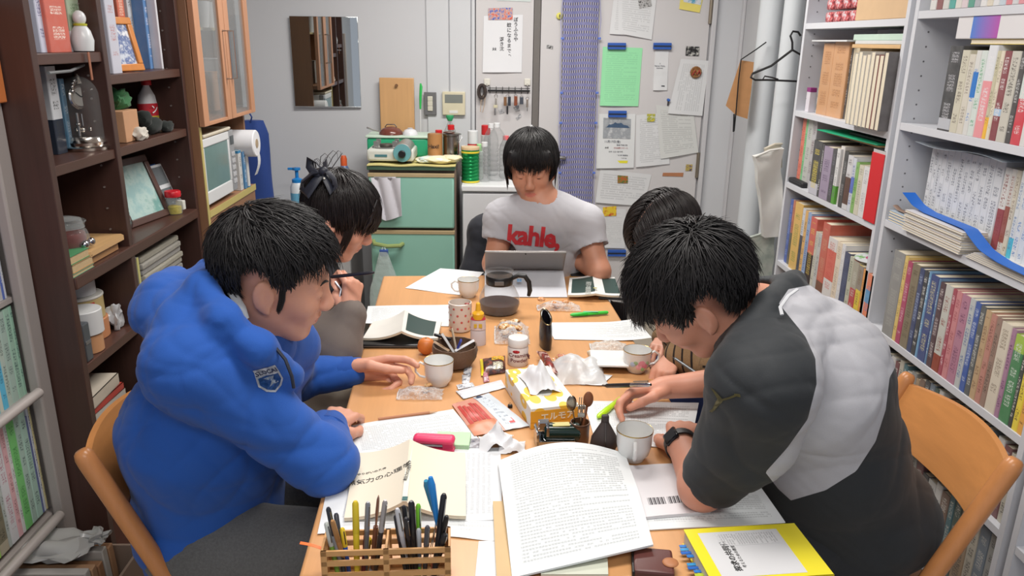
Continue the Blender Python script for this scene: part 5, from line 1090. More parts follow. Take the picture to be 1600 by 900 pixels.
fv=mth(nt,'FRACT',mth(nt,'DIVIDE',mth(nt,'ADD',s_.outputs[1],wob),.0285));fu=mth(nt,'FRACT',mth(nt,'DIVIDE',s_.outputs[0],.0125))
inr=mth(nt,'MULTIPLY',mth(nt,'GREATER_THAN',fv,.35),mth(nt,'LESS_THAN',fv,.85))
dark=mth(nt,'MULTIPLY',inr,mth(nt,'LESS_THAN',fu,.38));wht=mth(nt,'MULTIPLY',inr,mth(nt,'MULTIPLY',mth(nt,'GREATER_THAN',fu,.38),mth(nt,'LESS_THAN',fu,.62)))
c=mixc(nt,noi(nt,uv,60,3),lin((100,104,150)),lin((140,140,182)));c=mixc(nt,dark,c,lin((70,66,82)));c=mixc(nt,wht,c,lin((200,196,196)))
L(nt,c,bb.inputs['Base Color']);bb.inputs['Roughness'].default_value=.8
q0,q1,q2,q3=[P(*p,Y=DY-.02)for p in((881,-40),(938,-40),(924,352),(873,352))]
t=thing('woven_curtain','long narrow blue violet woven strip hanging on the door','curtain',tuple(q3));W_=(q1-q0).length;H_=(q0-q3).length
b=MB();b.sheet(lambda u,v:(q3*(1-u/W_)+q2*(u/W_))*(1-v/H_)+(q0*(1-u/W_)+q1*(u/W_))*(v/H_)-q3+Vector((0,-.006*math.sin(u*55),0)),W_,H_,24,60,.002);b.build('weave',m,t)
for f in(0,W_):b=MB();b.tube([(q3*(1-f/W_)+q2*(f/W_))*(1-k/12)+(q0*(1-f/W_)+q1*(f/W_))*(k/12)-q3+Vector((.012*(1 if f else-1)*abs(math.sin(k*1.7)),-.004,0))for k in range(13)],.0022,n=5);b.build('side_cord',M((165,165,205),.7),t)
for k,(py)in enumerate((60,145,192,270)):
 for s_ in(0,1):p=P((880-py*.02)if not s_ else(939-py*.04),py,Y=DY-.022)-q3;b=MB();b.box(p-Vector((.008,.004,.006)),p+Vector((.008,.004,.006)),.002);b.build('clip',M((90,120,205),.4),t)
a,c=P(762,141,Y=YB-.02),P(828,141,Y=YB-.02)
t=thing('key_rack','black wire key rack hung from two white hooks on the narrow steel leaf','rack',(a.x,YB-.02,a.z))
b=MB();L_=c.x-a.x;b.box((0,-.006,-.005),(L_,.002,.004),.001);b.tube([(0,-.004,.012),(L_,-.004,.012)],.0018,n=6)
for k in range(7):xk=.012+k*(L_-.024)/6;b.tube([(xk,-.004,.02),(xk,-.006,-.01),(xk,-.02,-.014),(xk,-.022,-.004)],.0018,n=6)
b.build('rack_bar',BLACK(),t)
for px in(761,824):p=P(px,128,Y=YB-.014);tt=thing('adhesive_hook','white square adhesive hook at the %s end of the key rack'%('left' if px<800 else 'right'),'hook',tuple(p));b=MB();b.box((-.017,-.008,-.018),(.017,0,.018),.004);b.build('pad',M((218,216,206),.4),tt);b=MB();b.tube([(0,-.008,-.008),(0,-.02,-.016),(0,-.02,-.006)],.004);b.build('peg',M((218,216,206),.4),tt)
t=thing('bead_bundle','dark coiled bundle of cord hanging at the left end of the key rack','cord',tuple(P(753,143,Y=YB-.04)))
b=MB()
for k in range(9):r_=.022+.006*math.sin(k*2.1);b.tube([((r_)*math.cos(a_*PI/8+k)*.8+.003*math.sin(k*3),-.012+.003*k,(r_+.012)*math.sin(a_*PI/8+k))for a_ in range(17)],.0035,n=6)
b.build('coil',M((72,62,58),.5,.2,var=.3,scale=80),t)
b=MB();b.tube([(.02,-.006,-.005),(.014,-.01,-.07),(.004,-.01,-.11),(-.008,-.01,-.105),(-.004,-.01,-.05),(.018,-.006,0)],.0018,n=6);b.build('thin_cord',M((190,165,140),.6),t)
def keyset(px,py0,parts,lab):
 p=P(px,py0,Y=YB-.05);tt=thing('key_bunch',lab,'key',tuple(p));b=MB();b.tube([(.008*math.cos(k*PI/6),0,.008*math.sin(k*PI/6)-.004)for k in range(13)],.0012,n=5);b.build('ring',M((170,170,172),.2,1),tt)
 for nm,dx,z0_,z1_,w_,rgb,me in parts:b=MB();b.box((dx-w_/2,-.003,z1_),(dx+w_/2,.003,z0_),.002);b.build(nm,M(rgb,.4,me),tt)
keyset(775,149,[('key',0,-.012,-.05,.01,(180,178,172),.8),('fob',-.002,-.05,-.066,.022,(205,200,170),0),('key',-.005,-.066,-.105,.009,(150,150,152),.9)],'silver keys with a cream fob hanging third from the left of the rack')
keyset(793,149,[('leather_fob',-.012,-.008,-.055,.016,(125,90,60),0),('fob',.010,-.006,-.055,.016,(45,50,60),0),('key',0,-.055,-.10,.009,(50,50,54),.5)],'bunch with a brown and a dark fob in the middle of the key rack')
keyset(806,149,[('leather_fob',0,-.004,-.055,.018,(130,70,45),0),('key',.008,-.05,-.066,.02,(110,112,118),.7)],'key with a reddish brown leather fob right of the middle of the rack')
keyset(815,151,[('fob',0,-.002,-.04,.02,(80,85,95),.4)],'grey oval fob hanging second from the right of the key rack')
keyset(824,153,[('key',0,-.006,-.05,.011,(160,150,140),.8),('key',.001,-.05,-.07,.005,(150,150,150),.8)],'single silver key hanging at the right end of the rack')
for k,(pts)in enumerate(([(779,172),(786,170),(788,176),(781,178)],[(802,168),(810,165),(812,173),(806,174)],[(806,184),(813,178),(815,182),(808,188)])):wpaper('small_sticker',['pale square sticker under the left keys','grey square sticker under the middle keys','dark and white sticker lowest under the key rack'][k],pts,art((200,200,202),(170,172,175),(90,92,98),80),y=YB-.014,cat='sticker',curl=0)
# ================================================================ people: smooth-blended volumes turned into one skin each
V=lambda*a:np.array(a,dtype=np.float64)
def nv(v):return np.array([v[0],v[1],v[2]],dtype=np.float64)
def nrm(v):v=np.asarray(v,float);return v/np.linalg.norm(v)
class SDF:
 def __init__(s):s.p=[]
 def cone(s,a,b,ra,rb,k=.02,flat=None,sub=False):s.p.append(('c',nv(a),nv(b),ra,rb,k,flat,sub));return s
 def ell(s,c,r,R=None,k=.02,sub=False):s.p.append(('e',nv(c),V(*r),np.eye(3)if R is None else R,k,sub));return s
 def chain(s,pts,rs,k=.02,flat=None):
  for i in range(len(pts)-1):s.cone(pts[i],pts[i+1],rs[i],rs[i+1],k,flat)
  return s
 def bbox(s,p):
  if p[0]=='c':
   q=max(1.,p[6][1])if p[6]is not None else 1.;r=max(p[3],p[4])*q;return np.minimum(p[1],p[2])-r,np.maximum(p[1],p[2])+r
  r=p[2].max();return p[1]-r,p[1]+r
 def mesh(s,h,clip=None,disp=None):
  lo=np.min([s.bbox(p)[0]for p in s.p if not p[-1]],0)-.03;hi=np.max([s.bbox(p)[1]for p in s.p if not p[-1]],0)+.03
  if clip is not None:lo=np.maximum(lo,clip[0]);hi=np.minimum(hi,clip[1])
  n=np.ceil((hi-lo)/h).astype(int)+1
  F=np.full(n,.2,dtype=np.float32)
  ax=[lo[i]+h*np.arange(n[i])for i in range(3)]
  for p in s.p:
   a,b=s.bbox(p);k=p[5]if p[0]=='c' else p[4];m=k+2*h
   i0=np.clip(np.floor((a-m-lo)/h).astype(int),0,n-1);i1=np.clip(np.ceil((b+m-lo)/h).astype(int)+1,1,n)
   if np.any(i1<=i0):continue
   g=np.stack(np.meshgrid(*[ax[q][i0[q]:i1[q]]for q in range(3)],indexing='ij'),-1)
   if p[0]=='c':
    ab=p[2]-p[1];L2=max(ab@ab,1e-12);w=g-p[1];t=np.clip((w@ab)/L2,0,1);w=w-t[...,None]*ab;sc=1.
    if p[6]is not None:
     nx=nrm(p[6][0]);q=p[6][1];w=w+(w@nx)[...,None]*(1/q-1)*nx;sc=min(q,1.)
    d=(np.linalg.norm(w,axis=-1)-(p[3]+(p[4]-p[3])*t))*sc
   else:
    w=(g-p[1])@p[3];k0=np.linalg.norm(w/p[2],axis=-1);k1=np.linalg.norm(w/p[2]**2,axis=-1);d=k0*(k0-1)/np.maximum(k1,1e-9)
   S=tuple(slice(i0[q],i1[q])for q in range(3));f=F[S]
   if p[-1]:
    d=-d;hh=np.maximum(k-np.abs(f-d),0)/k;F[S]=np.maximum(f,d)+hh*hh*k/4
   else:
    hh=np.maximum(k-np.abs(f-d),0)/k;F[S]=np.minimum(f,d)-hh*hh*k/4
  return nets(F,lo,h)
def nets(F,lo,h):
 ins=F<0;c=np.zeros(np.array(F.shape)-1,dtype=np.int8)
 sl=lambda d,e:tuple(slice(d[q],F.shape[q]-1+d[q])for q in range(3))
 cs=[(i,j,k)for i in(0,1)for j in(0,1)for k in(0,1)]
 for d in cs:c+=ins[sl(d,0)]
 act=(c>0)&(c<8);I=np.argwhere(act);idx=np.full(act.shape,-1,dtype=np.int64);idx[act]=np.arange(len(I))
 acc=np.zeros((len(I),3));cnt=np.zeros(len(I))
 for a in range(8):
  for b in range(a+1,8):
   da,db=np.array(cs[a]),np.array(cs[b])
   if np.abs(da-db).sum()!=1:continue
   A,B=I+da,I+db;fa,fb=F[A[:,0],A[:,1],A[:,2]],F[B[:,0],B[:,1],B[:,2]]
   m=(fa<0)!=(fb<0);t=fa[m]/(fa[m]-fb[m]);acc[m]+=da+(db-da)*t[:,None];cnt[m]+=1
 P_=lo+(I+acc/cnt[:,None])*h
 faces=[]
 for q in range(3):
  o=[x for x in range(3)if x!=q];s0=[slice(None)]*3;s1=[slice(None)]*3
  s0[q]=slice(0,-1);s1[q]=slice(1,None);e=ins[tuple(s0)]!=ins[tuple(s1)];fl=ins[tuple(s0)]
  E=np.argwhere(e);E=E[(E[:,o[0]]>0)&(E[:,o[1]]>0)&(E[:,o[0]]<F.shape[o[0]]-1)&(E[:,o[1]]<F.shape[o[1]]-1)]
  d0=np.zeros(3,int);d0[o[0]]=1;d1=np.zeros(3,int);d1[o[1]]=1
  qd=np.stack([idx[tuple((E-x).T)]for x in(d0+d1,d1,0*d0,d0)],1)
  flip=fl[tuple(E.T)];
  if q==1:flip=~flip
  qd[~flip]=qd[~flip][:,::-1];faces.append(qd)
 return P_,np.concatenate(faces)
def vnormals(P_,Fc):
 n=np.cross(P_[Fc[:,2]]-P_[Fc[:,0]],P_[Fc[:,3]]-P_[Fc[:,1]]);out=np.zeros_like(P_)
 for q in range(4):np.add.at(out,Fc[:,q],n)
 return out/np.maximum(np.linalg.norm(out,axis=1),1e-12)[:,None]
def relax(P_,Fc,it=2,w=.5):
 for _ in range(it):
  s=np.zeros_like(P_);c=np.zeros(len(P_))
  for q in range(4):
   for r in((q+1)%4,(q-1)%4):np.add.at(s,Fc[:,q],P_[Fc[:,r]]);np.add.at(c,Fc[:,q],1)
  P_=P_*(1-w)+w*s/c[:,None]
 return P_
def folds(P_,seed,amp=.004,sc=22.,dirv=(0,0,1),stretch=.35):
 """cloth folds: warped ridges elongated along dirv"""
 r=np.random.RandomState(seed);d=nrm(dirv);o=np.zeros(len(P_));q=P_
 for k in range(5):
  a=nrm(d*(1.1 if k<3 else.3)+stretch*1.3*r.randn(3));b=nrm(r.randn(3));c=nrm(r.randn(3));f=sc*(.55+.42*k);ph=r.rand()*6
  w=f*(q@a)+2.2*np.sin(f*.33*(q@b)+ph)+.8*np.sin(f*.9*(q@c)+ph*3);s_=np.sin(w)
  m=np.clip(.5+1.3*np.sin(6.5*(q@c)+ph*5+k)*np.sin(5*(q@b)+ph*2),0,1)
  o+=m*(.75*np.abs(s_)**.6-.45-.45*np.exp(-(s_/.22)**2))/(1+.45*k)
 return amp*o
def skin_obj(name,P_,Fc,mats,parent,mi=None,attrs=None,label=None):
 me=bpy.data.meshes.new(name);inv=np.array(wm(parent).inverted());Q=P_@inv[:3,:3].T+inv[:3,3]
 me.from_pydata(Q.tolist(),[],Fc.tolist());me.update()
 for m in(mats if isinstance(mats,list)else[mats]):me.materials.append(m)
 if mi is not None:me.polygons.foreach_set('material_index',mi.astype(np.int32))
 me.polygons.foreach_set('use_smooth',np.ones(len(Fc),dtype=bool))
 for an,av in(attrs or{}).items():
  at=me.attributes.new(an,'FLOAT','POINT');at.data.foreach_set('value',av.astype(np.float32))
 o=bpy.data.objects.new(name,me);COL.objects.link(o);o.parent=parent
 if label:o['label']=label
 return o
def camv(v):return nv(C2W@Vector(v))
def frame(Fv,Uv):
 """head frame from camera-space guesses: columns forward, left, up (world)"""
 f=nrm(camv(Fv));u=camv(Uv);u=nrm(u-f*(u@f));s=np.cross(u,f);return np.stack([f,s,u],1)
 # ---- head (local axes: forward, left, up; metres; origin between the eyes' level at the ears)
def head_sdf(S,O,B,k=1.,female=False,mouth=0.):
 T_=lambda f,s,u:O+B@(V(f,s,u)*k)
 e=lambda c,r,kk=.012,R=B,sub=False:S.ell(T_(*c),[x*k for x in r],R,kk,sub)
 e((-.014,0,.036),(.094,.0765,.083),.03)
 e((.012,0,-.018),(.074,.063,.080),.03)
 e((.058,0,-.098),(.022,.022,.017),.025)
 for s in(-1,1):
  S.cone(T_(-.012,s*.048,-.052),T_(.052,s*.012,-.097),.019*k,.015*k,.028)
  e((.058,s*.036,-.026),(.026,.024,.026),.025)
  S.cone(T_(.083,s*.010,.019),T_(.070,s*.044,.018),.009*k,.009*k,.015)
  e((.094,s*.031,.002),(.010,.017,.010),.012,sub=True)
  e((.0765,s*.031,.0),(.0125,.0165,.0115),.004)
  e((.097,s*.012,-.036),(.010,.007,.007),.006)
  Re=B@np.array(Matrix.Rotation(s*R(-18),3,'Z'))@np.array(Matrix.Rotation(R(-12),3,'Y'))
  S.ell(T_(-.012,s*.081,-.008),[x*k for x in(.020,.0085,.032)],Re,.007)
  S.ell(T_(-.006,s*.091,-.005),[x*k for x in(.011,.007,.019)],Re,.004,True)
  S.cone(T_(-.004,s*.079,-.034),T_(-.001,s*.076,-.040),.007*k,.006*k,.006)
 S.cone(T_(.084,0,.008),T_(.103,0,-.026),.0085*k,.0095*k,.014)
 e((.101,0,-.031),(.0115,.0115,.0095),.010)
 e((.066,0,-.060),(.022,.030,.024),.02)
 S.cone(T_(.0865,-.015,-.0575),T_(.0865,.015,-.0575),.0046*k,.0046*k,.008);e((.0900,0,-.0575),(.0055,.012,.0048),.006)
 S.cone(T_(.0845,-.012,-.0680-mouth),T_(.0845,.012,-.0680-mouth),.0052*k,.0052*k,.008)
 S.cone(T_(.0955,-.020,-.0628-mouth/2),T_(.0955,.020,-.0628-mouth/2),.0028*k,.0028*k,.004,None,True)
 return T_
def face_marks(root,O,B,k=1.,smile=False,hairmat=None,open_=0.):
 T_=lambda f,s,u:Vector(O+B@(V(f,s,u)*k))
 for s in(-1,1):
  b=MB();b.tube([T_(.0865-.012*abs(a)**2*.9,s*(.031+.0155*a),-.0048-.0028*(1-a*a)+(.001 if a>0 else 0))for a in(-1,-.6,-.2,.2,.6,1)],[.0006,.0011,.0013,.0014,.0013,.0007],n=6);b.build('eyelash',M((22,18,18),.6),root,world=True)
  b=MB();b.tube([T_(.0935-.0125*a,s*(.012+.036*a),.0195+.0065*math.sin(a*2.6))for a in(0,.25,.5,.75,1)],[.0012,.0026,.0028,.0022,.0008],n=6,squash=None);b.build('eyebrow',M((30,25,24),.8,kind='fabric'),root,world=True)
 b=MB();c=.004 if smile else.0
 b.tube([T_(.0925-.011*a*a,.021*a,-.0628-open_/2+c*a*a)for a in(-1,-.5,0,.5,1)],[.0006,.0012,.0014,.0012,.0006],n=6);b.build('mouth_line',M((110,45,42),.6),root,world=True)
def lipsidx(P_,Fc,O,B,k=1.):
 c=(P_[Fc].mean(1)-O)@B/k;return((c[:,0]>.086)&((c[:,1]/.0205)**2+((c[:,2]+.0630)/.0088)**2<1)&(c[:,0]<.104)).astype(int)
 # ---- hand (wrist W_, dirs: x to the fingers, y to the thumb side, z out of the back of the hand)
def hand_sdf(S,Wp,X,Y,curls,thumb,sc=1.,spread=.05,palm=1.):
 X=nrm(X);Y=nrm(nv(Y)-X*(nv(Y)@X));Z=np.cross(X,Y)
 T_=lambda x,y,z:nv(Wp)+(X*x+Y*y+Z*z)*sc
 return T_,X,Y,Z
def hand(S,Wp,X,Y,Zb,fingers,thumb,sc=1.):
 """fingers: list of 4 (index..little) each (spread deg, [bend1,bend2,bend3] deg); thumb: list of 3 local points"""
 X=nrm(nv(X));Zb=nv(Zb);Zb=nrm(Zb-X*(Zb@X));Yv=nv(Y);Yv=Yv-X*(Yv@X)-Zb*(Yv@Zb);Yv=nrm(Yv)
 T_=lambda x,y,z:nv(Wp)+(X*x+Yv*y+Zb*z)*sc
 for y0,y1,r in((.018,.030,.0135),(.006,.010,.0145),(-.006,-.010,.0140),(-.017,-.028,.012)):
  S.cone(T_(.004,y0*.8,0),T_(.082 if abs(y1)<.02 else.076,y1,.001),(r+.001)*sc,(r-.0035)*sc,.012)
 S.cone(T_(-.012,0,0),T_(.02,0,0),.025*sc,.022*sc,.015,(Zb,.72))
 lens=[(.040,.024,.019),(.044,.028,.020),(.041,.026,.020),(.032,.019,.018)];rad=[.0088,.0090,.0085,.0075]
 for i,(sp,bends)in enumerate(fingers):
  y=(.030,.010,-.010,-.028)[i];p=V((.082,.085,.081,.073)[i],y,.001);a=0.;r=rad[i];sp=R(sp)
  prevp=p;rr=[r*1.06,r,r*.93,r*.82]
  for j in range(3):
   a+=R(bends[j]);d=V(math.cos(a)*math.cos(sp),math.sin(sp),-math.sin(a));q=prevp+d*lens[i][j]
   S.cone(T_(*prevp),T_(*q),rr[j]*sc,rr[j+1]*sc,.0035);prevp=q
 tp=[T_(*t)for t in thumb];S.chain(tp,[.0155*sc,.0125*sc,.0105*sc,.0088*sc][:len(tp)],.006)
 return T_,X,Yv,Zb
 # ---- hair: cap of tapered locks
def hair(root,name,O,B,mat,n,length,mask,crown,k=1.,grav=.35,lift=.012,width=.0042,seed=1,wob=.25,part=None,lab=None,outward=.0,segs=7,flow=None,shell=.006,rad=(.094,.0765,.083),ctr=(-.014,0,.036),curl_in=0.):
 rg=np.random.RandomState(seed);rad=V(*rad);ctr=V(*ctr);g_=B.T@V(0,0,-1);cr=nrm(V(*crown));nz=lambda a:a/np.maximum(np.linalg.norm(a,axis=-1,keepdims=True),1e-9)
 ds=[]
 while len(ds)<n:
  d=nrm(rg.randn(3))
  if mask(d):ds.append(d)
 D=np.array(ds);off=shell+rg.rand(n,1)*lift;p=ctr+D*(rad+off)
 L_=np.array([(length(d)if callable(length)else length)for d in ds])[:,None]*(.7+.6*rg.rand(n,1))
 Wm=rg.randn(3,3)*9;W2=rg.randn(3,3)*19;coh=(np.sin(D@Wm+1.3)+.6*np.sin(D@W2))*.75
 T0=nz(D-cr+rg.randn(n,3)*.06)if flow is None else nz(np.array([flow(d,rg)for d in ds]))
 T0=nz(T0-D*(T0*D).sum(1,keepdims=True));tw=(coh+rg.randn(n,3)*.35)*wob;o2=outward*(.3+rg.rand(n,1)*.5+.5*(coh[:,:1]>.5));st=L_/segs
 t=T0;pts=[p]
 for j in range(segs):
  f=j/segs;nn=nz((pts[-1]-ctr)/rad**2);dr=nz(t+tw*f*.5+g_*grav*f);tt=nz(dr-nn*(dr*nn).sum(1,keepdims=True)*(1-curl_in)+nn*o2*(.4+f))
  nx=pts[-1]+tt*st;q=(nx-ctr)/(rad+off*.9);l=np.linalg.norm(q,axis=1,keepdims=True);nx=np.where(l<1,ctr+q/l*(rad+off*.9),nx);t=nz(nx-pts[-1]);pts.append(nx)
 m=segs+1;w=width*(.6+.8*rg.rand(n,1));VV=np.zeros((n,m,4,3))
 for j in range(m):
  tg=nz(pts[min(j+1,m-1)]-pts[max(j-1,0)]);nn=nz((pts[j]-ctr)/rad**2);sd=nz(np.cross(tg,nn));f=j/(m-1);ww=w*min(1,.55+f*2)*(1-f**2.4)+.00025
  for ci,c_ in enumerate((sd*ww,nn*ww*.5,-sd*ww,-nn*ww*.3)):VV[:,j,ci]=pts[j]+c_
 vs=(O+(VV.reshape(-1,3)*k)@B.T).tolist();bi=(np.arange(n)*m*4)[:,None,None]+(np.arange(m-1)*4)[None,:,None]
 c0=np.arange(4)[None,None,:];c1=(c0+1)%4;fs=np.stack([bi+c0,bi+c1,bi+4+c1,bi+4+c0],-1).reshape(-1,4).tolist()
 N1,N2=26,40;base=len(vs);grid={}
 for i in range(N1+1):
  th=PI*i/N1
  for j in range(N2):
   ph=2*PI*j/N2;d=V(math.sin(th)*math.cos(ph),math.sin(th)*math.sin(ph),math.cos(th));grid[i,j]=len(vs);q=ctr+d*(rad+shell+.001*mnoise.noise(Vector(d)*9))
   vs.append(O+B@(q*k))
 for i in range(N1):
  for j in range(N2):
   th=PI*(i+.5)/N1;ph=2*PI*(j+.5)/N2;d=V(math.sin(th)*math.cos(ph),math.sin(th)*math.sin(ph),math.cos(th))
   if mask(d):fs.append((grid[i,j],grid[i+1,j],grid[i+1,(j+1)%N2],grid[i,(j+1)%N2]))
 b=MB();b.v=[tuple(v)for v in vs];b.f=[list(f)for f in fs];b.mi=[0]*len(fs);b.sm=[True]*len(fs)
 o=b.build(name,mat,root,world=True,auto=0)
 if lab:o['label']=lab
 return o
HAIRM=M((20,18,19),.50,kind='hair',var=.1,spec=.38);HAIRS=M((24,19,19),.40,kind='hair',var=.1,spec=.42)
SKA=M((212,158,134),.5,kind='skin',var=.06);SKB=M((222,166,142),.5,kind='skin',var=.05);SKC=M((196,142,116),.5,kind='skin',var=.06);SKD=M((208,150,126),.5,kind='skin',var=.06)
LIP=M((190,116,102),.45,kind='skin',var=.05)
from mathutils.bvhtree import BVHTree
def decal(name,s,size,mat,parent,target,origin,right,up,fwd,lab=None,bold=0,off=.0012,mesh=None,**kw):
 """letters cut flat, then laid onto the cloth along fwd"""
 origin,right,up,fwd=map(Vector,(origin,right,up,fwd))
 Mx=Matrix(((right.x,up.x,-fwd.x,origin.x),(right.y,up.y,-fwd.y,origin.y),(right.z,up.z,-fwd.z,origin.z),(0,0,0,1)))
 o=text(name,s,size,mat,parent,Matrix.Identity(4),extrude=0,world=False,bold=bold,**kw)if mesh is None else mesh
 bm=bmesh.new();bm.from_mesh(o.data);bmesh.ops.triangulate(bm,faces=bm.faces[:])
 for _ in range(5):
  lg=[e for e in bm.edges if e.calc_length()>.008]
  if not lg:break
  bmesh.ops.subdivide_edges(bm,edges=lg,cuts=1);bmesh.ops.triangulate(bm,faces=bm.faces[:])
 tw=wm(target);bv=BVHTree.FromPolygons([tw@v.co for v in target.data.vertices],[list(p.vertices)for p in target.data.polygons]);inv=wm(parent).inverted()
 for v in bm.verts:
  w=Mx@v.co;hit=bv.ray_cast(w-fwd*.3,fwd)
  if hit[0]is not None:w=hit[0]-fwd*off
  v.co=inv@w
 bm.to_mesh(o.data);bm.free()
 if lab:o['label']=lab
 return o
 # ---- generic dressed limbs
def clothes(S,h,mats,parent,name,seed,amp=.004,sc=20,dirv=(0,0,1),lab=None,attrs=None,clip=None,stretch=.35,relaxn=1,ampf=None):
 P_,Fc=S.mesh(h,clip);P_=relax(P_,Fc,relaxn);n=vnormals(P_,Fc)
 a=folds(P_,seed,amp*.8,sc,dirv,stretch)+folds(P_,seed+50,amp*.35,sc*2.3,dirv,stretch)
 if ampf is not None:a=a*ampf(P_)
 P_=P_+n*a[:,None];P_=relax(P_,Fc,1,.35)
 at={k_:f(P_)for k_,f in(attrs or{}).items()}
 return skin_obj(name,P_,Fc,mats,parent,attrs=at,label=lab),P_,Fc
def polysd(P_,poly):
 """signed distance in picture px to a polygon, positive inside, for locating cloth panels"""
 A=np.array(C2W.transposed());c=(P_-V(0,0,CAMZ))@A.T;x=800+FPX*c[:,0]/-c[:,2];y=450-FPX*c[:,1]/-c[:,2]
 ins=np.zeros(len(P_),bool);dm=np.full(len(P_),1e9);n=len(poly)
 for i in range(n):
  x0,y0=poly[i];x1,y1=poly[(i+1)%n]
  cond=((y0>y)!=(y1>y))&(x<(x1-x0)*(y-y0)/((y1-y0)if y1!=y0 else 1e-9)+x0);ins^=cond
  t=np.clip(((x-x0)*(x1-x0)+(y-y0)*(y1-y0))/max(1e-9,(x1-x0)**2+(y1-y0)**2),0,1);dm=np.minimum(dm,np.hypot(x-x0-t*(x1-x0),y-y0-t*(y1-y0)))
 return np.where(ins,dm,-dm)
def panelmat(c0,c1,attr='panel',c2=None,attr2=None,rough=.75,var=.04):
 m,nt,b=newmat('panelled_cloth');b.inputs['Roughness'].default_value=rough;tc=nt.nodes.new('ShaderNodeTexCoord').outputs['Object']
 a=nt.nodes.new('ShaderNodeAttribute');a.attribute_name=attr
 n=noi(nt,tc,500,3);k=mth(nt,'MULTIPLY',n,.12)
 c=mixc(nt,mth(nt,'GREATER_THAN',a.outputs['Fac'],0),lin(c0),lin(c1))
 if c2 is not None:
  a2=nt.nodes.new('ShaderNodeAttribute');a2 .attribute_name=attr2;c=mixc(nt,mth(nt,'GREATER_THAN',a2 .outputs['Fac'],0),c,lin(c2))
 c=mixc(nt,k,c,(0,0,0));L(nt,c,b.inputs['Base Color']);bump(nt,b,n,.2,.001);b.inputs['Sheen Weight'].default_value=.06
 return m
def legs(S,hipL,hipR,kneeL,kneeR,footL,footR,r=.085,k=.03):
 for h_,kn,ft in((hipL,kneeL,footL),(hipR,kneeR,footR)):
  S.cone(h_,kn,r,r*.72,k);S.cone(kn,ft,r*.68,r*.48,k)
def shoes(root,feet,dirs,rgb=(60,60,64)):
 for f,d in zip(feet,dirs):
  b=MB();T_=TR((f[0]+d[0]*.06,f[1]+d[1]*.06,.001),(0,0,math.atan2(d[1],d[0])))
  b.box((-.10,-.042,0),(.13,.042,.02),.01,T_);b.ell((.05,0,.035),(.078,.040,.035),T_);b.ell((-.04,0,.05),(.06,.04,.05),T_);b.build('shoe',M(rgb,.6),root,world=True)
  # ================================================================ chairs
CW=M((205,140,82),.32,kind='wood',var=.06,name='beech');CWx=M((196,132,80),.32,kind='woodz',var=.06)
def folding_chair(lab,x,y,rz,group='wooden folding chairs'):
 t=thing('folding_chair',lab,'chair',(x,y,0),rz,group=None)
 for s in(-1,1):
  b=MB();a,c=Vector((-.245,s*.205,.815)),Vector((.12,s*.205,.0));d=(c-a).normalized()
  b.tube([a,a+d*.004,a+d*.014,a+d*.03,c],[.010,.015,.0185,.0195,.0185],n=16)
  l=b.build('leg',CWx,t)
  for q in(.42,.46):sc_=MB();p=a+(c-a)*q;sc_.cyl(p+Vector((0,-s*.0,0))-Vector((0,.0205,0)),p+Vector((0,.0205,0)),.0035,8);sc_.build('screw',M((120,110,100),.3,.8),l)
  b=MB();a2,c2=Vector((.06,s*.168,.50)),Vector((-.27,s*.168,.0));d=(c2-a2).normalized();b.tube([a2,a2+d*.004,a2+d*.014,a2+d*.03,c2],[.008,.013,.016,.017,.016],n=16);b.build('leg',CWx,t)
 b=MB();n=14
 def bp(u,v,o):yy=-.19+.38*u;bow=.045*(1-(2*u-1)**2);z=.672+.122*v-.018*math.sin(PI*u)*(1-v)+.012*math.sin(PI*u)*v;return(-.182-.053*v-bow*.9-o-.0,yy,z)
 vs=[];fs=[];m=8
 for o in(0,.013):
  for j in range(m+1):
   for i in range(n+1):vs.append(bp(i/n,j/m,o))
 K=(n+1)*(m+1);I=lambda i,j:j*(n+1)+i
 for j in range(m):
  for i in range(n):fs.append((I(i,j),I(i+1,j),I(i+1,j+1),I(i,j+1)));fs.append((K+I(i,j+1),K+I(i+1,j+1),K+I(i+1,j),K+I(i,j)))
 for i in range(n):fs.append((I(i+1,0),I(i,0),K+I(i,0),K+I(i+1,0)));fs.append((I(i,m),I(i+1,m),K+I(i+1,m),K+I(i,m)))
 for j in range(m):fs.append((I(0,j),I(0,j+1),K+I(0,j+1),K+I(0,j)));fs.append((I(n,j+1),I(n,j),K+I(n,j),K+I(n,j+1)))
 b.add(vs,fs);b.build('backrest',CW,t)
 b=MB();b.box((-.20,-.185,.428),(.19,.185,.447),.008);b.build('seat',CW,t)
 b=MB();b.cyl((.066,-.205,.12),(.066,.205,.12),.011,12);b.build('stretcher',CWx,t);b=MB();b.cyl((-.20,-.168,.11),(-.20,.168,.11),.011,12);b.build('stretcher',CWx,t)
 return t
folding_chair('wooden folding chair under the person in the blue hoodie',-.545,1.565,0)
folding_chair('wooden folding chair under the person in the dark grey and white jacket',.785,1.535,PI)
folding_chair('wooden folding chair under the woman with the hair ribbon',-.66,2.24,0)
folding_chair('wooden folding chair under the person in the striped sweater',.70,2.25,PI)
t=thing('office_chair','dark chair at the far table end behind the man in the grey shirt','chair',(.19,3.10,0),-PI/2)
b=MB();b.box((-.22,-.22,.40),(.22,.22,.445),.02);b.build('seat',M((34,36,42),.8,kind='fabric'),t)
b=MB();b.box((-.26,-.215,.50),(-.22,.215,.82),.018);b.build('backrest',M((34,36,42),.8,kind='fabric'),t)
b=MB();b.box((-.255,-.03,.30),(-.235,.03,.55),.005);b.box((-.25,-.03,.30),(0,.03,.32),.005);b.cyl((0,0,.08),(0,0,.40),.022,16);b.build('column',M((50,50,54),.4),t)
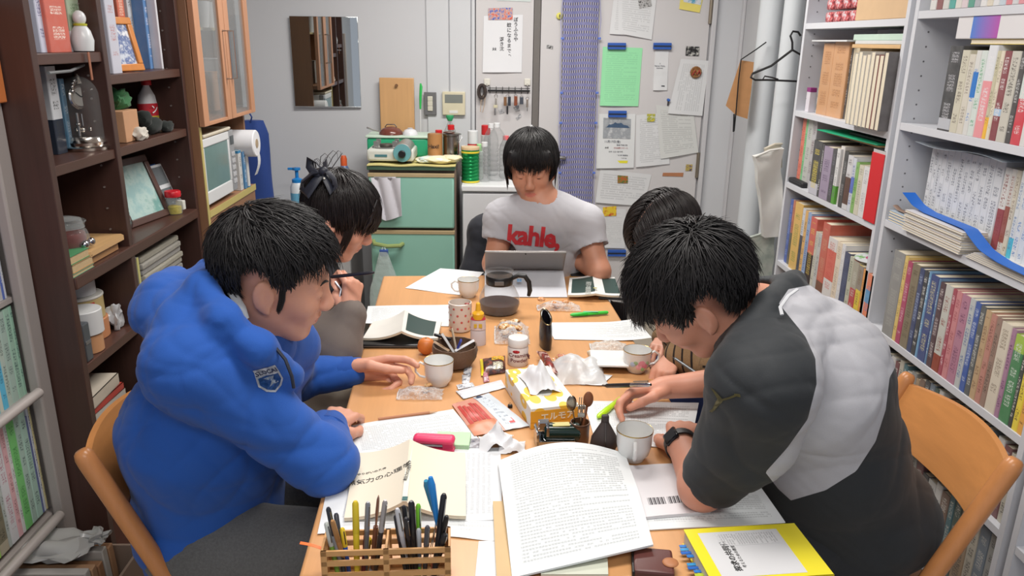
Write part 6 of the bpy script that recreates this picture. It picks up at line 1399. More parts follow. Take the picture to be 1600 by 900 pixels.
for k in range(5):a=2*PI*k/5;b=MB();b.tube([(0,0,.09),(.25*math.cos(a),.25*math.sin(a),.06)],[.02,.014]);b.lathe([(0,-.012),(.028,-.012),(.028,.012),(0,.012)],16,TR((.25*math.cos(a),.25*math.sin(a),.0285),(PI/2,0,a)));b.build('leg',M((40,40,44),.4),t)
# ================================================================ PERSON A : blue hoodie, left foreground
pa=thing('person','person in a blue hoodie at the left, reading and holding a teacup handle','person',(-.60,1.54,.45))
FA,SA_,UA=None,None,None
BA=frame((.94,-.22,-.24),(.30,.89,.35));kA=1.05
OA=nv(PD(433,433,1.55))
S=SDF();TA=head_sdf(S,OA,BA,kA)
nbA=nv(PD(372,520,1.60));hipA=V(-.63,1.55,.55)
shR=nv(PD(296,572,1.44));shL=nv(PD(440,545,1.74))
elR=V(-.335,1.395,.775);wrR=nv(P(512,668,Z=.765))
elL=nv(P(452,592,Y=1.86));wrL=nv(P(556,579,Y=1.90))
S.cone(TA(-.030,0,-.045),nbA,.056,.062,.03)
S.cone(nbA,hipA,.07,.10,.05,(nrm(shR-shL),1.25))
S.cone(nbA,shR,.055,.05,.04).cone(nbA,shL,.055,.05,.04)
S.chain([shR,elR,wrR],[.046,.038,.026]);S.chain([shL,elL,wrL],[.046,.036,.027])
LA=(hipA+V(0,.10,-.01),hipA+V(0,-.10,-.01),V(-.22,1.67,.545),V(-.22,1.42,.545),V(-.20,1.69,.07),V(-.22,1.42,.07));legs(S,*LA,.07)
cupA=P(686,602,Z=.735)
hx=nrm(nv(P(640,578,Y=1.90))-wrL)
hand(S,wrL,hx+V(0,0,.04),V(0,-.25,1),V(.05,1,.25),[(2,[12,24,16]),(-3,[24,40,26]),(-8,[56,74,46]),(-12,[64,80,50])],[(.004,.020,-.012),(.042,.034,-.028),(.080,.026,-.034),(.116,.018,-.032)],1.10)
hx2=nrm(V(.25,1,-.05));hand(S,wrR,hx2,V(1,-.2,.2),V(.2,0,1),[(2,[30,40,25]),(0,[34,45,25]),(-2,[38,48,28]),(-5,[42,50,30])],[(.004,.022,-.008),(.03,.045,-.014),(.055,.052,-.020),(.08,.046,-.026)])
P_,Fc=S.mesh(.0042,(V(-3,-3,.0),V(3,5,3)))
lp=lipsidx(P_,Fc,OA,BA,kA);body=skin_obj('body',P_,Fc,[SKA,LIP],pa,lp)
vol=np.einsum('ij,ij->i',P_[Fc[:,0]],np.cross(P_[Fc[:,1]],P_[Fc[:,2]])).sum();print('orientation',vol,'verts',len(P_))
face_marks(pa,OA,BA,kA)
def short_mask(front=.42,low=-.35,back=-.62,ear=True):
 def f(d):
  if d[0]>.35:lim=.52+.25*(d[0]-.35)
  elif d[0]>-.05:lim=-.05 if abs(d[1])>.5 else.2
  else:lim=back
  if ear and-.42<d[0]<.04 and abs(d[1])>.55:lim=.28
  return d[2]>lim
 return f
hair(pa,'hair',OA,BA,HAIRM,8000,lambda d:(.018+.05*max(0,d[2]))if abs(d[1])>.5 and d[2]<.5 and d[0]<.45 else.055 if d[2]>.3 else.030,short_mask(back=-.70),(-.55,0,.8),kA,grav=.30,lift=.018,width=.0014,seed=3,wob=.66,outward=.16,shell=.009)
b=MB();T_=lambda f,s,u:Vector(OA+BA@(V(f,s,u)*kA))
for k_ in range(26):f0=.012+.010*random.random();b.tube([T_(f0,-.071,.050),T_(f0,-.0715,.014),T_(f0+.003,-.0725,-.010),T_(f0+.002,-.0705,-.030-.012*random.random())],[.002,.0016,.0014,.0004],n=4)
b.build('sideburn',HAIRM,pa,world=True)
S=SDF();up=nrm(nbA-hipA);ax=nrm(shR-shL)
mid=hipA*.5+nbA*.5+V(-.022,0,.01)
S.cone(hipA+V(0,0,.02),mid,.145,.150,.06,(ax,1.25));S.cone(mid,nbA-up*.05,.150,.108,.06,(ax,1.42))
S.cone(nbA-up*.03,shR,.075,.080,.06).cone(nbA-up*.03,shL,.075,.075,.06)
S.cone(shR,elR,.078,.064,.04).cone(elR,wrR-nrm(wrR-elR)*.01,.064,.045,.03);S.cone(shL,elL,.070,.058,.04).cone(elL,wrL-nrm(wrL-elL)*.006,.056,.040,.03)
S.ell(hipA+V(.0,0,-.01),(.145,.19,.10),None,.05)
pA=nv(PD(366,468,1.50));pB=nv(PD(300,425,1.58));pC=nv(PD(235,470,1.62));
h1=[nv(PD(x,y,d))for x,y,d in((455,588,1.50),(405,545,1.43),(350,500,1.42),(318,452,1.48),(325,425,1.60),(365,425,1.70),(420,500,1.74))]
S.chain(h1,[.022,.028,.030,.030,.026,.026,.026],.025)
h2=[nv(PD(x,y,d))for x,y,d in((360,540,1.47),(290,505,1.48),(262,470,1.55),(275,440,1.66))]
S.chain(h2,[.040,.052,.052,.035],.035)
S.ell(nv(PD(248,492,1.52)),(.050,.062,.040),None,.03)
S.ell(nv(PD(285,480,1.55)),(.070,.075,.05),None,.03)
S.cone(TA(-.035,0,-.03),nbA+up*.02,.066,.056,.012,None,True)
S.ell(nv(PD(378,446,1.60)),(.055,.055,.065),None,.015,True)
HB=M((24,82,168),.85,kind='fabric',var=.06,name='fleece')
fa=lambda Q:.35+.65*np.clip((np.abs(Q[:,0]+.42)*3),0,1)
hd,PQ,FQ=clothes(S,.0062,HB,pa,'hoodie',5,.0095,17,elR-shR,ampf=None,stretch=.5)
for nm,a_,c_,r_ in(('cuff',wrL-nrm(wrL-elL)*.05,wrL-nrm(wrL-elL)*.002,.0405),('cuff',wrR-nrm(wrR-elR)*.05,wrR-nrm(wrR-elR)*.0,.045)):
 b=MB();b.cyl(a_,c_,r_+.003,28,r_-.002,bev=.004);b.build(nm,M((22,75,158),.9,kind='fabric',scale=40),pa,world=True)
b=MB();hp=hipA+V(.0,0,-.085);b.lathe([(.130,0),(.145,.01),(.147,.05),(.135,.065)],40,Matrix.Translation(Vector(hp))@Matrix.Diagonal((1,1.30,1,1)),cap=False);b.build('hem_band',M((22,75,158),.9,kind='fabric',scale=40),pa,world=True)
b=MB();b.tube([PD(x,y,d)for x,y,d in((352,446,1.50),(366,462,1.475),(378,482,1.465),(386,498,1.47))],[.006,.009,.009,.005],squash=.5);b.build('shirt_collar',M((205,210,214),.8,kind='fabric'),pa,world=True)
b=MB();b.tube([PD(x,y,d)for x,y,d in((428,540,1.43),(446,562,1.42),(456,588,1.42),(459,606,1.43))],.0032,n=6);b.build('drawstring',M((28,34,50),.7),pa,world=True)
u_=nrm(shR-elR);f_=nrm(camv((-.25,.1,-1.0)));r_=nrm(np.cross(u_,f_));r_=-r_ if(C2W.transposed()@Vector(r_)).x<0 else r_
bo=nv(PD(409,606,1.38));upb=nrm(camv((-.28,.95,0)));rtb=nrm(camv((.95,.28,0)))
mw_=MB();shp=[(-.022,.026),(.022,.026),(.022,-.006),(.012,-.020),(0,-.028),(-.012,-.020),(-.022,-.006)];mw_.prism(shp,-.0003,.0003)
o=mw_.build('sleeve_badge',M((205,212,222),.5),pa);decal('','',1,None,pa,hd,bo,rtb,upb,nrm(camv((-.1,.1,-1))),mesh=o,off=.002)
mw_=MB();mw_.prism([(-.019,.008),(.019,.008),(.019,-.005),(.010,-.017),(0,-.024),(-.010,-.017),(-.019,-.005)],-.0003,.0003)
o=mw_.build('badge_field',M((40,90,160),.5),pa);decal('','',1,None,pa,hd,bo,rtb,upb,nrm(camv((-.1,.1,-1))),mesh=o,off=.003)
decal('badge_lettering','SLOCAI',.0125,M((35,45,80),.5),pa,hd,bo+upb*.016,rtb,upb,nrm(camv((-.1,.1,-1))),off=.0034,bold=.0003)
mw_=MB();mw_.prism([(-.012,.004),(.010,.006),(.004,-.002),(.012,-.010),(-.006,-.014),(.0,-.005)],-.0002,.0002);o=mw_.build('badge_emblem',M((190,205,220),.5),pa);decal('','',1,None,pa,hd,bo,rtb,upb,nrm(camv((-.1,.1,-1))),mesh=o,off=.0036)
S=SDF();S.ell(hipA+V(.0,0,-.02),(.15,.19,.10),None,.05)
legs(S,*LA,.098)
clothes(S,.008,M((100,100,100),.95,kind='fabric',var=.34,scale=7,name='marled_jersey'),pa,'trousers',8,.006,22,(0,1,0))
shoes(pa,[(-.20,1.69),(-.22,1.42)],[(1,.1),(1,-.05)])
# ================================================================ PERSON B : woman with hair ribbon, left rear
pb=thing('person','woman with a black hair ribbon and grey brown jacket, smiling down and holding a pen','person',(-.62,2.24,.45))
BB=frame((.88,-.42,-.22),(.47,.86,.22));kB=1.0
OB=nv(PD(531,339,2.28))
S=SDF();TB_=head_sdf(S,OB,BB,kB)
nbB=nv(PD(486,437,2.30));hipB=V(-.67,2.25,.55)
sR=nv(PD(455,482,2.14));sL=nv(PD(520,470,2.42));eR=nv(P(528,548,Z=.775));wR=nv(PD(547,486,2.13));eL=V(-.60,2.48,.75);wL=V(-.47,2.33,.675)
S.cone(TB_(-.030,0,-.05),nbB,.047,.050,.03);S.cone(nbB,hipB,.055,.09,.05,(nrm(sR-sL),1.2));S.cone(nbB,sR,.045,.042,.04).cone(nbB,sL,.045,.042,.04)
S.chain([sR,eR,wR],[.040,.032,.023]);S.chain([sL,eL,wL],[.040,.032,.023])
LB=(hipB+V(0,.09,-.01),hipB+V(0,-.09,-.01),V(-.24,2.38,.55),V(-.24,2.08,.56),V(-.22,2.36,.07),V(-.24,2.08,.07));legs(S,*LB,.065)
hand(S,wR,camv((.12,1,.0)),camv((-.8,.1,-.6)),camv((.75,.05,.55)),[(3,[55,80,50]),(0,[62,85,50]),(-3,[68,85,50]),(-6,[70,80,50])],[(.004,.020,-.010),(.036,.036,-.026),(.066,.030,-.040),(.088,.014,-.046)],.95)
hand(S,wL,V(.35,-.9,-.05),V(-.9,-.35,.2),V(0,0,1),[(3,[12,18,12]),(0,[14,20,12]),(-3,[16,22,14]),(-6,[18,22,14])],[(.004,.020,-.008),(.034,.046,-.010),(.060,.058,-.012),(.084,.060,-.016)],.92)
P_,Fc=S.mesh(.0042);skin_obj('body',P_,Fc,[SKB,LIP],pb,lipsidx(P_,Fc,OB,BB,kB))
face_marks(pb,OB,BB,kB,smile=True)
def bmask(d):
 if d[0]>.30:return d[2]>.30
 if d[0]>-.05:return d[2]>-.10
 return d[2]>-.62
hair(pb,'hair',OB,BB,HAIRS,6000,lambda d:.085 if d[0]>.2 and d[2]>.2 else.07,bmask,(-.45,0,.85),kB,grav=.25,lift=.009,width=.0014,seed=5,wob=.14,outward=.02,shell=.012,flow=None)
T_=lambda f,s,u:Vector(OB+BB@(V(f,s,u)*kB))
b=MB()
for k_ in range(190):
 a=random.uniform(-1,1);f0=random.uniform(.03,.075);s0=.062*a
 L_=.05+.02*random.random();p0=T_(f0,s0*.8,.122-f0*.25);p1=T_(.088-.018*a*a+random.uniform(0,.010),s0*1.0,.075);p2=T_(.104-.030*a*a+random.uniform(-.004,.008),s0*1.12,.040);p3=T_(.106-.036*a*a+random.uniform(-.004,.008),s0*1.16,.018-.02*abs(a)+random.uniform(-.008,.006))
 b.tube([p0,p1,p2,p3],[.002,.003,.0026,.0005],n=4)
for k_ in range(60):
 s_=-1 if k_%2 else 1;f0=.030+.02*random.random();b.tube([T_(f0-.01,s_*.070,.06),T_(f0,s_*.082,.02),T_(f0+.004,s_*.080,-.03),T_(f0+.01*random.random(),s_*(.070+.01*random.random()),-.055-.03*random.random())],[.002,.003,.0024,.0005],n=4)
b.build('fringe',HAIRS,pb,world=True)
bun=nv(PD(503,285,2.26));S=SDF();S.ell(bun,(.045,.045,.042));P_,Fc=S.mesh(.005);n_=vnormals(P_,Fc);P_=P_+n_*folds(P_,4,.006,90)[:,None];skin_obj('hair_bun',P_,Fc,HAIRS,pb)
b=MB()
for k_ in range(7):
 a=random.uniform(.6,2.2);d=camv((math.cos(a),math.sin(a)+.5,.2));p=Vector(bun);d=Vector(d);q=Vector(camv((math.sin(a),math.cos(a),0)))
 b.tube([p+d*.030,p+d*.050+q*.008,p+d*.058+q*.022,p+d*.050+q*.036,p+d*.038+q*.040],[.0012,.0010,.0008,.0006,.0003],n=4)
b.build('loose_strands',HAIRS,pb,world=True)
RB=M((28,32,46),.45,kind='fabric');tb=Vector(nv(PD(506,268,2.17)))
def loop(dx,dy,w,nm):
 b=MB();pts=[]
 R_=Vector(camv((1,0,0)));U_=Vector(camv((0,1,0)));D_=Vector(camv((0,0,1)))
 c=[(0,0,0),(dx*.5,dy*.5+.014,.012),(dx,dy+.012,.006),(dx*1.08,dy-.006,0),(dx*.8,dy-.022,.006),(dx*.35,dy*.35-.014,.012),(0,-.002,.0)]
 b.tube([tb+R_*x+U_*y+D_*z for x,y,z in c],[.008,w,w*1.1,w*1.1,w,w*.8,.008],n=8,squash=.25);return b.build(nm,RB,pb,world=True)
loop(-.058,-.040,.016,'ribbon_loop');loop(.030,-.034,.013,'ribbon_loop');loop(-.036,.020,.012,'ribbon_tail');loop(.006,.022,.010,'ribbon_tail')
b=MB();b.ell(tb+Vector(camv((0,0,.008))),(.014,.012,.013));b.build('ribbon_knot',RB,pb,world=True);b=MB();b.ell(tb+Vector(camv((.006,-.022,.02))),(.003,.003,.003));b.build('ribbon_bead',M((225,225,215),.2),pb,world=True)
S=SDF();up=nrm(nbB-hipB);ax=nrm(sR-sL);mid=(hipB+nbB)/2
S.cone(hipB,mid,.125,.125,.06,(ax,1.25));S.cone(mid,nbB-up*.04,.125,.085,.06,(ax,1.4));S.cone(nbB-up*.02,sR,.062,.066,.06).cone(nbB-up*.02,sL,.062,.062,.06)
S.cone(sR,eR,.066,.056,.04).cone(eR,wR-nrm(wR-eR)*.012,.056,.046,.03);S.cone(sL,eL,.062,.052,.04).cone(eL,wL,.052,.038,.03)
S.cone(TB_(-.035,0,-.04),nbB+up*.02,.056,.05,.012,None,True)
clothes(S,.0062,M((112,102,96),.85,kind='fabric',var=.06,name='jacket_cloth'),pb,'jacket',6,.008,20,eR-sR,stretch=.5)
b=MB();rs_=[PD(x,y,d)for x,y,d in((508,400,2.2),(516,425,2.16),(524,450,2.14),(534,470,2.14))]
for k_ in range(5):b.tube([p+Vector((random.uniform(-.008,.014),random.uniform(-.02,.02),random.uniform(-.01,.01)))for p in rs_],[.012,.018,.018,.008],n=8,squash=.6)
b.build('scarf',M((26,26,36),.7,kind='fabric',var=.5,scale=60),pb,world=True)
b=MB();b.tube([PD(x,y,d)for x,y,d in((524,440,2.118),(533,452,2.112),(530,466,2.112),(534,474,2.114))],.003,n=6);b.build('silver_trim',M((190,195,205),.3,.6),pb,world=True)
S=SDF();S.ell(hipB,(.14,.18,.10),None,.05);legs(S,*LB,.09)
clothes(S,.008,M((190,180,164),.85,kind='fabric',var=.05,name='beige_cotton'),pb,'trousers',11,.007,20,(0,1,0));shoes(pb,[(-.22,2.36),(-.24,2.08)],[(1,0),(1,0)],(110,90,80))
pn=thing('pen','black pen held by the woman with the ribbon','pen',tuple(PD(553,429,2.07)));b=MB();dd=Vector(camv((1,.10,.1)));b.tube([-dd*.065,-dd*.06,dd*.045,dd*.055],[.0015,.0048,.0048,.003],n=10);b.build('barrel',M((32,32,42),.3),pn);b=MB();b.tube([-dd*.072,-dd*.064],[.0006,.0016],n=8);b.build('tip',M((120,120,120),.3,.8),pn)
# ================================================================ PERSON C : man at the far end with the laptop
pc=thing('person','man in a light grey shirt at the far table end, smiling down at a laptop','person',(.15,3.10,.45))
BC=frame((-.08,-.50,.86),(-.03,.86,.50));kC=1.05
OC=nv(PD(830,262,2.90))
S=SDF();TC=head_sdf(S,OC,BC,kC,mouth=.003)
nbC=nv(PD(850,325,2.92));hipC=V(.16,3.08,.55)
s1=nv(PD(787,342,2.98));s2=nv(PD(914,350,2.96));e1=nv(PD(772,412,2.98));w1=V(.035,2.955,.775);e2=nv(PD(936,424,2.93));w2=V(.295,2.955,.785)
S.cone(TC(-.030,0,-.05),nbC,.054,.058,.03);S.cone(nbC,hipC,.06,.10,.05,(V(1,0,0),1.25));S.cone(nbC,s1,.055,.05,.04).cone(nbC,s2,.055,.05,.04)
S.chain([s1,e1,w1],[.047,.042,.028]);S.chain([s2,e2,w2],[.047,.042,.028])
LC=(hipC+V(.09,0,-.01),hipC+V(-.09,0,-.01),V(.30,2.70,.54),V(.04,2.70,.54),V(.29,2.66,.07),V(.04,2.66,.07));legs(S,*LC,.065)
hand(S,w1,V(.98,.0,-.1),V(.2,-.9,.1),V(0,0,1),[(3,[15,30,20]),(0,[18,32,20]),(-3,[20,34,20]),(-6,[22,34,20])],[(.004,.020,-.008),(.034,.046,-.010),(.060,.055,-.014),(.084,.052,-.022)])
hand(S,w2,V(-.98,.0,-.12),V(-.1,-.9,.1),V(0,0,1),[(3,[15,30,20]),(0,[18,32,20]),(-3,[20,34,20]),(-6,[22,34,20])],[(.004,.020,-.008),(.034,.046,-.010),(.060,.055,-.014),(.084,.052,-.022)])
P_,Fc=S.mesh(.0042);skin_obj('body',P_,Fc,[SKC,LIP],pc,lipsidx(P_,Fc,OC,BC,kC));face_marks(pc,OC,BC,kC,smile=True,open_=.002)
b=MB();T_=lambda f,s,u:Vector(OC+BC@(V(f,s,u)*kC));b.tube([T_(.0920-.008*a*a,.014*a,-.0640+.003*a*a)for a in(-1,-.5,0,.5,1)],[.0006,.002,.0024,.002,.0006],n=6);b.build('teeth',M((225,220,210),.3),pc,world=True)
def cmask(d):
 if d[0]>.35:return d[2]>.36
 if d[0]>-.1:return d[2]>(-.38 if abs(d[1])>.6 else.2)
 return d[2]>-.75
hair(pc,'hair',OC,BC,HAIRM,6000,lambda d:.060,cmask,(-.35,0,.9),kC,grav=.55,lift=.012,width=.0015,seed=8,wob=.30,outward=.03,shell=.010)
b=MB()
for k_ in range(150):
 a=random.uniform(-1,1);f0=.05+.02*random.random();s0=.07*a
 b.tube([T_(f0-.015*a*a,s0*.8,.108-.02*a*a),T_(.088-.022*a*a,s0,.080),T_(.101-.030*a*a,s0*1.1,.058),T_(.103-.036*a*a+random.uniform(-.003,.004),s0*1.15,.046+.012*random.random()-.014*abs(a))],[.002,.0032,.0026,.0005],n=4)
for k_ in range(90):
 s_=-1 if k_%2 else 1;f0=random.uniform(-.03,.045);z0_=-.01-.045*random.random()if f0<.03 else-.035*random.random()
 b.tube([T_(f0-.01,s_*.074,.07),T_(f0,s_*.088,.04),T_(f0+.004,s_*.090,.0),T_(f0+.006,s_*.084,z0_-.02)],[.002,.0032,.003,.0005],n=4)
b.build('fringe',HAIRM,pc,world=True)
S=SDF();up=nrm(nbC-hipC);mid=(hipC+nbC)/2;SX=nrm(s2-s1)
S.cone(hipC,mid,.125,.125,.06,(SX,1.35));S.cone(mid,nbC-up*.05,.125,.105,.06,(SX,1.5));S.cone(nbC-up*.02,s1,.066,.070,.06).cone(nbC-up*.02,s2,.066,.070,.06)
q1=s1+(e1-s1)*.72;q2=s2+(e2-s2)*.72;S.cone(s1,q1,.070,.064,.03).cone(s2,q2,.070,.064,.03)
S.cone(TC(-.035,0,-.03),nbC+V(0,-.012,.012),.056,.058,.008,None,True)
for q,e_,s_ in((q1,e1,s1),(q2,e2,s2)):S.cone(q+(e_-s_)*.13,q+(e_-s_)*.5,.09,.09,.004,None,True)
SG=M((184,184,190),.85,kind='fabric',var=.03,name='grey_jersey')
sh,PQ,FQ=clothes(S,.0056,SG,pc,'shirt',12,.006,18,(0,0,1),stretch=.6)
cc=TC(-.035,0,-.03);b=MB();q0=nbC+V(0,-.03,.03);pts=[]
for a in range(25):
 an=2*PI*a/24;d_=V(math.cos(an),math.sin(an)*.95,0);o_=nbC+V(0,-.02,-.012)+d_*.068+V(0,0,.018*math.sin(an)-.004);pts.append(o_)
b.tube([Vector(p)for p in pts],.0055,n=6);b.build('neckband',M((150,150,156),.85,kind='fabric'),pc,world=True)
decal('lettering','kahle,',.093,M((206,52,60),.6),pc,sh,PD(836,366,2.72),camv((1,-.10,0)),camv((.10,1,0)),nrm(camv((0,0,-1))),bold=.0034,spacing=.93,off=.0022)
S=SDF();S.ell(hipC+V(0,0,-.01),(.17,.15,.10),None,.05);legs(S,*LC,.09)
clothes(S,.009,M((58,62,76),.85,kind='fabric',name='dark_denim'),pc,'trousers',13,.005,20,(1,0,0));shoes(pc,[(.29,2.66),(.04,2.66)],[(0,-1),(0,-1)],(90,90,95))
def watch(root,wr,el,r,lab_side,off=.02,face=None,rgb=(28,28,32),sc=1.):
 d=nrm(el-wr);c=wr+d*off;q=Vector(d).to_track_quat('Z','Y').to_matrix().to_4x4();Mx=Matrix.Translation(Vector(c))@q
 b=MB();b.lathe([(r,-.010),(r+.0025,-.010),(r+.003,0),(r+.0025,.010),(r,.010)],28,Mx,cap=False);o=b.build('watch_strap',M(rgb,.5),root,world=True)
 n_=Vector(nrm(face-(face@d)*d));Bm=basis(Vector(c)+n_*(r+.001),n_.cross(Vector(d)),Vector(d));b=MB();b.box((-.015*sc,-.018*sc,-.002),(.015*sc,.018*sc,.007),.004,Bm);b.build('watch_case',M((20,20,24),.15),root,world=True)
wt_=thing('wristwatch','dark watch on the wrist of the man in the light grey shirt','watch',tuple(w2));watch(wt_,w2,e2,.031,0,.012,camv((.1,.8,.6)),sc=.9)
S=SDF()
for sx in(-1,1):
 S.chain([V(.19+sx*.14,3.34,.86),V(.19+sx*.235,3.30,.80),V(.19+sx*.275,3.24,.62),V(.19+sx*.27,3.22,.40)],[.045,.05,.045,.03],.04)
S.cone(V(.0,3.355,.80),V(.38,3.355,.80),.05,.05,.03);S.cone(V(.0,3.40,.60),V(.38,3.40,.60),.04,.04,.05);S.cone(V(.04,3.40,.45),V(.34,3.40,.45),.04,.04,.05)
t=thing('black_jacket','black jacket draped over the chair of the man with the laptop','jacket',(.19,3.3,.45));clothes(S,.008,M((34,36,44),.9,kind='fabric'),t,'cloth',21,.008,18)
# ================================================================ PERSON E : striped sleeve, behind the right foreground man
pe=thing('person','person with smooth dark hair and tan striped sweater, mostly hidden at the right','person',(.72,2.25,.45))
BE=frame((-.62,-.62,.05),(-.30,.74,.60));kE=.97
OE=nv(PD(1036,352,2.18))-BE@(V(-.014,0,.036)*kE)
S=SDF();TE=head_sdf(S,OE,BE,kE);nbE=nv(PD(1082,420,2.28));hipE=V(.74,2.24,.55)
s1=nv(PD(1085,470,2.10));s2=nv(PD(1095,420,2.45));e1=nv(P(1100,560,Z=.78));w1=nv(P(1056,556,Z=.765));e2=V(.68,2.47,.75);w2=V(.555,2.32,.68)
S.cone(TE(-.03,0,-.05),nbE,.047,.052,.03);S.cone(nbE,hipE,.055,.09,.05,(nrm(s1-s2),1.2));S.cone(nbE,s1,.045,.042,.04).cone(nbE,s2,.045,.042,.04)
S.chain([s1,e1,w1],[.040,.034,.024]);S.chain([s2,e2,w2],[.040,.034,.024])
LE=(hipE+V(0,.09,-.01),hipE+V(0,-.09,-.01),V(.42,2.34,.55),V(.42,2.08,.55),V(.42,2.34,.07),V(.42,2.08,.07));legs(S,*LE,.065)
hand(S,w1,V(-.45,-.55,-.25),V(-.6,.7,.0),V(-.3,-.2,.9),[(3,[40,50,30]),(0,[46,55,34]),(-3,[52,58,36]),(-6,[56,58,36])],[(.004,.020,-.010),(.034,.040,-.018),(.062,.038,-.030),(.086,.026,-.040)],.93)
hand(S,w2,V(-.35,-.9,-.05),V(.9,-.35,0),V(0,0,1),[(3,[12,18,12]),(0,[14,20,12]),(-3,[16,22,14]),(-6,[18,22,14])],[(.004,.020,-.008),(.034,.046,-.010),(.060,.058,-.012),(.084,.060,-.016)],.92)
P_,Fc=S.mesh(.0045);skin_obj('body',P_,Fc,[SKB,LIP],pe,lipsidx(P_,Fc,OE,BE,kE));face_marks(pe,OE,BE,kE)
def emask(d):return d[2]>(.30 if d[0]>.35 else-.55 if d[0]<.25 else-.3)
def eflow(d,rg):
 s=1 if d[1]>0 else-1;t=V(-.15,s*1.0,-.15)-d*(V(-.15,s*1.0,-.15)@d);g=B_E.T@V(0,0,-1);g=g-d*(g@d);return t*(.9 if abs(d[1])<.45 else.2)+g*.9
B_E=BE
hair(pe,'hair',OE,BE,HAIRS,6500,lambda d:.12,emask,(-.2,0,1),kE,grav=.45,lift=.009,width=.0014,seed=15,wob=.05,outward=.0,shell=.012,flow=eflow,segs=9)
b=MB();T_=lambda f,s,u:Vector(OE+BE@(V(f,s,u)*kE));b.tube([T_(.055,.006,.112),T_(.03,.007,.1255),T_(.0,.006,.132),T_(-.02,.005,.133)],[.0015,.0026,.0026,.001],n=6,squash=.5);b.build('parting',M((150,110,95),.6),pe,world=True)
m,nt,bb=newmat('striped_knit');tc=nt.nodes.new('ShaderNodeTexCoord').outputs['Object'];a_=nt.nodes.new('ShaderNodeAttribute');a_.attribute_name='along'
fr_=mth(nt,'FRACT',mth(nt,'DIVIDE',a_.outputs['Fac'],.030));st_=mth(nt,'LESS_THAN',fr_,.22)
L(nt,mixc(nt,st_,mixc(nt,noi(nt,tc,400,3),lin((132,104,74)),lin((168,138,102))),lin((40,32,30))),bb.inputs['Base Color']);bb.inputs['Roughness'].default_value=.95;bump(nt,bb,noi(nt,tc,500,2),.3,.002)
S=SDF();up=nrm(nbE-hipE);ax=nrm(s1-s2);mid=(hipE+nbE)/2
S.cone(hipE,mid,.13,.13,.06,(ax,1.25));S.cone(mid,nbE-up*.04,.13,.085,.06,(ax,1.4));S.cone(nbE-up*.02,s1,.062,.068,.06).cone(nbE-up*.02,s2,.062,.064,.06)
S.cone(s1,e1,.066,.058,.04).cone(e1,w1-nrm(w1-e1)*.015,.058,.048,.03);S.cone(s2,e2,.062,.052,.04).cone(e2,w2,.052,.04,.03);S.cone(TE(-.035,0,-.04),nbE+up*.02,.056,.05,.012,None,True)
def along(Q):
 out=Q[:,2].copy()
 for a,c in((e1,w1),(e2,w2)):
  d=nrm(c-a);t=(Q-a)@d;r=np.linalg.norm((Q-a)-t[:,None]*d,axis=1);mk=(r<.075)&(t>-.02)&(t<.35);out[mk]=t[mk]
 return out
clothes(S,.0065,m,pe,'sweater',16,.006,18,(0,0,1),attrs={'along':along})
S=SDF();S.ell(hipE,(.14,.18,.10),None,.05);legs(S,*LE,.09)
clothes(S,.009,M((52,74,132),.85,kind='fabric',name='blue_denim'),pe,'trousers',17,.006,20,(0,1,0));shoes(pe,[(.42,2.34),(.42,2.08)],[(-1,0),(-1,0)],(90,80,75))
pn=thing('pen','thin grey pen held by the person in the striped sweater','pen',tuple(P(1063,566,Z=.79)));b=MB();dd=Vector(camv((.70,-.50,.45)));b.tube([-dd*.02,-dd*.018,dd*.10,dd*.11],[.0012,.004,.004,.003],n=10);b.build('barrel',M((120,125,130),.3,.5),pn);b=MB();b.tube([-dd*.028,-dd*.02],[.0005,.0012],n=8);b.build('tip',M((120,120,120),.3,.8),pn)
# ================================================================ PERSON D : dark grey track jacket, right foreground
pd=thing('person','person in a dark and pale grey track jacket at the right, writing','person',(.80,1.53,.45))
BD=frame((-.70,-.55,-.46),(-.58,.74,.36));kD=1.03
OD=nv(PD(1087,463,1.52))
S=SDF();TD=head_sdf(S,OD,BD,kD)
nbD=nv(PD(1190,505,1.56));hipD=V(.80,1.53,.57)
s1=nv(PD(1190,600,1.36));s2=nv(PD(1175,500,1.78));e1=V(.408,1.305,.768);w1=nv(P(1063,692,Z=.765));e2=nv(P(1180,592,Z=.80));w2=nv(P(1035,606,Z=.775))
S.cone(TD(-.030,0,-.05),nbD,.056,.062,.03);S.cone(nbD,hipD,.06,.10,.05,(nrm(s1-s2),1.25));S.cone(nbD,s1,.055,.05,.04).cone(nbD,s2,.055,.05,.04)
S.chain([s1,e1,w1],[.048,.043,.028]);S.chain([s2,e2,w2],[.048,.042,.027])
LD=(hipD+V(0,.10,-.02),hipD+V(0,-.10,-.02),V(.34,1.64,.55),V(.34,1.40,.55),V(.36,1.64,.07),V(.36,1.40,.07));legs(S,*LD,.07)
hand(S,w1,V(.35,1,-.02),V(-.9,.35,.15),V(-.15,0,1),[(4,[28,40,26]),(0,[34,46,28]),(-3,[40,50,30]),(-7,[46,52,30])],[(.004,.020,-.010),(.030,.044,-.014),(.056,.054,-.020),(.080,.048,-.028)],1.03)
hand(S,w2,V(-.93,-.12,-.14),V(.15,-.75,.35),V(.12,.55,.75),[(6,[30,42,24]),(1,[40,52,30]),(-3,[52,60,36]),(-8,[60,62,38])],[(.004,.020,-.012),(.036,.042,-.022),(.068,.042,-.030),(.096,.030,-.036)],1.02)
P_,Fc=S.mesh(.0042);skin_obj('body',P_,Fc,[SKD,LIP],pd,lipsidx(P_,Fc,OD,BD,kD));face_marks(pd,OD,BD,kD)
def dmask(d):
 if-.42<d[0]<.04 and abs(d[1])>.55:return d[2]>.28
 if d[0]>.35:return d[2]>.40
 if d[0]>-.05:return d[2]>(-.16 if abs(d[1])>.72 and d[0]<.34 else.08)
 return d[2]>-.72
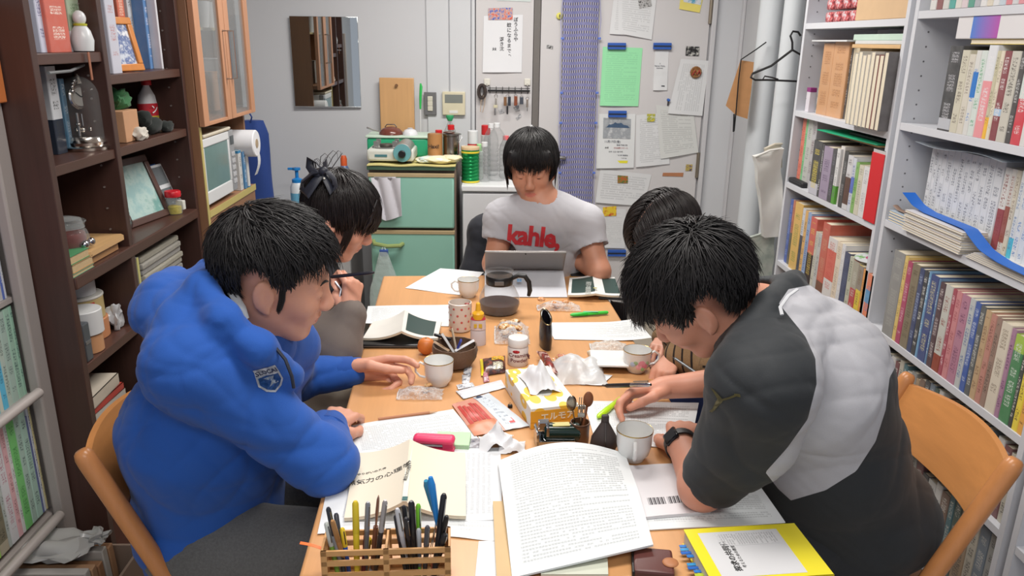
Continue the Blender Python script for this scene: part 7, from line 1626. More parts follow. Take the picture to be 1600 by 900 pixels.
hair(pd,'hair',OD,BD,HAIRM,9000,lambda d:(.020+.05*max(0,d[2]))if abs(d[1])>.5 and d[2]<.5 and d[0]<.45 else.060 if d[2]>0 else.034,dmask,(-.60,.15,.8),kD,grav=.25,lift=.020,width=.0014,seed=22,wob=.60,outward=.20,shell=.012)
S=SDF();up=nrm(nbD-hipD);ax=nrm(s1-s2);bk=nrm(np.cross(ax,up));bk=bk if bk[0]>0 else-bk
m1=hipD+(nbD-hipD)*.35+bk*.02;m2=hipD+(nbD-hipD)*.72+bk*.045
S.cone(hipD+V(0,0,-.01),m1,.155,.150,.07,(ax,1.22));S.cone(m1,m2,.150,.145,.07,(ax,1.30));S.cone(m2,nbD-up*.03+bk*.02,.140,.095,.07,(ax,1.45))
S.cone(nbD-up*.03,s1,.082,.085,.07).cone(nbD-up*.03,s2,.080,.080,.07)
S.cone(s1,e1+nrm(s1-e1)*.13+V(.03,0,0),.088,.078,.05);S.cone(e1+nrm(s1-e1)*.13+V(.03,0,0),e1+nrm(s1-e1)*.035+V(.012,.0,0),.078,.060,.04);S.cone(s2,e2,.078,.062,.04).cone(e2,e2+(w2-e2)*.10,.060,.054,.03)
ck=[nv(PD(x,y,d))for x,y,d in((1142,560,1.44),(1168,520,1.42),(1200,478,1.45),(1230,448,1.52),(1240,440,1.62),(1215,445,1.70))]
S.chain(ck,[.014,.018,.021,.022,.020,.018],.015)
S.ell(hipD+V(.03,0,.02),(.17,.20,.12),None,.06)
S.cone(TD(-.035,0,-.04),nbD+up*.045,.062,.056,.010,None,True)
Lp=[(1217,474),(1232,452),(1262,446),(1310,440),(1334,444),(1362,480),(1386,530),(1402,568),(1390,590),(1384,640),(1368,690),(1338,736),(1290,766),(1236,782),(1216,764),(1196,738),(1230,700),(1262,655),(1276,600),(1274,560),(1258,525),(1236,498)]
jk,PQ,FQ=clothes(S,.0060,panelmat((38,42,46),(184,184,190)),pd,'track_jacket',23,.0095,15,up,stretch=.45,attrs={'panel':lambda Q:polysd(Q,Lp)})
mk=MB();[mk.prism(q_,-.0002,.0002)for q_ in([(-.001,-.030),(.001,-.030),(.004,0),(-.003,0)],[(-.002,-.003),(.003,-.003),(.020,.012),(.016,.013)],[(-.003,-.002),(.002,0),(-.010,.012),(-.014,.014)],[(.015,.010),(.024,.010),(.022,.015),(.014,.014)])];o=mk.build('sleeve_mark',M((112,104,62),.6),pd)
decal('','',1,None,pd,jk,PD(1150,636,1.22),camv((1,-.15,0)),camv((.15,1,0)),nrm(camv((0,0,-1))),mesh=o,off=.0045)
b=MB();b.tube([PD(x,y,d)for x,y,d in((1246,452,1.43),(1232,462,1.405),(1219,480,1.39),(1222,492,1.375))],.0035,n=6,squash=.5);b.build('collar_piping',M((180,182,186),.7),pd,world=True)
S=SDF();S.ell(hipD+V(0,0,-.03),(.16,.195,.10),None,.05);legs(S,*LD,.095)
clothes(S,.009,M((36,38,42),.85,kind='fabric',name='black_jersey'),pd,'trousers',24,.006,20,(0,1,0));shoes(pd,[(.36,1.64),(.36,1.40)],[(-1,0),(-1,0)],(60,60,66))
wt_=thing('wristwatch','black fitness watch on the wrist of the person in the track jacket','watch',tuple(w1));watch(wt_,w1,e1,.0335,0,.010,camv((-.75,.55,.5)),sc=1.15)
pn=thing('pen','black and silver ballpoint pen held by the person in the track jacket','pen',tuple(P(985,602,Z=.80)));a,c=P(940,603,Z=.765)-P(985,602,Z=.80),P(1017,601,Z=.825)-P(985,602,Z=.80)
b=MB();b.tube([a,a+(c-a)*.08,a+(c-a)*.12,a+(c-a)*.62],[.0008,.003,.0055,.0058],n=12);b.build('barrel',M((24,26,32),.25),pn)
b=MB();b.tube([a+(c-a)*.62,a+(c-a)*.95,c],[.006,.0055,.003],n=12);b.tube([a+(c-a)*.66+Vector((0,0,.009)),a+(c-a)*.94+Vector((0,0,.009))],.0016,n=6);b.build('silver_cap',M((190,192,196),.2,1),pn)
# ================================================================ table and everything on it
T=.72
TW=M((210,156,104),.33,kind='wood',var=.045,name='table_wood')
def on(px,py,z=T):return P(px,py,Z=z)
t=thing('table','long light wooden table covered with papers, cups and snacks','table',(.04,1.98,0),R(3.0))
b=MB();b.box((-.405,-.90,T-.032),(.405,.90,T),.007,seg=3);b.build('tabletop',TW,t)
for sx in(-1,1):
 for sy in(-1,1):b=MB();b.box((sx*.35-.022,sy*.84-.022,0),(sx*.35+.022,sy*.84+.022,T-.032),.005);b.build('leg',CWx,t)
for sx in(-1,1):b=MB();b.box((sx*.35-.01,-.82,T-.09),(sx*.35+.01,.82,T-.032),.002);b.build('apron',CWx,t)
LAY=[0]
def sheet(name,lab,pts,mat,z=None,cat='paper',fn=None,th=.0005,nu=10,nv=10,grp=None,part='sheet',flip=False):
 """pts: TL, TR, BR, BL seen in the picture, lying at height z"""
 if z is None:LAY[0]+=1;z=T+.0012+LAY[0]*.00035
 q=[on(*p,z=z)for p in pts];W_=((q[1]-q[0]).length+(q[2]-q[3]).length)/2;H_=((q[3]-q[0]).length+(q[2]-q[1]).length)/2
 tt=thing(name,lab,cat,tuple(q[3]),group=grp)
 def f(u,v):
  a,c=u/W_,v/H_;p=(q[3]*(1-a)+q[2]*a)*(1-c)+(q[0]*(1-a)+q[1]*a)*c-q[3]
  return p+(Vector(fn(a,c))if fn else Vector((0,0,.0006*math.sin(a*7+c*5))))
 b=MB();b.sheet(f,W_,H_,nu,nv,th);b.build(part,mat(W_,H_)if callable(mat)else mat,tt);return tt,q,f,W_,H_
pm=lambda dens=.6,row=.0075,pap=(222,226,228),ink=(70,78,84),marg=.018,ch=.0052:(lambda W_,H_:inkmat(pap,ink,row=row,chp=ch,W=W_,H=H_,marg=marg,dens=dens))
plain=M((222,225,228),.7,var=.01)
sheet('paper_sheet','blank white sheet at the far left table corner beside a cup',[(688,419),(756,425),(718,461),(633,450)],plain)
sheet('paper_sheet','printed sheet under the polka dot mug on the left table edge',[(575,478),(701,476),(705,510),(569,505)],pm(.45))
sheet('paper_sheet','printed sheet with a curled corner on the right table edge behind the floral cup',[(853,504),(992,503),(1018,533),(866,530)],pm(.5),fn=lambda a,c:(0,0,.018*max(0,a-.6)**2*4))
sheet('paper_sheet','large printed sheet by the elbow of the blue hoodie',[(544,665),(708,639),(762,702),(556,722)],pm(.6))
sheet('paper_sheet','printed sheet under the hands of the person in the track jacket',[(912,626),(1092,629),(1078,702),(930,690)],pm(.6))
sheet('paper_sheet','lowest white sheet of the pile beneath the face-down cream book',[(522,714),(700,704),(702,822),(496,834)],plain)
sheet('paper_sheet','printed sheet beneath the face-down cream book, showing right of it',[(539,704),(782,699),(785,812),(503,820)],lambda W_,H_:inkmat((222,225,228),(90,96,110),row=.011,chp=.0055,W=W_,H=H_,marg=.02,dens=.55,vertical=True))
sheet('paper_sheet','white sheet corner sticking out below the cream book pile',[(700,806),(782,808),(779,846),(702,838)],pm(.35,row=.012),z=T+.0025)
sheet('paper_sheet','small white sheets at the lower table edge left of the big printed sheaf',[(748,845),(784,846),(786,905),(742,905)],plain,z=T+.004,th=.003)
t,q,f,W_,H_=sheet('booklet','white booklet with two barcodes under the forearm in the track jacket',[(981,728),(1082,722),(1110,798),(1008,808)],M((216,214,218),.5,var=.02),z=T+.010,cat='booklet',th=.006)
for a in(.12,.42):
 b=MB()
 for k in range(14):
  w=.0006+.0009*((k*7)%3);u=W_*a+k*.0026;p=Vector(f(u,H_*.20));p2=Vector(f(u,H_*.33));p3=Vector(f(u+w,H_*.33));p4=Vector(f(u+w,H_*.20));up_=Vector((0,0,.0006));b.add([p,p2,p3,p4,p+up_,p2+up_,p3+up_,p4+up_],[(0,1,2,3),(7,6,5,4),(0,4,5,1),(1,5,6,2),(2,6,7,3),(3,7,4,0)],smooth=False)
 b.build('barcode',M((70,66,72),.6),t)
sheet('paper_sheet','wide printed sheets spread under the elbow of the track jacket',[(978,726),(1176,742),(1227,816),(1012,828)],pm(.5),z=T+.003,th=.002)
def curl(a,c):return(0,.010*math.sin(a*PI)*c,.012+.030*math.sin(a*PI)*(c**2)+.035*(1-abs(2*c-1))*.3+.016*a*(1-c))
t,q,f,W_,H_=sheet('printed_sheaf','large curled sheaf of printed A4 pages at the centre front of the table',[(778,728),(976,716),(1019,872),(800,912)],pm(.68,row=.0088,ch=.0060,marg=.022),z=T+.002,fn=curl,nu=24,nv=30,th=.004)
def tentbook(lab,qs,hgt,cov,panel=None,title=None,z=T+.0022,pages=.006,th=.0012,span=1.0):
 """qs: TL, top ridge, TR, BR, bottom ridge, BL on the table plane"""
 q=[on(*p,z=z)for p in qs];base=(q[5]+q[3])/2;tt=thing('open_book',lab,'book',tuple(base))
 for part,(a,r0,r1,c)in(('front_cover',(q[0],q[1],q[4],q[5])),('back_cover',(q[2],q[1],q[4],q[3]))):
  far=a;near=c;W_=((r0-far).length+(r1-near).length)/2;H_=((far-near).length+(r0-r1).length)/2;left=part=='front_cover'
  def f(u,v,o=0.):
   s=u/W_;cc=v/H_
   e=near*(1-cc)+far*cc;r=r1*(1-cc)+r0*cc;k=s if left else 1-s
   p=e*(1-k)+r*k;return p+Vector((0,0,.002+o+hgt*(k**2.2)))-base
  b=MB();b.sheet(lambda u,v:f(u,v,pages),W_,H_,12,6,th);b.build(part,cov,tt)
  b=MB();b.sheet(lambda u,v:f(u,v,pages-th-.0004),W_*(1 if True else 1),H_,12,6,pages-.0006);b.build('page_block',PAGEM,tt)
  if panel and part in panel:
   mt,(u0,u1,v0,v1)=panel[part];b=MB();w,h=(u1-u0)*W_,(v1-v0)*H_;b.sheet(lambda u,v:Vector(f(u0*W_+u,v0*H_+v,pages+.0006)),w,h,8,6,.0004);b.build('cover_panel',mt,tt)
 return tt,q
CRM=M((226,216,196),.6,var=.015)
t,q=tentbook('cream paperback lying open face down on the papers, Japanese title on the left',[(556,713),(641,712),(727,712),(728,812),(632,812),(538,815)],.032,CRM,z=T+.006)
b=MB();p0,p1=P(641.5,693,Z=T+.042),P(632,783,Z=T+.048);b.sheet(lambda u,v:p1+(p0-p1)*(v/.16)+Vector((u-.005,0,0))-t.location,.010,.16,3,6,.0008);b.build('spine',M((222,222,210),.6),t);b=MB();b.box(p1-t.location+Vector((-.005,.002,.0004)),p1-t.location+Vector((.005,.014,.0012)));b.build('spine_emblem',M((50,100,100),.6),t)
def laytext(nm,s,size,px,py,z,parent,rz,mat,tilt=0,**kw):return text(nm,s,size,mat,parent,Matrix.Translation(on(px,py,z=z))@Matrix.Rotation(R(rz),4,'Z')@Matrix.Rotation(R(tilt),4,'Y'),**kw)
INK=M((70,68,66),.6)
fc_=[o for o in t.children if o.name.startswith('front_cover')][0];cr_,sr_=math.cos(R(9)),math.sin(R(9));[decal('lettering',s_,z_,INK,t,fc_,on(px_,py_,z=T+.05),(cr_,sr_,0),(-sr_,cr_,0),(0,0,-1),off=.0006,bold=.0002)for s_,z_,px_,py_ in(('無気力の心理学',.0185,592,727),('やりがいの条件',.0085,580,716))]
laytext('spine_lettering','無気力の心理学',.0085,637,738,T+.0475,t,86,INK)
GRN=M((36,62,58),.5,var=.08)
tentbook('open book face down with a dark green cover panel, beside the polka dot mug',[(583,506),(633,502),(690,506),(684,532),(628,536),(567,532)],.030,M((222,220,214),.55),{'back_cover':(GRN,(.10,.86,.12,.95))},z=T+.012)
t=thing('black_pouch','flat black zipped pouch under the open green panel book','pouch',tuple(on(624,535)));b=MB();b.box((-.115,-.05,.001),(.12,.055,.012),.004);b.build('pouch',BLACK(),t);b=MB();b.box((-.11,-.052,.005),(.11,-.0495,.008));b.build('zip',M((90,90,92),.4,.5),t)
t,q=tentbook('open book with a dark green lettered cover near the man with the laptop',[(890,437),(925,436),(960,436),(970,465),(930,466),(887,464)],.010,M((218,220,218),.55),{'front_cover':(GRN,(.12,1,.1,.9)),'back_cover':(GRN,(.4,1,.1,.9))},z=T+.012)
laytext('lettering','最強組織の法則',.022,920,450,T+.034,t,82,M((190,195,190),.6));b=MB();b.lathe([(0,0),(.007,0),(.007,.0005),(0,.0005)],16,Matrix.Translation(on(930,450,z=T+.036)-t.location));b.build('emblem',M((170,165,110),.5),t)
t=thing('black_bag','black cloth bag hanging at the far right table corner under the green book','bag',tuple(on(962,468)));b=MB();b.sheet(lambda u,v:(-.06+u,-.02+.012*math.sin(u*40),-.004-v if u>.04 else.0015),.10,.11,10,10,.008);b.tube([(-.06,0,.006),(.0,-.01,.006),(.045,-.01,.004)],.005);b.build('cloth',BLACK(),t)
t=thing('laptop','grey tablet computer propped on its open kickstand at the far table end','laptop',tuple((on(757,467)+on(887,467))/2));gx=(on(887,467)-on(757,467)).normalized();hw=.146
O_=Matrix.Translation(t.location)@basis((0,0,0),gx,Vector((0,1,0)))
mt=M((150,146,144),.35,.6,'metal',var=.02)
def slab(nm,y0,z0,y1,z1,th,mat,hw_=hw):
 d=Vector((0,y1-y0,z1-z0));n_=Vector((1,0,0)).cross(d).normalized();b=MB();B_=Matrix(((1,0,0,0),(0,d.normalized().y,n_.y,y0),(0,d.normalized().z,n_.z,z0),(0,0,0,1)));b.box((-hw_,0,-th),(hw_,d.length,0),.002,B_);b.build(nm,mat,t)
yt=P(822,393,Y=2.71).z-T;slab('tablet_body',.245,.008,.105,yt,.008,mt);slab('kickstand',.012,.004,.203,.046,.0025,M((205,207,214),.4,.1))  # kickstand painted paler than the body: light on its upturned face put into colour
b=MB();b.box((-.002,.108,yt-.008),(.002,.112,yt-.004));b.build('camera_lens',BLACK(),t)
b=MB()
for i in(0,1):
 for j in(0,1):b.box((-.030+i*.009,.085+j*.008,.0365+j*.0033),(-.0225+i*.009,.0915+j*.008,.0395+j*.0033),T=Matrix.Identity(4))
b.build('emblem',M((120,170,215),.5),t)
t=thing('phone','black phone with an amber case edge beside the laptop','phone',tuple(on(907,431,z=T+.001)));b=MB();b.box((-.04,-.03,0),(.045,.03,.009),.004);b.build('phone_body',BLACK(),t);b=MB();b.box((-.042,-.032,.001),(.047,.032,.006),.004);b.build('case_edge',M((180,130,60),.5),t)
# ---- cups
CH=M((228,228,226),.15,var=.01,name='white_china')
def cup(lab,px,py,r,h,hdir,prof=None,mat=None,gold=True,z=T+.001,hs=1.):
 p=on(px,py,z=z);tt=thing('teacup',lab,'cup',tuple(p));mat=mat or CH
 pr=prof or[(0,.002),(r*.55,.002),(r*.60,0),(r*.64,.003),(r*.66,.006),(r*.86,h*.22),(r*.97,h*.5),(r*.99,h*.8),(r*1.03,h),(r*1.0,h+.0006),(r*.93,h*.8),(r*.9,h*.5),(r*.78,h*.22),(r*.5,.009),(0,.008)]
 b=MB();b.lathe(pr,40);b.build('cup_body',mat,tt)
 c=Vector((math.cos(R(hdir)),math.sin(R(hdir)),0));q=[c*(r*.95)+Vector((0,0,h*.80)),c*(r*1.25)+Vector((0,0,h*.90)),c*(r*1.60*hs)+Vector((0,0,h*.74)),c*(r*1.58*hs)+Vector((0,0,h*.52)),c*(r*1.3)+Vector((0,0,h*.33)),c*(r*.92)+Vector((0,0,h*.28))]
 b=MB();b.tube(q,[.004,.0042,.004,.004,.004,.0042],n=10,squash=.75);b.build('handle',mat,tt)
 if gold:b=MB();b.lathe([(r*1.031,h-.0012),(r*1.036,h),(r*1.02,h+.0012),(r*1.0,h+.0008)],40,cap=False);b.build('gold_rim',M((190,160,90),.25,.8),tt)
 return tt
cup('white gold-rimmed teacup whose handle the blue hoodie person pinches',686,600,.038,.068,180)
cup('small white cup on the blank sheet near the glass coffee pot',732,463,.037,.062,178)
cup('plain white cup at the front right, its handle toward the camera',989,716,.0385,.070,262)
ft=cup('white teacup with pink flower decoration on the right table edge',994,579,.038,.062,5)
for k,(a,zz,r_,c_)in enumerate([(-80,.034,.010,(225,150,165)),(-66,.028,.008,(215,125,150)),(-92,.026,.008,(230,170,180)),(-105,.036,.006,(150,180,140)),(-52,.034,.006,(150,185,145)),(-118,.032,.007,(175,190,215)),(-75,.020,.006,(150,180,130))]):
 c=Vector((math.cos(R(a)),math.sin(R(a)),0));b=MB();b.lathe([(0,.0008),(r_*.6,.0005),(r_,0)],12,Matrix.Translation(c*.0372+Vector((0,0,zz)))@c.to_track_quat('Z','Y').to_matrix().to_4x4(),cap=False);b.build('flower_print',M(c_,.3),ft)
b=MB();b.lathe([(.0388,.058),(.0392,.060),(.0388,.0615)],40,cap=False)
p=on(719,514,z=T+.003);t=thing('mug','straight white mug with red polka dots beside the yellow capped bottle','mug',tuple(p));mh,mr=.088,.036
b=MB();b.lathe([(0,.001),(mr-.003,0),(mr*.96,.004),(mr,mh),(mr-.003,mh+.001),(mr-.0035,mh-.002),(mr*.9,.006),(0,.006)],36);b.build('mug_body',M((218,206,196),.25,var=.01),t)
for i in range(4):
 for j in range(9):
  a=R(-180+40*j+20*(i%2));c=Vector((math.cos(a),math.sin(a),0));b=MB();b.lathe([(0,.0007),(.003,.0004),(.0038,0)],10,Matrix.Translation(c*(mr*(.965+.035*(i+.6)/4)+.0002)+Vector((0,0,.012+.021*i)))@c.to_track_quat('Z','Y').to_matrix().to_4x4(),cap=False);b.build('red_dot',M((200,90,85),.35),t)
b=MB();b.ell((.022,-.018,mh+.001),(.008,.006,.003));b.build('red_sticker',M((150,50,45),.4),t)
# ---- coffee pot
p=on(780,487);t=thing('coffee_pot','round glass coffee pot with a black collar and handle, half full of coffee','coffee pot',tuple(p));ch2_=.145
b=MB();b.lathe([(0,.003),(.05,.001),(.060,.006),(.068,.03),(.066,.055),(.052,.085),(.040,.102),(.041,.118),(.045,.140),(.046,.143)],40,cap=False);b.build('glass',thinglass(alpha=.20,tint=(250,250,250)),t)
b=MB();b.lathe([(0,.004),(.05,.003),(.0585,.007),(.0655,.028),(.0655,.036),(0,.036)],36);b.build('coffee',M((46,14,8),.15),t)
b=MB();b.lathe([(.0435,.098),(.0445,.100),(.0455,.124),(.0435,.127),(.0425,.098)],36,cap=False);b.build('collar',BLACK(),t)
b=MB();b.tube([(.040,-.008,.118),(.062,-.010,.130),(.082,-.012,.128),(.096,-.012,.108),(.100,-.012,.078),(.096,-.012,.060)],[.008,.010,.010,.010,.010,.007],n=12,squash=.8);b.build('handle',BLACK(),t)
b=MB();b.box((-.016,-.0475,.105),(.014,-.0455,.119),.001);b.build('label_plate',M((120,122,124),.3,.6),t)
# ---- yellow capped bottle
p=on(747,538);t=thing('syrup_bottle','small bottle with a yellow nozzle cap and printed label','bottle',tuple(p))
b=MB();b.lathe([(0,0),(.022,0),(.0235,.004),(.0225,.045),(.018,.075),(.016,.082),(0,.082)],28,TR(sc=(1,.7,1)));b.build('bottle_body',inkmat((206,200,206),(90,80,95),row=.004,chp=.003,W=2,H=2,marg=-5,dens=.5),t)
b=MB();b.lathe([(.0238,.050),(.0222,.080)],28,TR(sc=(.98,.72,1)),cap=False);b.build('label',M((222,205,205),.5),t);b=MB();b.lathe([(.0225,.080),(.0185,.088)],28,TR(sc=(1,.74,1)),cap=False);b.build('red_band',M((200,60,70),.5),t)
b=MB();b.box((-.012,-.0178,.058),(-.003,-.0165,.070));b.box((.002,-.0178,.058),(.012,-.0165,.070));b.build('yellow_print',M((220,180,60),.5),t)
b=MB();b.lathe([(0,.082),(.017,.082),(.0175,.098),(.013,.103),(.0085,.106),(.0070,.118),(.0062,.128),(.003,.131),(0,.131)],24);b.build('nozzle_cap',M((240,180,40),.35),t)
# ---- creaming powder jar
p=on(809,568);t=thing('creamer_jar','white creaming powder jar with a ridged lid and red lettering','jar',tuple(p))
b=MB();b.lathe([(0,0),(.027,0),(.029,.003),(.029,.050),(.026,.056),(0,.057)],36);b.build('jar_body',M((222,216,214),.3,var=.01),t)
b=MB();b.lathe([(0,.057),(.0285,.057),(.029,.060),(.029,.075),(.027,.079),(.024,.080),(0,.0795)],40);b.build('lid',M((224,222,220),.3,var=.01),t)
jb=[o for o in t.children if o.name.startswith('jar_body')][0];fw=Vector((.05,1,-.05)).normalized()
decal('lettering','Creaming\nPowder',.0150,M((120,60,62),.5),t,jb,Vector(t.location)+Vector((.002,-.03,.027)),Vector((1,0,0)),Vector((0,0,1)),fw,bold=.0003,off=.0005)
mw_=MB();mw_.prism([(.010*math.cos(a*PI/8),.0045*math.sin(a*PI/8))for a in range(16)],-.0002,.0002);o=mw_.build('red_oval',M((205,50,60),.4),t);decal('','',1,None,t,jb,Vector(t.location)+Vector((-.006,-.03,.046)),Vector((1,0,0)),Vector((0,0,1)),fw,mesh=o,off=.0005)
# ---- coconut bowl with sticks
p=on(711,572);t=thing('coconut_bowl','fibrous brown coconut shell bowl holding sugar sticks','bowl',tuple(p));rb=.062
b=MB();n=44;prof=[(.022,.0),(.045,.008),(.058,.026),(.0625,.048),(.060,.064),(.057,.064),(.058,.048),(.053,.028),(.040,.013),(0,.008)]
b.lathe([(0,0)]+prof,n)
b.v=[(x+.0022*mnoise.noise(Vector((x,y,z))*160),y+.0022*mnoise.noise(Vector((y,z,x))*160),z+.0015*mnoise.noise(Vector((z,x,y))*160))for x,y,z in b.v];b.build('shell',M((108,80,60),.75,kind='fabric',var=.4,scale=12),t)
b=MB();rr=random.Random(5)
for k in range(420):
 a=rr.uniform(0,6.28);z0=rr.uniform(.004,.058);rz_=.0605*math.sqrt(max(.05,1-((z0-.05)/.055)**2));p0=Vector((rz_*math.cos(a),rz_*math.sin(a),z0));d=Vector((rr.uniform(-1,1),rr.uniform(-1,1),rr.uniform(.3,1.2)));d-=p0 .normalized()*d.dot(p0 .normalized())*.7
 b.tube([p0,p0+d*.006+p0 .normalized()*.0014,p0+d*.012],[.0005,.0005,.0002],n=3)
o=b.build('fibre',M((110,88,66),.8,var=.3),t);o['kind']='stuff'
def stick(nm,lab,px,py,z,L_,dirv,w,rgb,cat='packet',grp=None,cap=None):
 tt=thing(nm,lab,cat,tuple(on(px,py,z=z)),group=grp);d=Vector(dirv).normalized();b=MB();b.tube([-d*L_/2,-d*L_*.46,d*L_*.46,d*L_/2],[w*.9,w,w,w*.9],n=8,squash=.4);b.build('wrapper',M(rgb,.4),tt)
 b=MB();b.tube([d*L_*.40,d*L_*.5],w*1.05,n=8,squash=.3);b.build('sealed_end',M(cap or tuple(min(255,v+25)for v in rgb),.4),tt);return tt
stick('sugar_stick','white sugar stick leaning left inside the coconut bowl',701,538,T+.062,.07,(-.5,.1,.8),.007,(205,205,205));stick('sugar_stick','cream sugar stick at the back of the coconut bowl',710,532,T+.066,.07,(-.2,.3,.9),.008,(200,185,160))
stick('sugar_stick','white sugar stick lying to the right in the coconut bowl',726,540,T+.058,.06,(.7,.2,.35),.007,(215,215,218));stick('blue_packet','dark blue packet in the middle of the coconut bowl',717,540,T+.058,.035,(.3,-.1,.8),.009,(35,50,150));stick('sugar_stick','pale brown stick at the left rim of the coconut bowl',690,541,T+.060,.05,(-.8,.3,.4),.006,(150,120,90))
t=thing('binder_clip','dark clip lying on the left rim of the coconut bowl','clip',tuple(on(693,527,z=T+.07)));b=MB();b.box((-.028,-.004,-.004),(.022,.004,.004),.002,TR(rot=(0,R(18),0)));b.build('clip_bar',M((48,50,54),.3,.5),t);b=MB();b.tube([(.01,0,-.004),(.025,0,-.014),(.012,0,-.012)],.001);b.build('clip_wire',M((160,160,160),.2,1),t)
t=thing('orange','small orange fruit in a clear bag touching the coconut bowl','fruit',tuple(on(666,553,z=T+.001)));b=MB();b.lathe([(0,0),(.012,.002),(.022,.012),(.025,.026),(.021,.040),(.012,.047),(0,.048)],28);b.build('peel',M((208,118,52),.45,var=.06,scale=90),t);b=MB();b.lathe([(0,.0475),(.003,.0485),(0,.050)],8);b.build('stem',M((90,90,50),.6),t)
# ---- clear bags with snacks
def clearbag(lab,px,py,sx,sy,h,seed,tint=(225,228,230),al=.16,rz=0,z=T+.0012,nm='clear_bag'):
 tt=thing(nm,lab,'bag',tuple(on(px,py,z=z)),R(rz));n=26;vs=[];fs=[]
 for s_ in(1,-1):
  for j in range(n+1):
   for i in range(n+1):
    u,v=2*i/n-1,2*j/n-1;e=max(0,(1-abs(u)**3)*(1-abs(v)**3));nz_=mnoise.fractal(Vector((u*1.7+seed,v*1.7,s_)),1,2,2)*.7;x=u*sx*(1+.10*mnoise.noise(Vector((v*4,seed,1))));y=v*sy*(1+.10*mnoise.noise(Vector((u*4,seed,2))))
    vs.append((x,y,max(0,(h*e*(.75+.55*nz_)+.002)if s_>0 else.0)))
 K=(n+1)**2;I=lambda i,j:j*(n+1)+i
 for j in range(n):
  for i in range(n):fs.append((I(i,j),I(i+1,j),I(i+1,j+1),I(i,j+1)))
 key=('cb',tint,al)
 if key not in _mats:
  m,nt,b_=newmat('crinkled_clear_film');b_.inputs['Base Color'].default_value=(*lin(tint),1);b_.inputs['Roughness'].default_value=.08;tc=nt.nodes.new('ShaderNodeTexCoord').outputs['Object'];nn=noi(nt,tc,70,4,.6);bump(nt,b_,nn,1.,.008)
  lw=nt.nodes.new('ShaderNodeLayerWeight');lw.inputs[0].default_value=.4;rid=mth(nt,'POWER',mth(nt,'SUBTRACT',1.,mth(nt,'ABSOLUTE',mth(nt,'MULTIPLY_ADD',nn,5.,-2.5))),3.);rid.node.use_clamp=True
  L(nt,mth(nt,'MINIMUM',mth(nt,'ADD',mth(nt,'MULTIPLY_ADD',lw.outputs[1],.5,al),mth(nt,'MULTIPLY',rid,.28)),1.),b_.inputs['Alpha']);_mats[key]=m
 b=MB();b.add(vs[:K],fs);b.build('film',_mats[key],tt);b=MB();b.tube([(-sx*1.0,-sy*.9,.003),(-sx*1.02,0,.005),(-sx*.98,sy*.9,.003)],.0018,n=5,squash=.5);b.build('sealed_edge',_mats[key],tt);return tt
def snack(px,py,n,r,cols,lab,sx,sy,grp,z=T+.002,seed=1,stackz=.012):
 rr=random.Random(seed)
 for k in range(n):
  c=on(px,py,z=z)+Vector((rr.uniform(-sx,sx),rr.uniform(-sy,sy),stackz*(k%3)));tt=thing('snack_piece',(lab+', '+(('left side','right side','front','back','centre')[k]if n<6 else ORD[k]+' of the heap')),'snack',tuple(c),rr.uniform(0,6),group=grp)
  bm=bmesh.new();bmesh.ops.create_icosphere(bm,subdivisions=3,radius=1)
  for v in bm.verts:d=v.co.copy();v.co=Vector((d.x*r*1.25,d.y*r,r*.6+d.z*r*.6))*1+d*mnoise.noise(d*3+Vector((k,0,0)))*r*.35;v.co.z=max(0,v.co.z)
  bm.verts.index_update();b=MB();b.add([v.co.copy()for v in bm.verts],[[v.index for v in f_.verts]for f_ in bm.faces]);bm.free();b.build('piece',cols,tt)
snk=mottled((225,195,150),(200,150,95),(110,60,35),45,'chocolate_striped_snack')
snack(800,522,16,.013,snk,'pale brown streaked snack in the clear bag behind the creamer jar',.036,.055,'streaked snacks in the clear bag',stackz=.011)
clearbag('crinkled clear bag of brown streaked snacks between bottle and creamer jar',800,524,.052,.078,.050,1)
clearbag('crumpled empty clear wrapper in front of the held teacup',657,617,.056,.032,.022,7)
snack(668,612,2,.008,snk,'small snack crumb inside the crumpled clear wrapper',.012,.008,'crumbs in the crumpled wrapper',seed=3)
snack(865,481,5,.011,mottled((225,170,110),(200,130,80),(225,190,150),40,'orange_cracker'),'orange cracker in the clear bag beside the green highlighter',.045,.018,'orange crackers in the far clear bag',seed=5)
clearbag('clear crinkled bag of orange crackers beside the green highlighter',873,482,.072,.032,.028,13)
wb=clearbag('white translucent plastic bag lying right of the tissue box',902,583,.072,.078,.055,21,(222,226,228),.60);wb.name='plastic_bag';[ch_.data.materials.__setitem__(0,M((228,231,233),.3,kind='clear',var=.78,scale=9))for ch_ in wb.children]
clearbag('clear plastic bag over the cream papers near the floral cup',952,545,.055,.038,.022,25,(222,224,222),.30)
snack(872,566,2,.013,mottled((225,190,130),(190,110,90),(220,200,170),50,'mixed_snack'),'coloured snack in the mouth of the white plastic bag',.012,.01,'snacks at the mouth of the white bag',seed=9,z=T+.004)
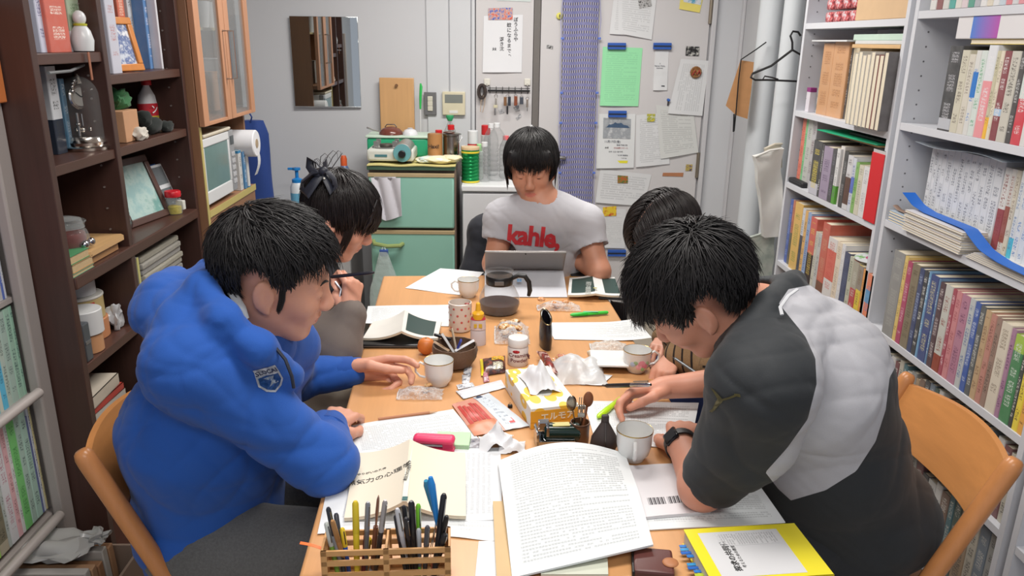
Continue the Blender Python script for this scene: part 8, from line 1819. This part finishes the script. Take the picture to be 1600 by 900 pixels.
# ---- wrapped sweets
def packet(lab,pts,z,th,mats,nm='snack_packet',puff=.5):
 q=[on(*p,z=z)for p in pts];W_=(q[1]-q[0]).length;H_=(q[3]-q[0]).length;tt=thing(nm,lab,'packet',tuple(q[3]))
 def f(a,c,o):e=(1-abs(2*a-1)**4)*(1-abs(2*c-1)**2.5);p=(q[3]*(1-a)+q[2]*a)*(1-c)+(q[0]*(1-a)+q[1]*a)*c-q[3];return p+Vector((0,0,.001+th*e*(1 if o else 0)+(.002*mnoise.noise(Vector((a*8,c*6,1)))if o else 0)))
 for nm_,(a0,a1,c0,c1),m_ in mats:
  b=MB();vs=[];n=12;up_=0 if nm_=='wrapper' else.0012
  for o in(1,0):
   for j in range(n+1):
    for i in range(n+1):p=f(a0+(a1-a0)*i/n,c0+(c1-c0)*j/n,o);p.z+=up_*o;vs.append(p)
  K=(n+1)**2;I=lambda i,j:j*(n+1)+i;fs=[]
  for j in range(n):
   for i in range(n):fs.append((I(i,j),I(i+1,j),I(i+1,j+1),I(i,j+1)));fs.append((K+I(i,j+1),K+I(i+1,j+1),K+I(i+1,j),K+I(i,j)))
  for i in range(n):fs.append((I(i+1,0),I(i,0),K+I(i,0),K+I(i+1,0)));fs.append((I(i,n),I(i+1,n),K+I(i+1,n),K+I(i,n)));fs.append((I(0,i),I(0,i+1),K+I(0,i+1),K+I(0,i)));fs.append((I(n,i+1),I(n,i),K+I(n,i),K+I(n,i+1)))
  b.add(vs,fs,uvs=[((i%(n+1))/n*W_,((i//(n+1))%(n+1))/n*H_)for i in range(len(vs))]);b.build(nm_,m_,tt)
 return tt,f
YL=M((235,215,40),.3);BK=mottled((45,24,28),(60,30,30),(130,60,40),60,'dark_wrapper')
pk,_=packet('black and yellow chocolate bar wrapper left of the creamer jar',[(750,562),(789,556),(790,582),(752,588)],T+.003,.014,[('wrapper',(0,1,0,1),BK),('yellow_end',(0,.10,0,1),YL),('print',(.45,.95,.55,.9),mottled((225,90,30),(235,200,50),(60,30,30),70,'bright_print')),('white_print',(.5,.9,.12,.42),mottled((40,30,32),(220,215,190),(40,30,32),90,'white_print'))])
packet('red brown glossy snack wrapper right of the creamer jar',[(838,549),(853,550),(872,583),(860,587)],T+.02,.014,[('wrapper',(0,1,0,1),mottled((150,50,40),(90,35,30),(205,170,160),50,'red_foil'))])
packet('long white empty wrapper lying left of the tissue box',[(712,612),(783,594),(790,606),(724,624)],T+.002,.004,[('wrapper',(0,1,0,1),M((215,217,222),.35)),('sealed_end',(0,.04,0,1),M((200,202,208),.35))])
packet('pink striped sweet below the black and yellow bar',[(753,583),(762,583),(765,596),(756,598)],T+.002,.008,[('wrapper',(0,1,0,1),mottled((215,160,170),(170,90,110),(215,200,205),90,'pink_wrapper'))])
for k,(pts,lab)in enumerate([([(713,602),(738,598),(742,604),(716,609)],'silver sachet lying lowest near the white wrapper'),([(726,570),(738,574),(735,588),(724,584)],'silver foil sachet nearest the coconut bowl'),([(722,586),(736,587),(733,600),(722,599)],'white foil sachet in the middle of the three')]):packet(lab,pts,T+.002,.004,[('wrapper',(0,1,0,1),mottled((190,192,196),(215,216,220),(120,124,135),70,'foil'))],'sachet')
sal=mottled((205,110,90),(190,60,55),(225,190,170),28,'printed_food_picture')
packet('large flat snack packet with red sausage picture and pale lettered half',[(706,632),(765,615),(829,666),(741,682)],T+.003,.006,[('wrapper',(0,1,0,1),M((214,150,130),.3,var=.12,scale=8)),('pale_half',(.55,.98,0,1),M((205,214,222),.3)),('lettering',(.62,.85,.15,.9),lambda:0)][:2]+[('lettering',(.64,.80,.1,.9),inkmat((205,214,222),(50,60,90),row=.02,chp=.011,W=5,H=5,marg=-9,dens=.9,vertical=False)),('red_mark',(.72,.82,.12,.24),M((210,60,60),.4)),('orange_foot',(0,.52,0,.3),M((200,120,80),.35,var=.1)),('blue_corner',(.58,.75,.92,1),M((40,60,90),.4))]+[('sausage',(.06+.085*k,.13+.085*k,.28+.04*(k%2),.86-.05*(k%3)),M((196,70,62),.3,var=.15,scale=60))for k in range(5)])
# ---- tissue box
q=[on(*p,z=T+.001+.0)for p in((788,612),(829,671),(897,663))];ax_=(q[2]-q[1]).normalized();ay_=Vector((-ax_.y,ax_.x,0));bw,bl,bh=.116,.232,.052
t=thing('tissue_box','white and orange patterned tissue box with a tissue pulled up','tissue box',tuple(q[1]),math.atan2(ax_.y,ax_.x))
m,nt,bb=newmat('leaf_pattern');tc=nt.nodes.new('ShaderNodeTexCoord').outputs['Object'];vo=nt.nodes.new('ShaderNodeTexVoronoi');vo.inputs['Scale'].default_value=30;vo.inputs['Randomness'].default_value=.9;L(nt,mapv(nt,tc,(1,.55,1),(0,0,.6)),vo.inputs['Vector'])
L(nt,mixc(nt,mth(nt,'MULTIPLY',mth(nt,'LESS_THAN',vo.outputs['Distance'],.46),mth(nt,'GREATER_THAN',vo.outputs['Distance'],.14)),lin((232,230,222)),lin((240,190,62))),bb.inputs['Base Color']);bb.inputs['Roughness'].default_value=.5
b=MB();b.box((0,0,0),(bw,bl,bh),.0015);b.build('box_body',m,t)
b=MB();b.box((-.0004,-.0006,.0004),(bw+.0004,.001,bh*.86),.0);b.build('front_panel',M((232,166,48),.5,var=.03),t);b=MB();b.box((-.0006,-.0009,.016),(bw+.0006,.0008,.017));b.build('fold_line',M((196,136,40),.5),t)
text('lettering','エルモア',.021,M((240,228,200),.5),t,TR(t.location,(0,0,t.rotation_euler.z))@TR((bw*.56,-.0012,bh*.52),(PI/2,0,0)),bold=.0006)
b=MB();b.lathe([(.0,.0),(.030,0),(.030,.0006),(0,.0006)],28,TR((bw/2,bl*.52,bh),(0,0,0),(.85,2.1,1)));b.build('opening',M((205,205,200),.5),t)
def tiss(nm,lab,c,sx,sy,h,seed,parent=None):
 vs=[];n=22;fs=[]
 for j in range(n+1):
  for i in range(n+1):
   u,v=2*i/n-1,2*j/n-1;r_=math.hypot(u,v);nz_=mnoise.noise(Vector((u*1.5+seed,v*1.5,0)))*.9+.25*mnoise.noise(Vector((u*4+seed,v*4,3)));vs.append((u*sx*(1-.35*(1-r_)),v*sy,max(.001,h*max(0,1-r_*.75)**1.2*(1+.5*nz_)+.012*nz_+.004)))
 for j in range(n):
  for i in range(n):a=j*(n+1)+i;fs.append((a,a+1,a+n+2,a+n+1))
 b=MB();b.add(vs,fs);m_=M((224,225,228),.85,var=.01)
 if parent:b.T=Matrix.Identity(4);b.v=[(x+c[0],y+c[1],z+c[2])for x,y,z in b.v];return b.build(nm,m_,parent)
 o=b.build(nm,m_);o.location=c;return tag(o,lab,'tissue')
tiss('tissue','',(bw*.5,bl*.56,bh),.034,.062,.055,3,t)
tiss('crumpled_tissue','crumpled white tissue lying beside the green note pad',on(775,695,z=T+.001),.035,.035,.045,11);tiss('crumpled_tissue','smaller crumpled tissue touching the big printed sheaf',on(800,702,z=T+.001),.028,.022,.025,17)
t=thing('photo_card','small greyish photo card between green pad and crumpled tissue','card',tuple(on(750,694,z=T+.002)));b=MB();b.box((-.026,-.02,0),(.026,.022,.003),.001);b.build('card',mottled((190,190,198),(150,145,150),(90,90,105),60,'photo_print'),t);b=MB();b.box((.014,-.018,.003),(.022,.02,.0036));b.build('printed_strip',M((60,66,90),.5),t)
t=thing('note_pad','pale green sticky note pad behind the pink stapler','notepad',tuple(on(708,692,z=T+.002)),R(-3));b=MB();b.box((-.038,-.03,0),(.038,.03,.012),.0008);b.build('pad',M((186,222,180),.7,var=.03),t);b=MB();b.box((-.037,-.0305,.001),(.037,-.0296,.011));b.build('sheet_edges',M((170,205,165),.7,var=.15,scale=300),t)
t=thing('stapler','bright pink stapler behind the cream book','stapler',tuple(on(678,703,z=T+.0025)),R(-5));b=MB();b.box((-.045,-.014,.018),(.047,.014,.036),.009,seg=3);b.build('top_arm',M((230,62,108),.35),t);b=MB();b.box((-.044,-.012,0),(.046,.012,.009),.003);b.box((.02,-.011,.008),(.044,.011,.022),.003);b.build('base',M((214,54,98),.35),t);b=MB();b.box((-.044,-.006,.0105),(.03,.006,.0165),.001);b.build('magazine',M((180,180,184),.25,1),t)
t=thing('pencil','reddish wooden pencil lying by the blue sleeve','pencil',tuple(on(638,650,z=T+.006)));a,c=on(591,655,z=T+.0055)-t.location,on(684,643,z=T+.0055)-t.location;b=MB();b.tube([a,c*.86+a*.14],.0038,n=6);b.build('barrel',M((178,116,78),.5),t);b=MB();b.tube([c*.86+a*.14,c],[.0038,.0006],n=6);b.build('point',M((205,160,120),.6),t)
def marker(lab,p0,p1,r,rgb,capc,z=T+.008):
 t=thing('highlighter',lab,'highlighter',tuple(on((p0[0]+p1[0])/2,(p0[1]+p1[1])/2,z=z)));a,c=on(*p0,z=z)-t.location,on(*p1,z=z)-t.location;d=(c-a)
 b=MB();b.tube([a,a+d*.03,a+d*.55],[r*.6,r*.9,r*.95],n=12,squash=.8);b.build('barrel',M(rgb,.3),t);b=MB();b.tube([a+d*.55,a+d*.57,a+d*.93,c],[r,r*1.08,r*.95,r*.4],n=12,squash=.8);b.build('cap',M(capc,.3),t);return t
marker('bright green highlighter lying beside the bag of crackers',(950,488),(891,492),.0078,(70,215,80),(40,190,60));t=bpy.data.objects['highlighter'];b=MB();b.box((-.02,-.004,.006),(.03,.004,.0075),.001);b.build('label',M((110,205,160),.4),t)
marker('yellow green highlighter lying on the sheet under the writing hand',(971,622),(934,652),.0078,(190,228,50),(175,220,30),T+.010)
t=thing('glasses_case','dark open leather glasses case standing upright behind the creamer jar','case',tuple(on(852,541)),R(8))
b=MB();n=28
prof=[(.016*math.cos(2*PI*k/n)*1.0,.040*math.sin(2*PI*k/n))for k in range(n)];vs=[];fs=[]
for o,(s_,zz_)in enumerate([(1,0),(1.12,.03),(1.05,.068),(.9,.092),(.72,.091),(.85,.068),(.9,.03),(.8,.005)]):
 for x,y in prof:vs.append((x*s_,y*s_,zz_+.012*(y/.04)*(zz_/.09)))
for o in range(7):
 for j in range(n):fs.append((o*n+j,o*n+(j+1)%n,(o+1)*n+(j+1)%n,(o+1)*n+j))
fs.append(tuple(range(n))[::-1]);fs.append(tuple(7*n+j for j in range(n)));b.add(vs,fs);b.build('case_body',M((30,28,34),.22),t);b=MB();b.tube([(x*.92,y*.92,.0925+.012*(y/.04))for x,y in prof+prof[:1]],.0018,n=5);b.build('metal_rim',M((160,145,110),.25,1),t)
for k in range(5):
 t=thing('paper_pad','cream edged paper pad stacked left of the floral cup, %s'%NTH[k],'paper',tuple(on(955,566,z=T+.0006+.0055*k)),R(4-2*k),group='cream papers stacked left of the floral cup');b=MB();b.box((-.055,-.035,0),(.045,.075,.005),.001);b.build('pad',M([(212,210,196),(222,222,220),(220,212,170),(225,225,222),(222,222,220)][k],.7),t)
sheet('paper_slip','white slip under the white plastic bag near the writing hand',[(908,580),(957,586),(940,602),(905,600)],plain)
t=thing('binder_clip','tiny black clip between snack packet and tissue box','clip',tuple(on(797,637,z=T+.001)));b=MB();b.box((-.006,-.004,0),(.006,.004,.008),.002);b.build('clip_body',BLACK(),t);b=MB();b.tube([(-.004,0,.008),(0,0,.014),(.004,0,.008)],.0008,n=5);b.build('clip_wire',M((150,150,150),.2,1),t)
t=thing('tape_dispenser','chrome and dark green desk gadget with a golden label behind the printed sheaf','tape dispenser',tuple(on(872,692,z=T+.001)),R(4));cm=M((190,192,194),.12,1.,'metal');dg=M((24,44,38),.12)
b=MB();b.box((-.052,-.026,0),(-.046,.026,.038),.002);b.box((-.052,-.026,0),(.035,-.022,.018),.001);b.box((-.052,.022,0),(.035,.026,.018),.001);b.box((-.052,-.026,0),(.035,.026,.003));b.build('chrome_frame',cm,t)
b=MB();b.cyl((-.034,0,.030),(.048,0,.026),.0205,28,bev=.004);b.build('green_drum',dg,t);b=MB();b.cyl((.048,0,.026),(.056,0,.0255),.012,18,bev=.002);b.build('end_knob',BLACK(),t)
b=MB();b.box((-.015,-.012,.0465),(.024,.006,.0492),.001);b.build('golden_label',M((200,190,120),.4),t);b=MB();b.box((-.046,-.008,.036),(-.022,.01,.056),.002);b.box((-.030,-.022,.028),(-.024,-.004,.05),.001);b.build('chrome_lever',cm,t)
t0=on(905,690);t=thing('cutlery_cup','small brown cup holding spoons and forks behind the leather pouch','cup',tuple(t0));b=MB();b.lathe([(0,0),(.019,0),(.021,.004),(.022,.05),(.020,.05),(.019,.004),(0,.004)],24);b.build('cup_body',M((110,74,50),.45),t);b=MB();b.lathe([(.0222,.045),(.0226,.0475),(.0222,.05)],24,cap=False);b.build('rim',M((80,52,36),.45),t)
for k,(nm,lab,dx,dy,H_,kind,rgb,me)in enumerate([('wooden_spoon','brown wooden spoon standing at the right in the cutlery cup',.009,.004,.112,'s',(128,76,46),0),('steel_spoon','steel spoon standing at the left in the cutlery cup',-.011,.0,.105,'s',(150,140,125),1),('steel_fork','steel fork standing in the middle of the cutlery cup',.0,-.008,.092,'f',(170,168,160),1),('steel_fork','steel fork leaning at the back of the cutlery cup',.003,.010,.098,'f',(150,148,142),1)]):
 tt=thing(nm,lab,nm.split('_')[1],(t0 .x+dx*.4,t0 .y+dy*.4,T+.005));mm=M(rgb,.25 if me else.45,me);b=MB();b.tube([(0,0,0),(dx*1.2,dy*1.2,H_*.7)],.0018 if me else.003,n=8);b.build('handle',mm,tt);b=MB()
 if kind=='s':b.ell((dx*1.5,dy*1.5,H_*.86),(.0115,.004,.019))
 else:
  b.box((dx*1.3-.008,dy*1.3-.001,H_*.68),(dx*1.3+.008,dy*1.3+.001,H_*.80),.001)
  for j in range(4):b.tube([(dx*1.3-.007+.0047*j,dy*1.3,H_*.79),(dx*1.4-.007+.0047*j,dy*1.3-.002,H_)],.0011,n=5)
 b.build('bowl' if kind=='s' else 'tines',mm,tt)
t=thing('leather_pouch','dark brown pear-shaped leather pouch with a zip, left of the front white cup','pouch',tuple(on(943,702,z=T+.001)));b=MB();b.lathe([(0,0),(.026,.001),(.031,.012),(.028,.032),(.017,.052),(.009,.066),(.008,.078),(0,.080)],32,TR(sc=(1,.62,1)));b.build('pouch_body',M((66,56,54),.55,var=.12,scale=60),t)
b=MB();b.tube([(0,-.0185,.008),(0,-.0195,.02),(0,-.0172,.036),(0,-.0105,.055),(0,-.006,.068)],.0016,n=6);b.build('zip',M((110,104,100),.3,.8),t);b=MB();b.box((-.008,-.006,.068),(.008,.006,.084),.003);b.build('loop',M((58,50,48),.6),t)
t2=on(941,697,z=T+.003);b=MB();b.box((-.006,-.004,0),(.006,.004,.008),.002);b.v=[(x+.0,y-.026,z)for x,y,z in b.v];b.build('red_pull',M((200,40,50),.4),t)
q=[on(*p,z=T+.036)for p in((1068,827),(1241,817),(1312,908),(1122,922))];ax_=(q[1]-q[0]).normalized();an=math.atan2(ax_.y,ax_.x);L1=(q[1]-q[0]).length;L2=L1*.70
t=thing('yellow_book','thick yellow book with a pale cover panel and blue page tabs at the lower right','book',(q[0].x,q[0].y,T+.0045),an)
yc=M((240,224,50),.4,var=.01)
b=MB();b.box((0,-L2,.029),(L1,0,.0315),.0006);b.box((0,-L2,0),(L1,0,.0025),.0006);b.box((0,-L2,0),(L1,-L2+.0025,.0315),.0006);b.build('cover',yc,t);b=MB();b.box((.002,-L2+.0026,.0026),(L1-.002,-.002,.0289));b.build('pages',PAGEM,t)
b=MB();b.box((L1*.10,-L2*.93,.0316),(L1*.80,-L2*.10,.0320));b.build('cover_panel',M((216,216,218),.5,var=.01),t)
yb=Matrix.Translation(t.location)@Matrix.Rotation(an,4,'Z')
text('lettering','探求の共同体',.0135,M((60,60,60),.5),t,yb@TR((L1*.27,-L2*.56,.0323),(0,0,PI/2)),bold=.0003);text('lettering','考えるための教室',.0075,M((80,80,80),.5),t,yb@TR((L1*.33,-L2*.58,.0323),(0,0,PI/2)))
b=MB();b.sheet(lambda u,v:(L1*.24+u,-L2*.38+v,.0325),L1*.52,L2*.24,2,2,.0002);b.build('small_print',inkmat((216,216,218),(90,90,95),row=.0046,chp=.003,W=L1*.52,H=L2*.24,marg=.002,dens=.75,vertical=True),t)
for k in range(9):b=MB();b.box((-.010-.003*(k%3),-.018-.0125*k,.006+.0025*(k%4)),(.004,-.011-.0125*k,.0072+.0025*(k%4)));b.build('page_tab',M([(40,120,200),(60,150,210),(30,100,190),(180,200,60)][k%4 if k==7 else k%3],.4),t)
q0=on(1025,880,z=T+.001);t=thing('leather_case','dark red leather case with a brown strap at the bottom edge','case',tuple(q0),R(-8));b=MB();b.box((-.040,-.045,0),(.028,.022,.016),.005);b.build('case_body',M((92,50,46),.4,var=.05),t);b=MB();b.ell((.022,-.018,.017),(.014,.013,.004));b.build('strap',M((176,116,76),.5),t);b=MB();b.box((-.043,-.045,.001),(-.038,.020,.013),.002);b.build('black_edge',BLACK(),t)
for k,(pts,z0,th,rgb,lab)in enumerate([([(770,790),(800,790),(810,912),(776,912)],T+.002,.010,(206,176,130),'tan edged notebook under the left side of the printed sheaf'),([(845,800),(945,800),(950,905),(845,905)],T+.002,.010,(196,200,184),'grey green notebook under the middle of the printed sheaf')]):
 q=[on(*p,z=z0)for p in pts];t=thing('notebook',lab,'notebook',tuple(q[3]));n4=[v-q[3]for v in q]
 for nm_,za,zb_,mm in(('cover',th-.0015,th,M(rgb,.6)),('pages',.0015,th-.0016,PAGEM),('cover',0,.0014,M(rgb,.6))):b=MB();b.add([v+Vector((0,0,za))for v in n4]+[v+Vector((0,0,zb_))for v in n4],[(0,1,2,3),(7,6,5,4),(0,4,5,1),(1,5,6,2),(2,6,7,3),(3,7,4,0)],smooth=False);b.build(nm_,mm,t)
 # ---- pen holder
a,c=on(503,890,z=T+.075),on(703,876,z=T+.075);PW_=.150;ph=thing('pen_holder','slatted wooden pen box with two compartments full of pens','pen holder',(0,0,T+.0015))
fr0=P(500,862,Z=T+.080);fr1=P(704,855,Z=T+.080);ax_=Vector((fr1 .x-fr0 .x,fr1 .y-fr0 .y,0));PW_=ax_.length;an=math.atan2(ax_.y,ax_.x);ph.location=(fr0 .x,fr0 .y,T+.0015);ph.rotation_euler=(0,0,an)
pw=M((206,156,100),.45,kind='wood',var=.05);D_=.058;HH=.078
def pb_(nm,*bx):
 b=MB()
 for lo,hi in bx:b.box(lo,hi,.0008)
 return b.build(nm,pw,ph)
pb_('bottom',((0,0,0),(PW_,D_,.003)))
for y0 in(0,D_-.004):pb_('slatted_side',*[((0,y0,z0),(PW_,y0+.004,z0+.010))for z0 in(.003,.026,.049,HH-.010)],*[((x0,y0,.003),(x0+.010,y0+.004,HH))for x0 in(0,PW_/2-.005,PW_-.010)])
for x0 in(0,PW_/2-.002,PW_-.004):pb_('divider',((x0,.004,.003),(x0+.004,D_-.004,HH)))
pens=[('white clear-capped','pen',(150,155,165),(45,50,60),182,530),('dark steel tipped','pen',(50,52,58),(60,62,70),225,560),('green barrelled clear capped','pen',(120,165,60),(190,195,190),172,610),('tan wooden','pencil',(190,140,90),(170,125,80),205,600),('blue yellow-capped','pen',(40,90,190),(230,200,50),258,640),('yellow thick','marker',(225,200,50),(215,190,45),330,495),('grey steel oval topped','pen',(110,112,118),(135,138,145),398,500),('brown paper-knife','paper knife',(120,74,54),(130,82,60),455,465),('slim black silver','pen',(40,36,40),(165,160,160),492,490),('silver grey flat','pen',(170,172,176),(185,188,190),462,680),('yellow ruler-like','cutter',(225,195,40),(215,180,30),405,690),('dark red','pen',(110,40,48),(90,30,40),392,640),('hollow black topped','pen',(30,28,34),(50,50,55),548,570),('matt black','pen',(28,28,32),(36,36,40),592,520),('short clear capped','pen',(190,190,196),(205,206,212),556,535),('broad black','marker',(26,26,30),(34,34,38),632,495),('lime green clip','pen',(130,205,60),(120,195,50),670,510),('blue ended white','pen',(205,208,214),(60,110,200),648,590),('black ballpoint','pen',(30,30,36),(44,44,50),605,585),('clear topped grey','pen',(150,154,160),(200,204,210),672,645),('long glossy black','marker',(36,36,44),(30,30,38),810,455),('black leaning right','pen',(34,32,40),(26,26,30),825,575),('stubby black leaning far right','marker',(30,28,32),(38,36,40),815,672),('pink','pen',(225,90,130),(230,110,150),800,640),('dark grey','pen',(60,60,66),(80,80,86),720,630),('black thick capped','pen',(24,24,28),(40,40,46),575,640)]
Mh=Matrix.Translation(ph.location)@Matrix.Rotation(an,4,'Z');Mi=Mh.inverted();rr=random.Random(9)
for k,(cn,kd,c1,c2,cx,cy)in enumerate(pens):
 px,py=460+cx/3.4625,640+cy/3.4625;right=cx>515;yb_=rr.uniform(.012,D_-.012)
 lo_,hi_=(PW_/2+.008,PW_-.010)if right else(.010,PW_/2-.010)
 tip=Mi@P(px,py,Y=(Mh@Vector((0,rr.uniform(.0,D_)+.01,0))).y);bx=min(hi_,max(lo_,tip.x*.55+(lo_+hi_)/2*.45));base=Vector((bx,yb_,.005));rt=.0052 if kd=='marker' else.0042
 tt=thing(kd.replace(' ','_'),'%s %s standing in the %s half of the wooden pen box'%(cn,kd,'right' if right else 'left'),kd,tuple(Mh@base));d=(Mh@tip)-(Mh@base);L_=d.length
 b=MB();b.tube([(0,0,0),d*.04,d*.62],[.001,rt*.9,rt],n=10);b.build('barrel',M(c1,.3),tt)
 b=MB()
 if cn.startswith('brown'):b.tube([d*.62,d*.8,d*.95,d],[rt,rt*2.0,rt*1.6,rt*.4],n=10,squash=.35)
 else:b.tube([d*.62,d*.64,d*.97,d],[rt,rt*1.1,rt*1.02,rt*.6],n=10)
 b.build('cap',M(c2,.3),tt)
 if k%2==0:q_=Vector((.6,-.8,0))*rt*1.25;b=MB();b.tube([d*.70+q_,d*.96+q_],.0010,n=5);b.build('clip',M((170,172,176),.2,1),tt)
sp_=Mh@Vector((PW_*.80,D_*.6,.004));t=thing('scissors','scissors with bright blue handles standing in the wooden pen box','scissors',tuple(sp_));yq=sp_.y
h0,h1=P(673,741,Y=yq)-sp_,P(686,800,Y=yq)-sp_
for nm_,A1,A2,rgb in(('handle',(684,818),(673,743),(35,135,215)),('handle',(680,806),(665,753),(60,140,175))):
 a_,c_=P(*A1,Y=yq)-sp_,P(*A2,Y=yq)-sp_;d=c_-a_;o_=Vector((0,.004 if A1[0]<683 else-.004,0));b=MB();b.tube([a_+o_,a_+d*.15+o_,a_+d*.5+o_,a_+d*.85+o_*1.5,c_+o_],[.003,.0048,.0056,.0066,.0035],n=12);b.build(nm_,M(rgb,.25),t)
for dx in(-.003,.003):b=MB();b.tube([P(682,815,Y=yq)-sp_,Vector((dx,0,.002))],[.005,.0015],n=6,squash=.3);b.build('blade',M((170,172,176),.2,1),t)
t=thing('page_marker','bright orange paper tab sticking out left of the wooden pen box','tab',tuple(P(500,860,Z=T+.055)));b=MB();a_,c_=P(468,850,Z=T+.062)-t.location,Vector((.004,0,0));b.sheet(lambda u,v:a_+(c_-a_)*(u/.03)+Vector((0,v,.002*math.sin(u*90))),.03,.007,6,2,.0005);b.build('tab',M((245,110,35),.5),t)
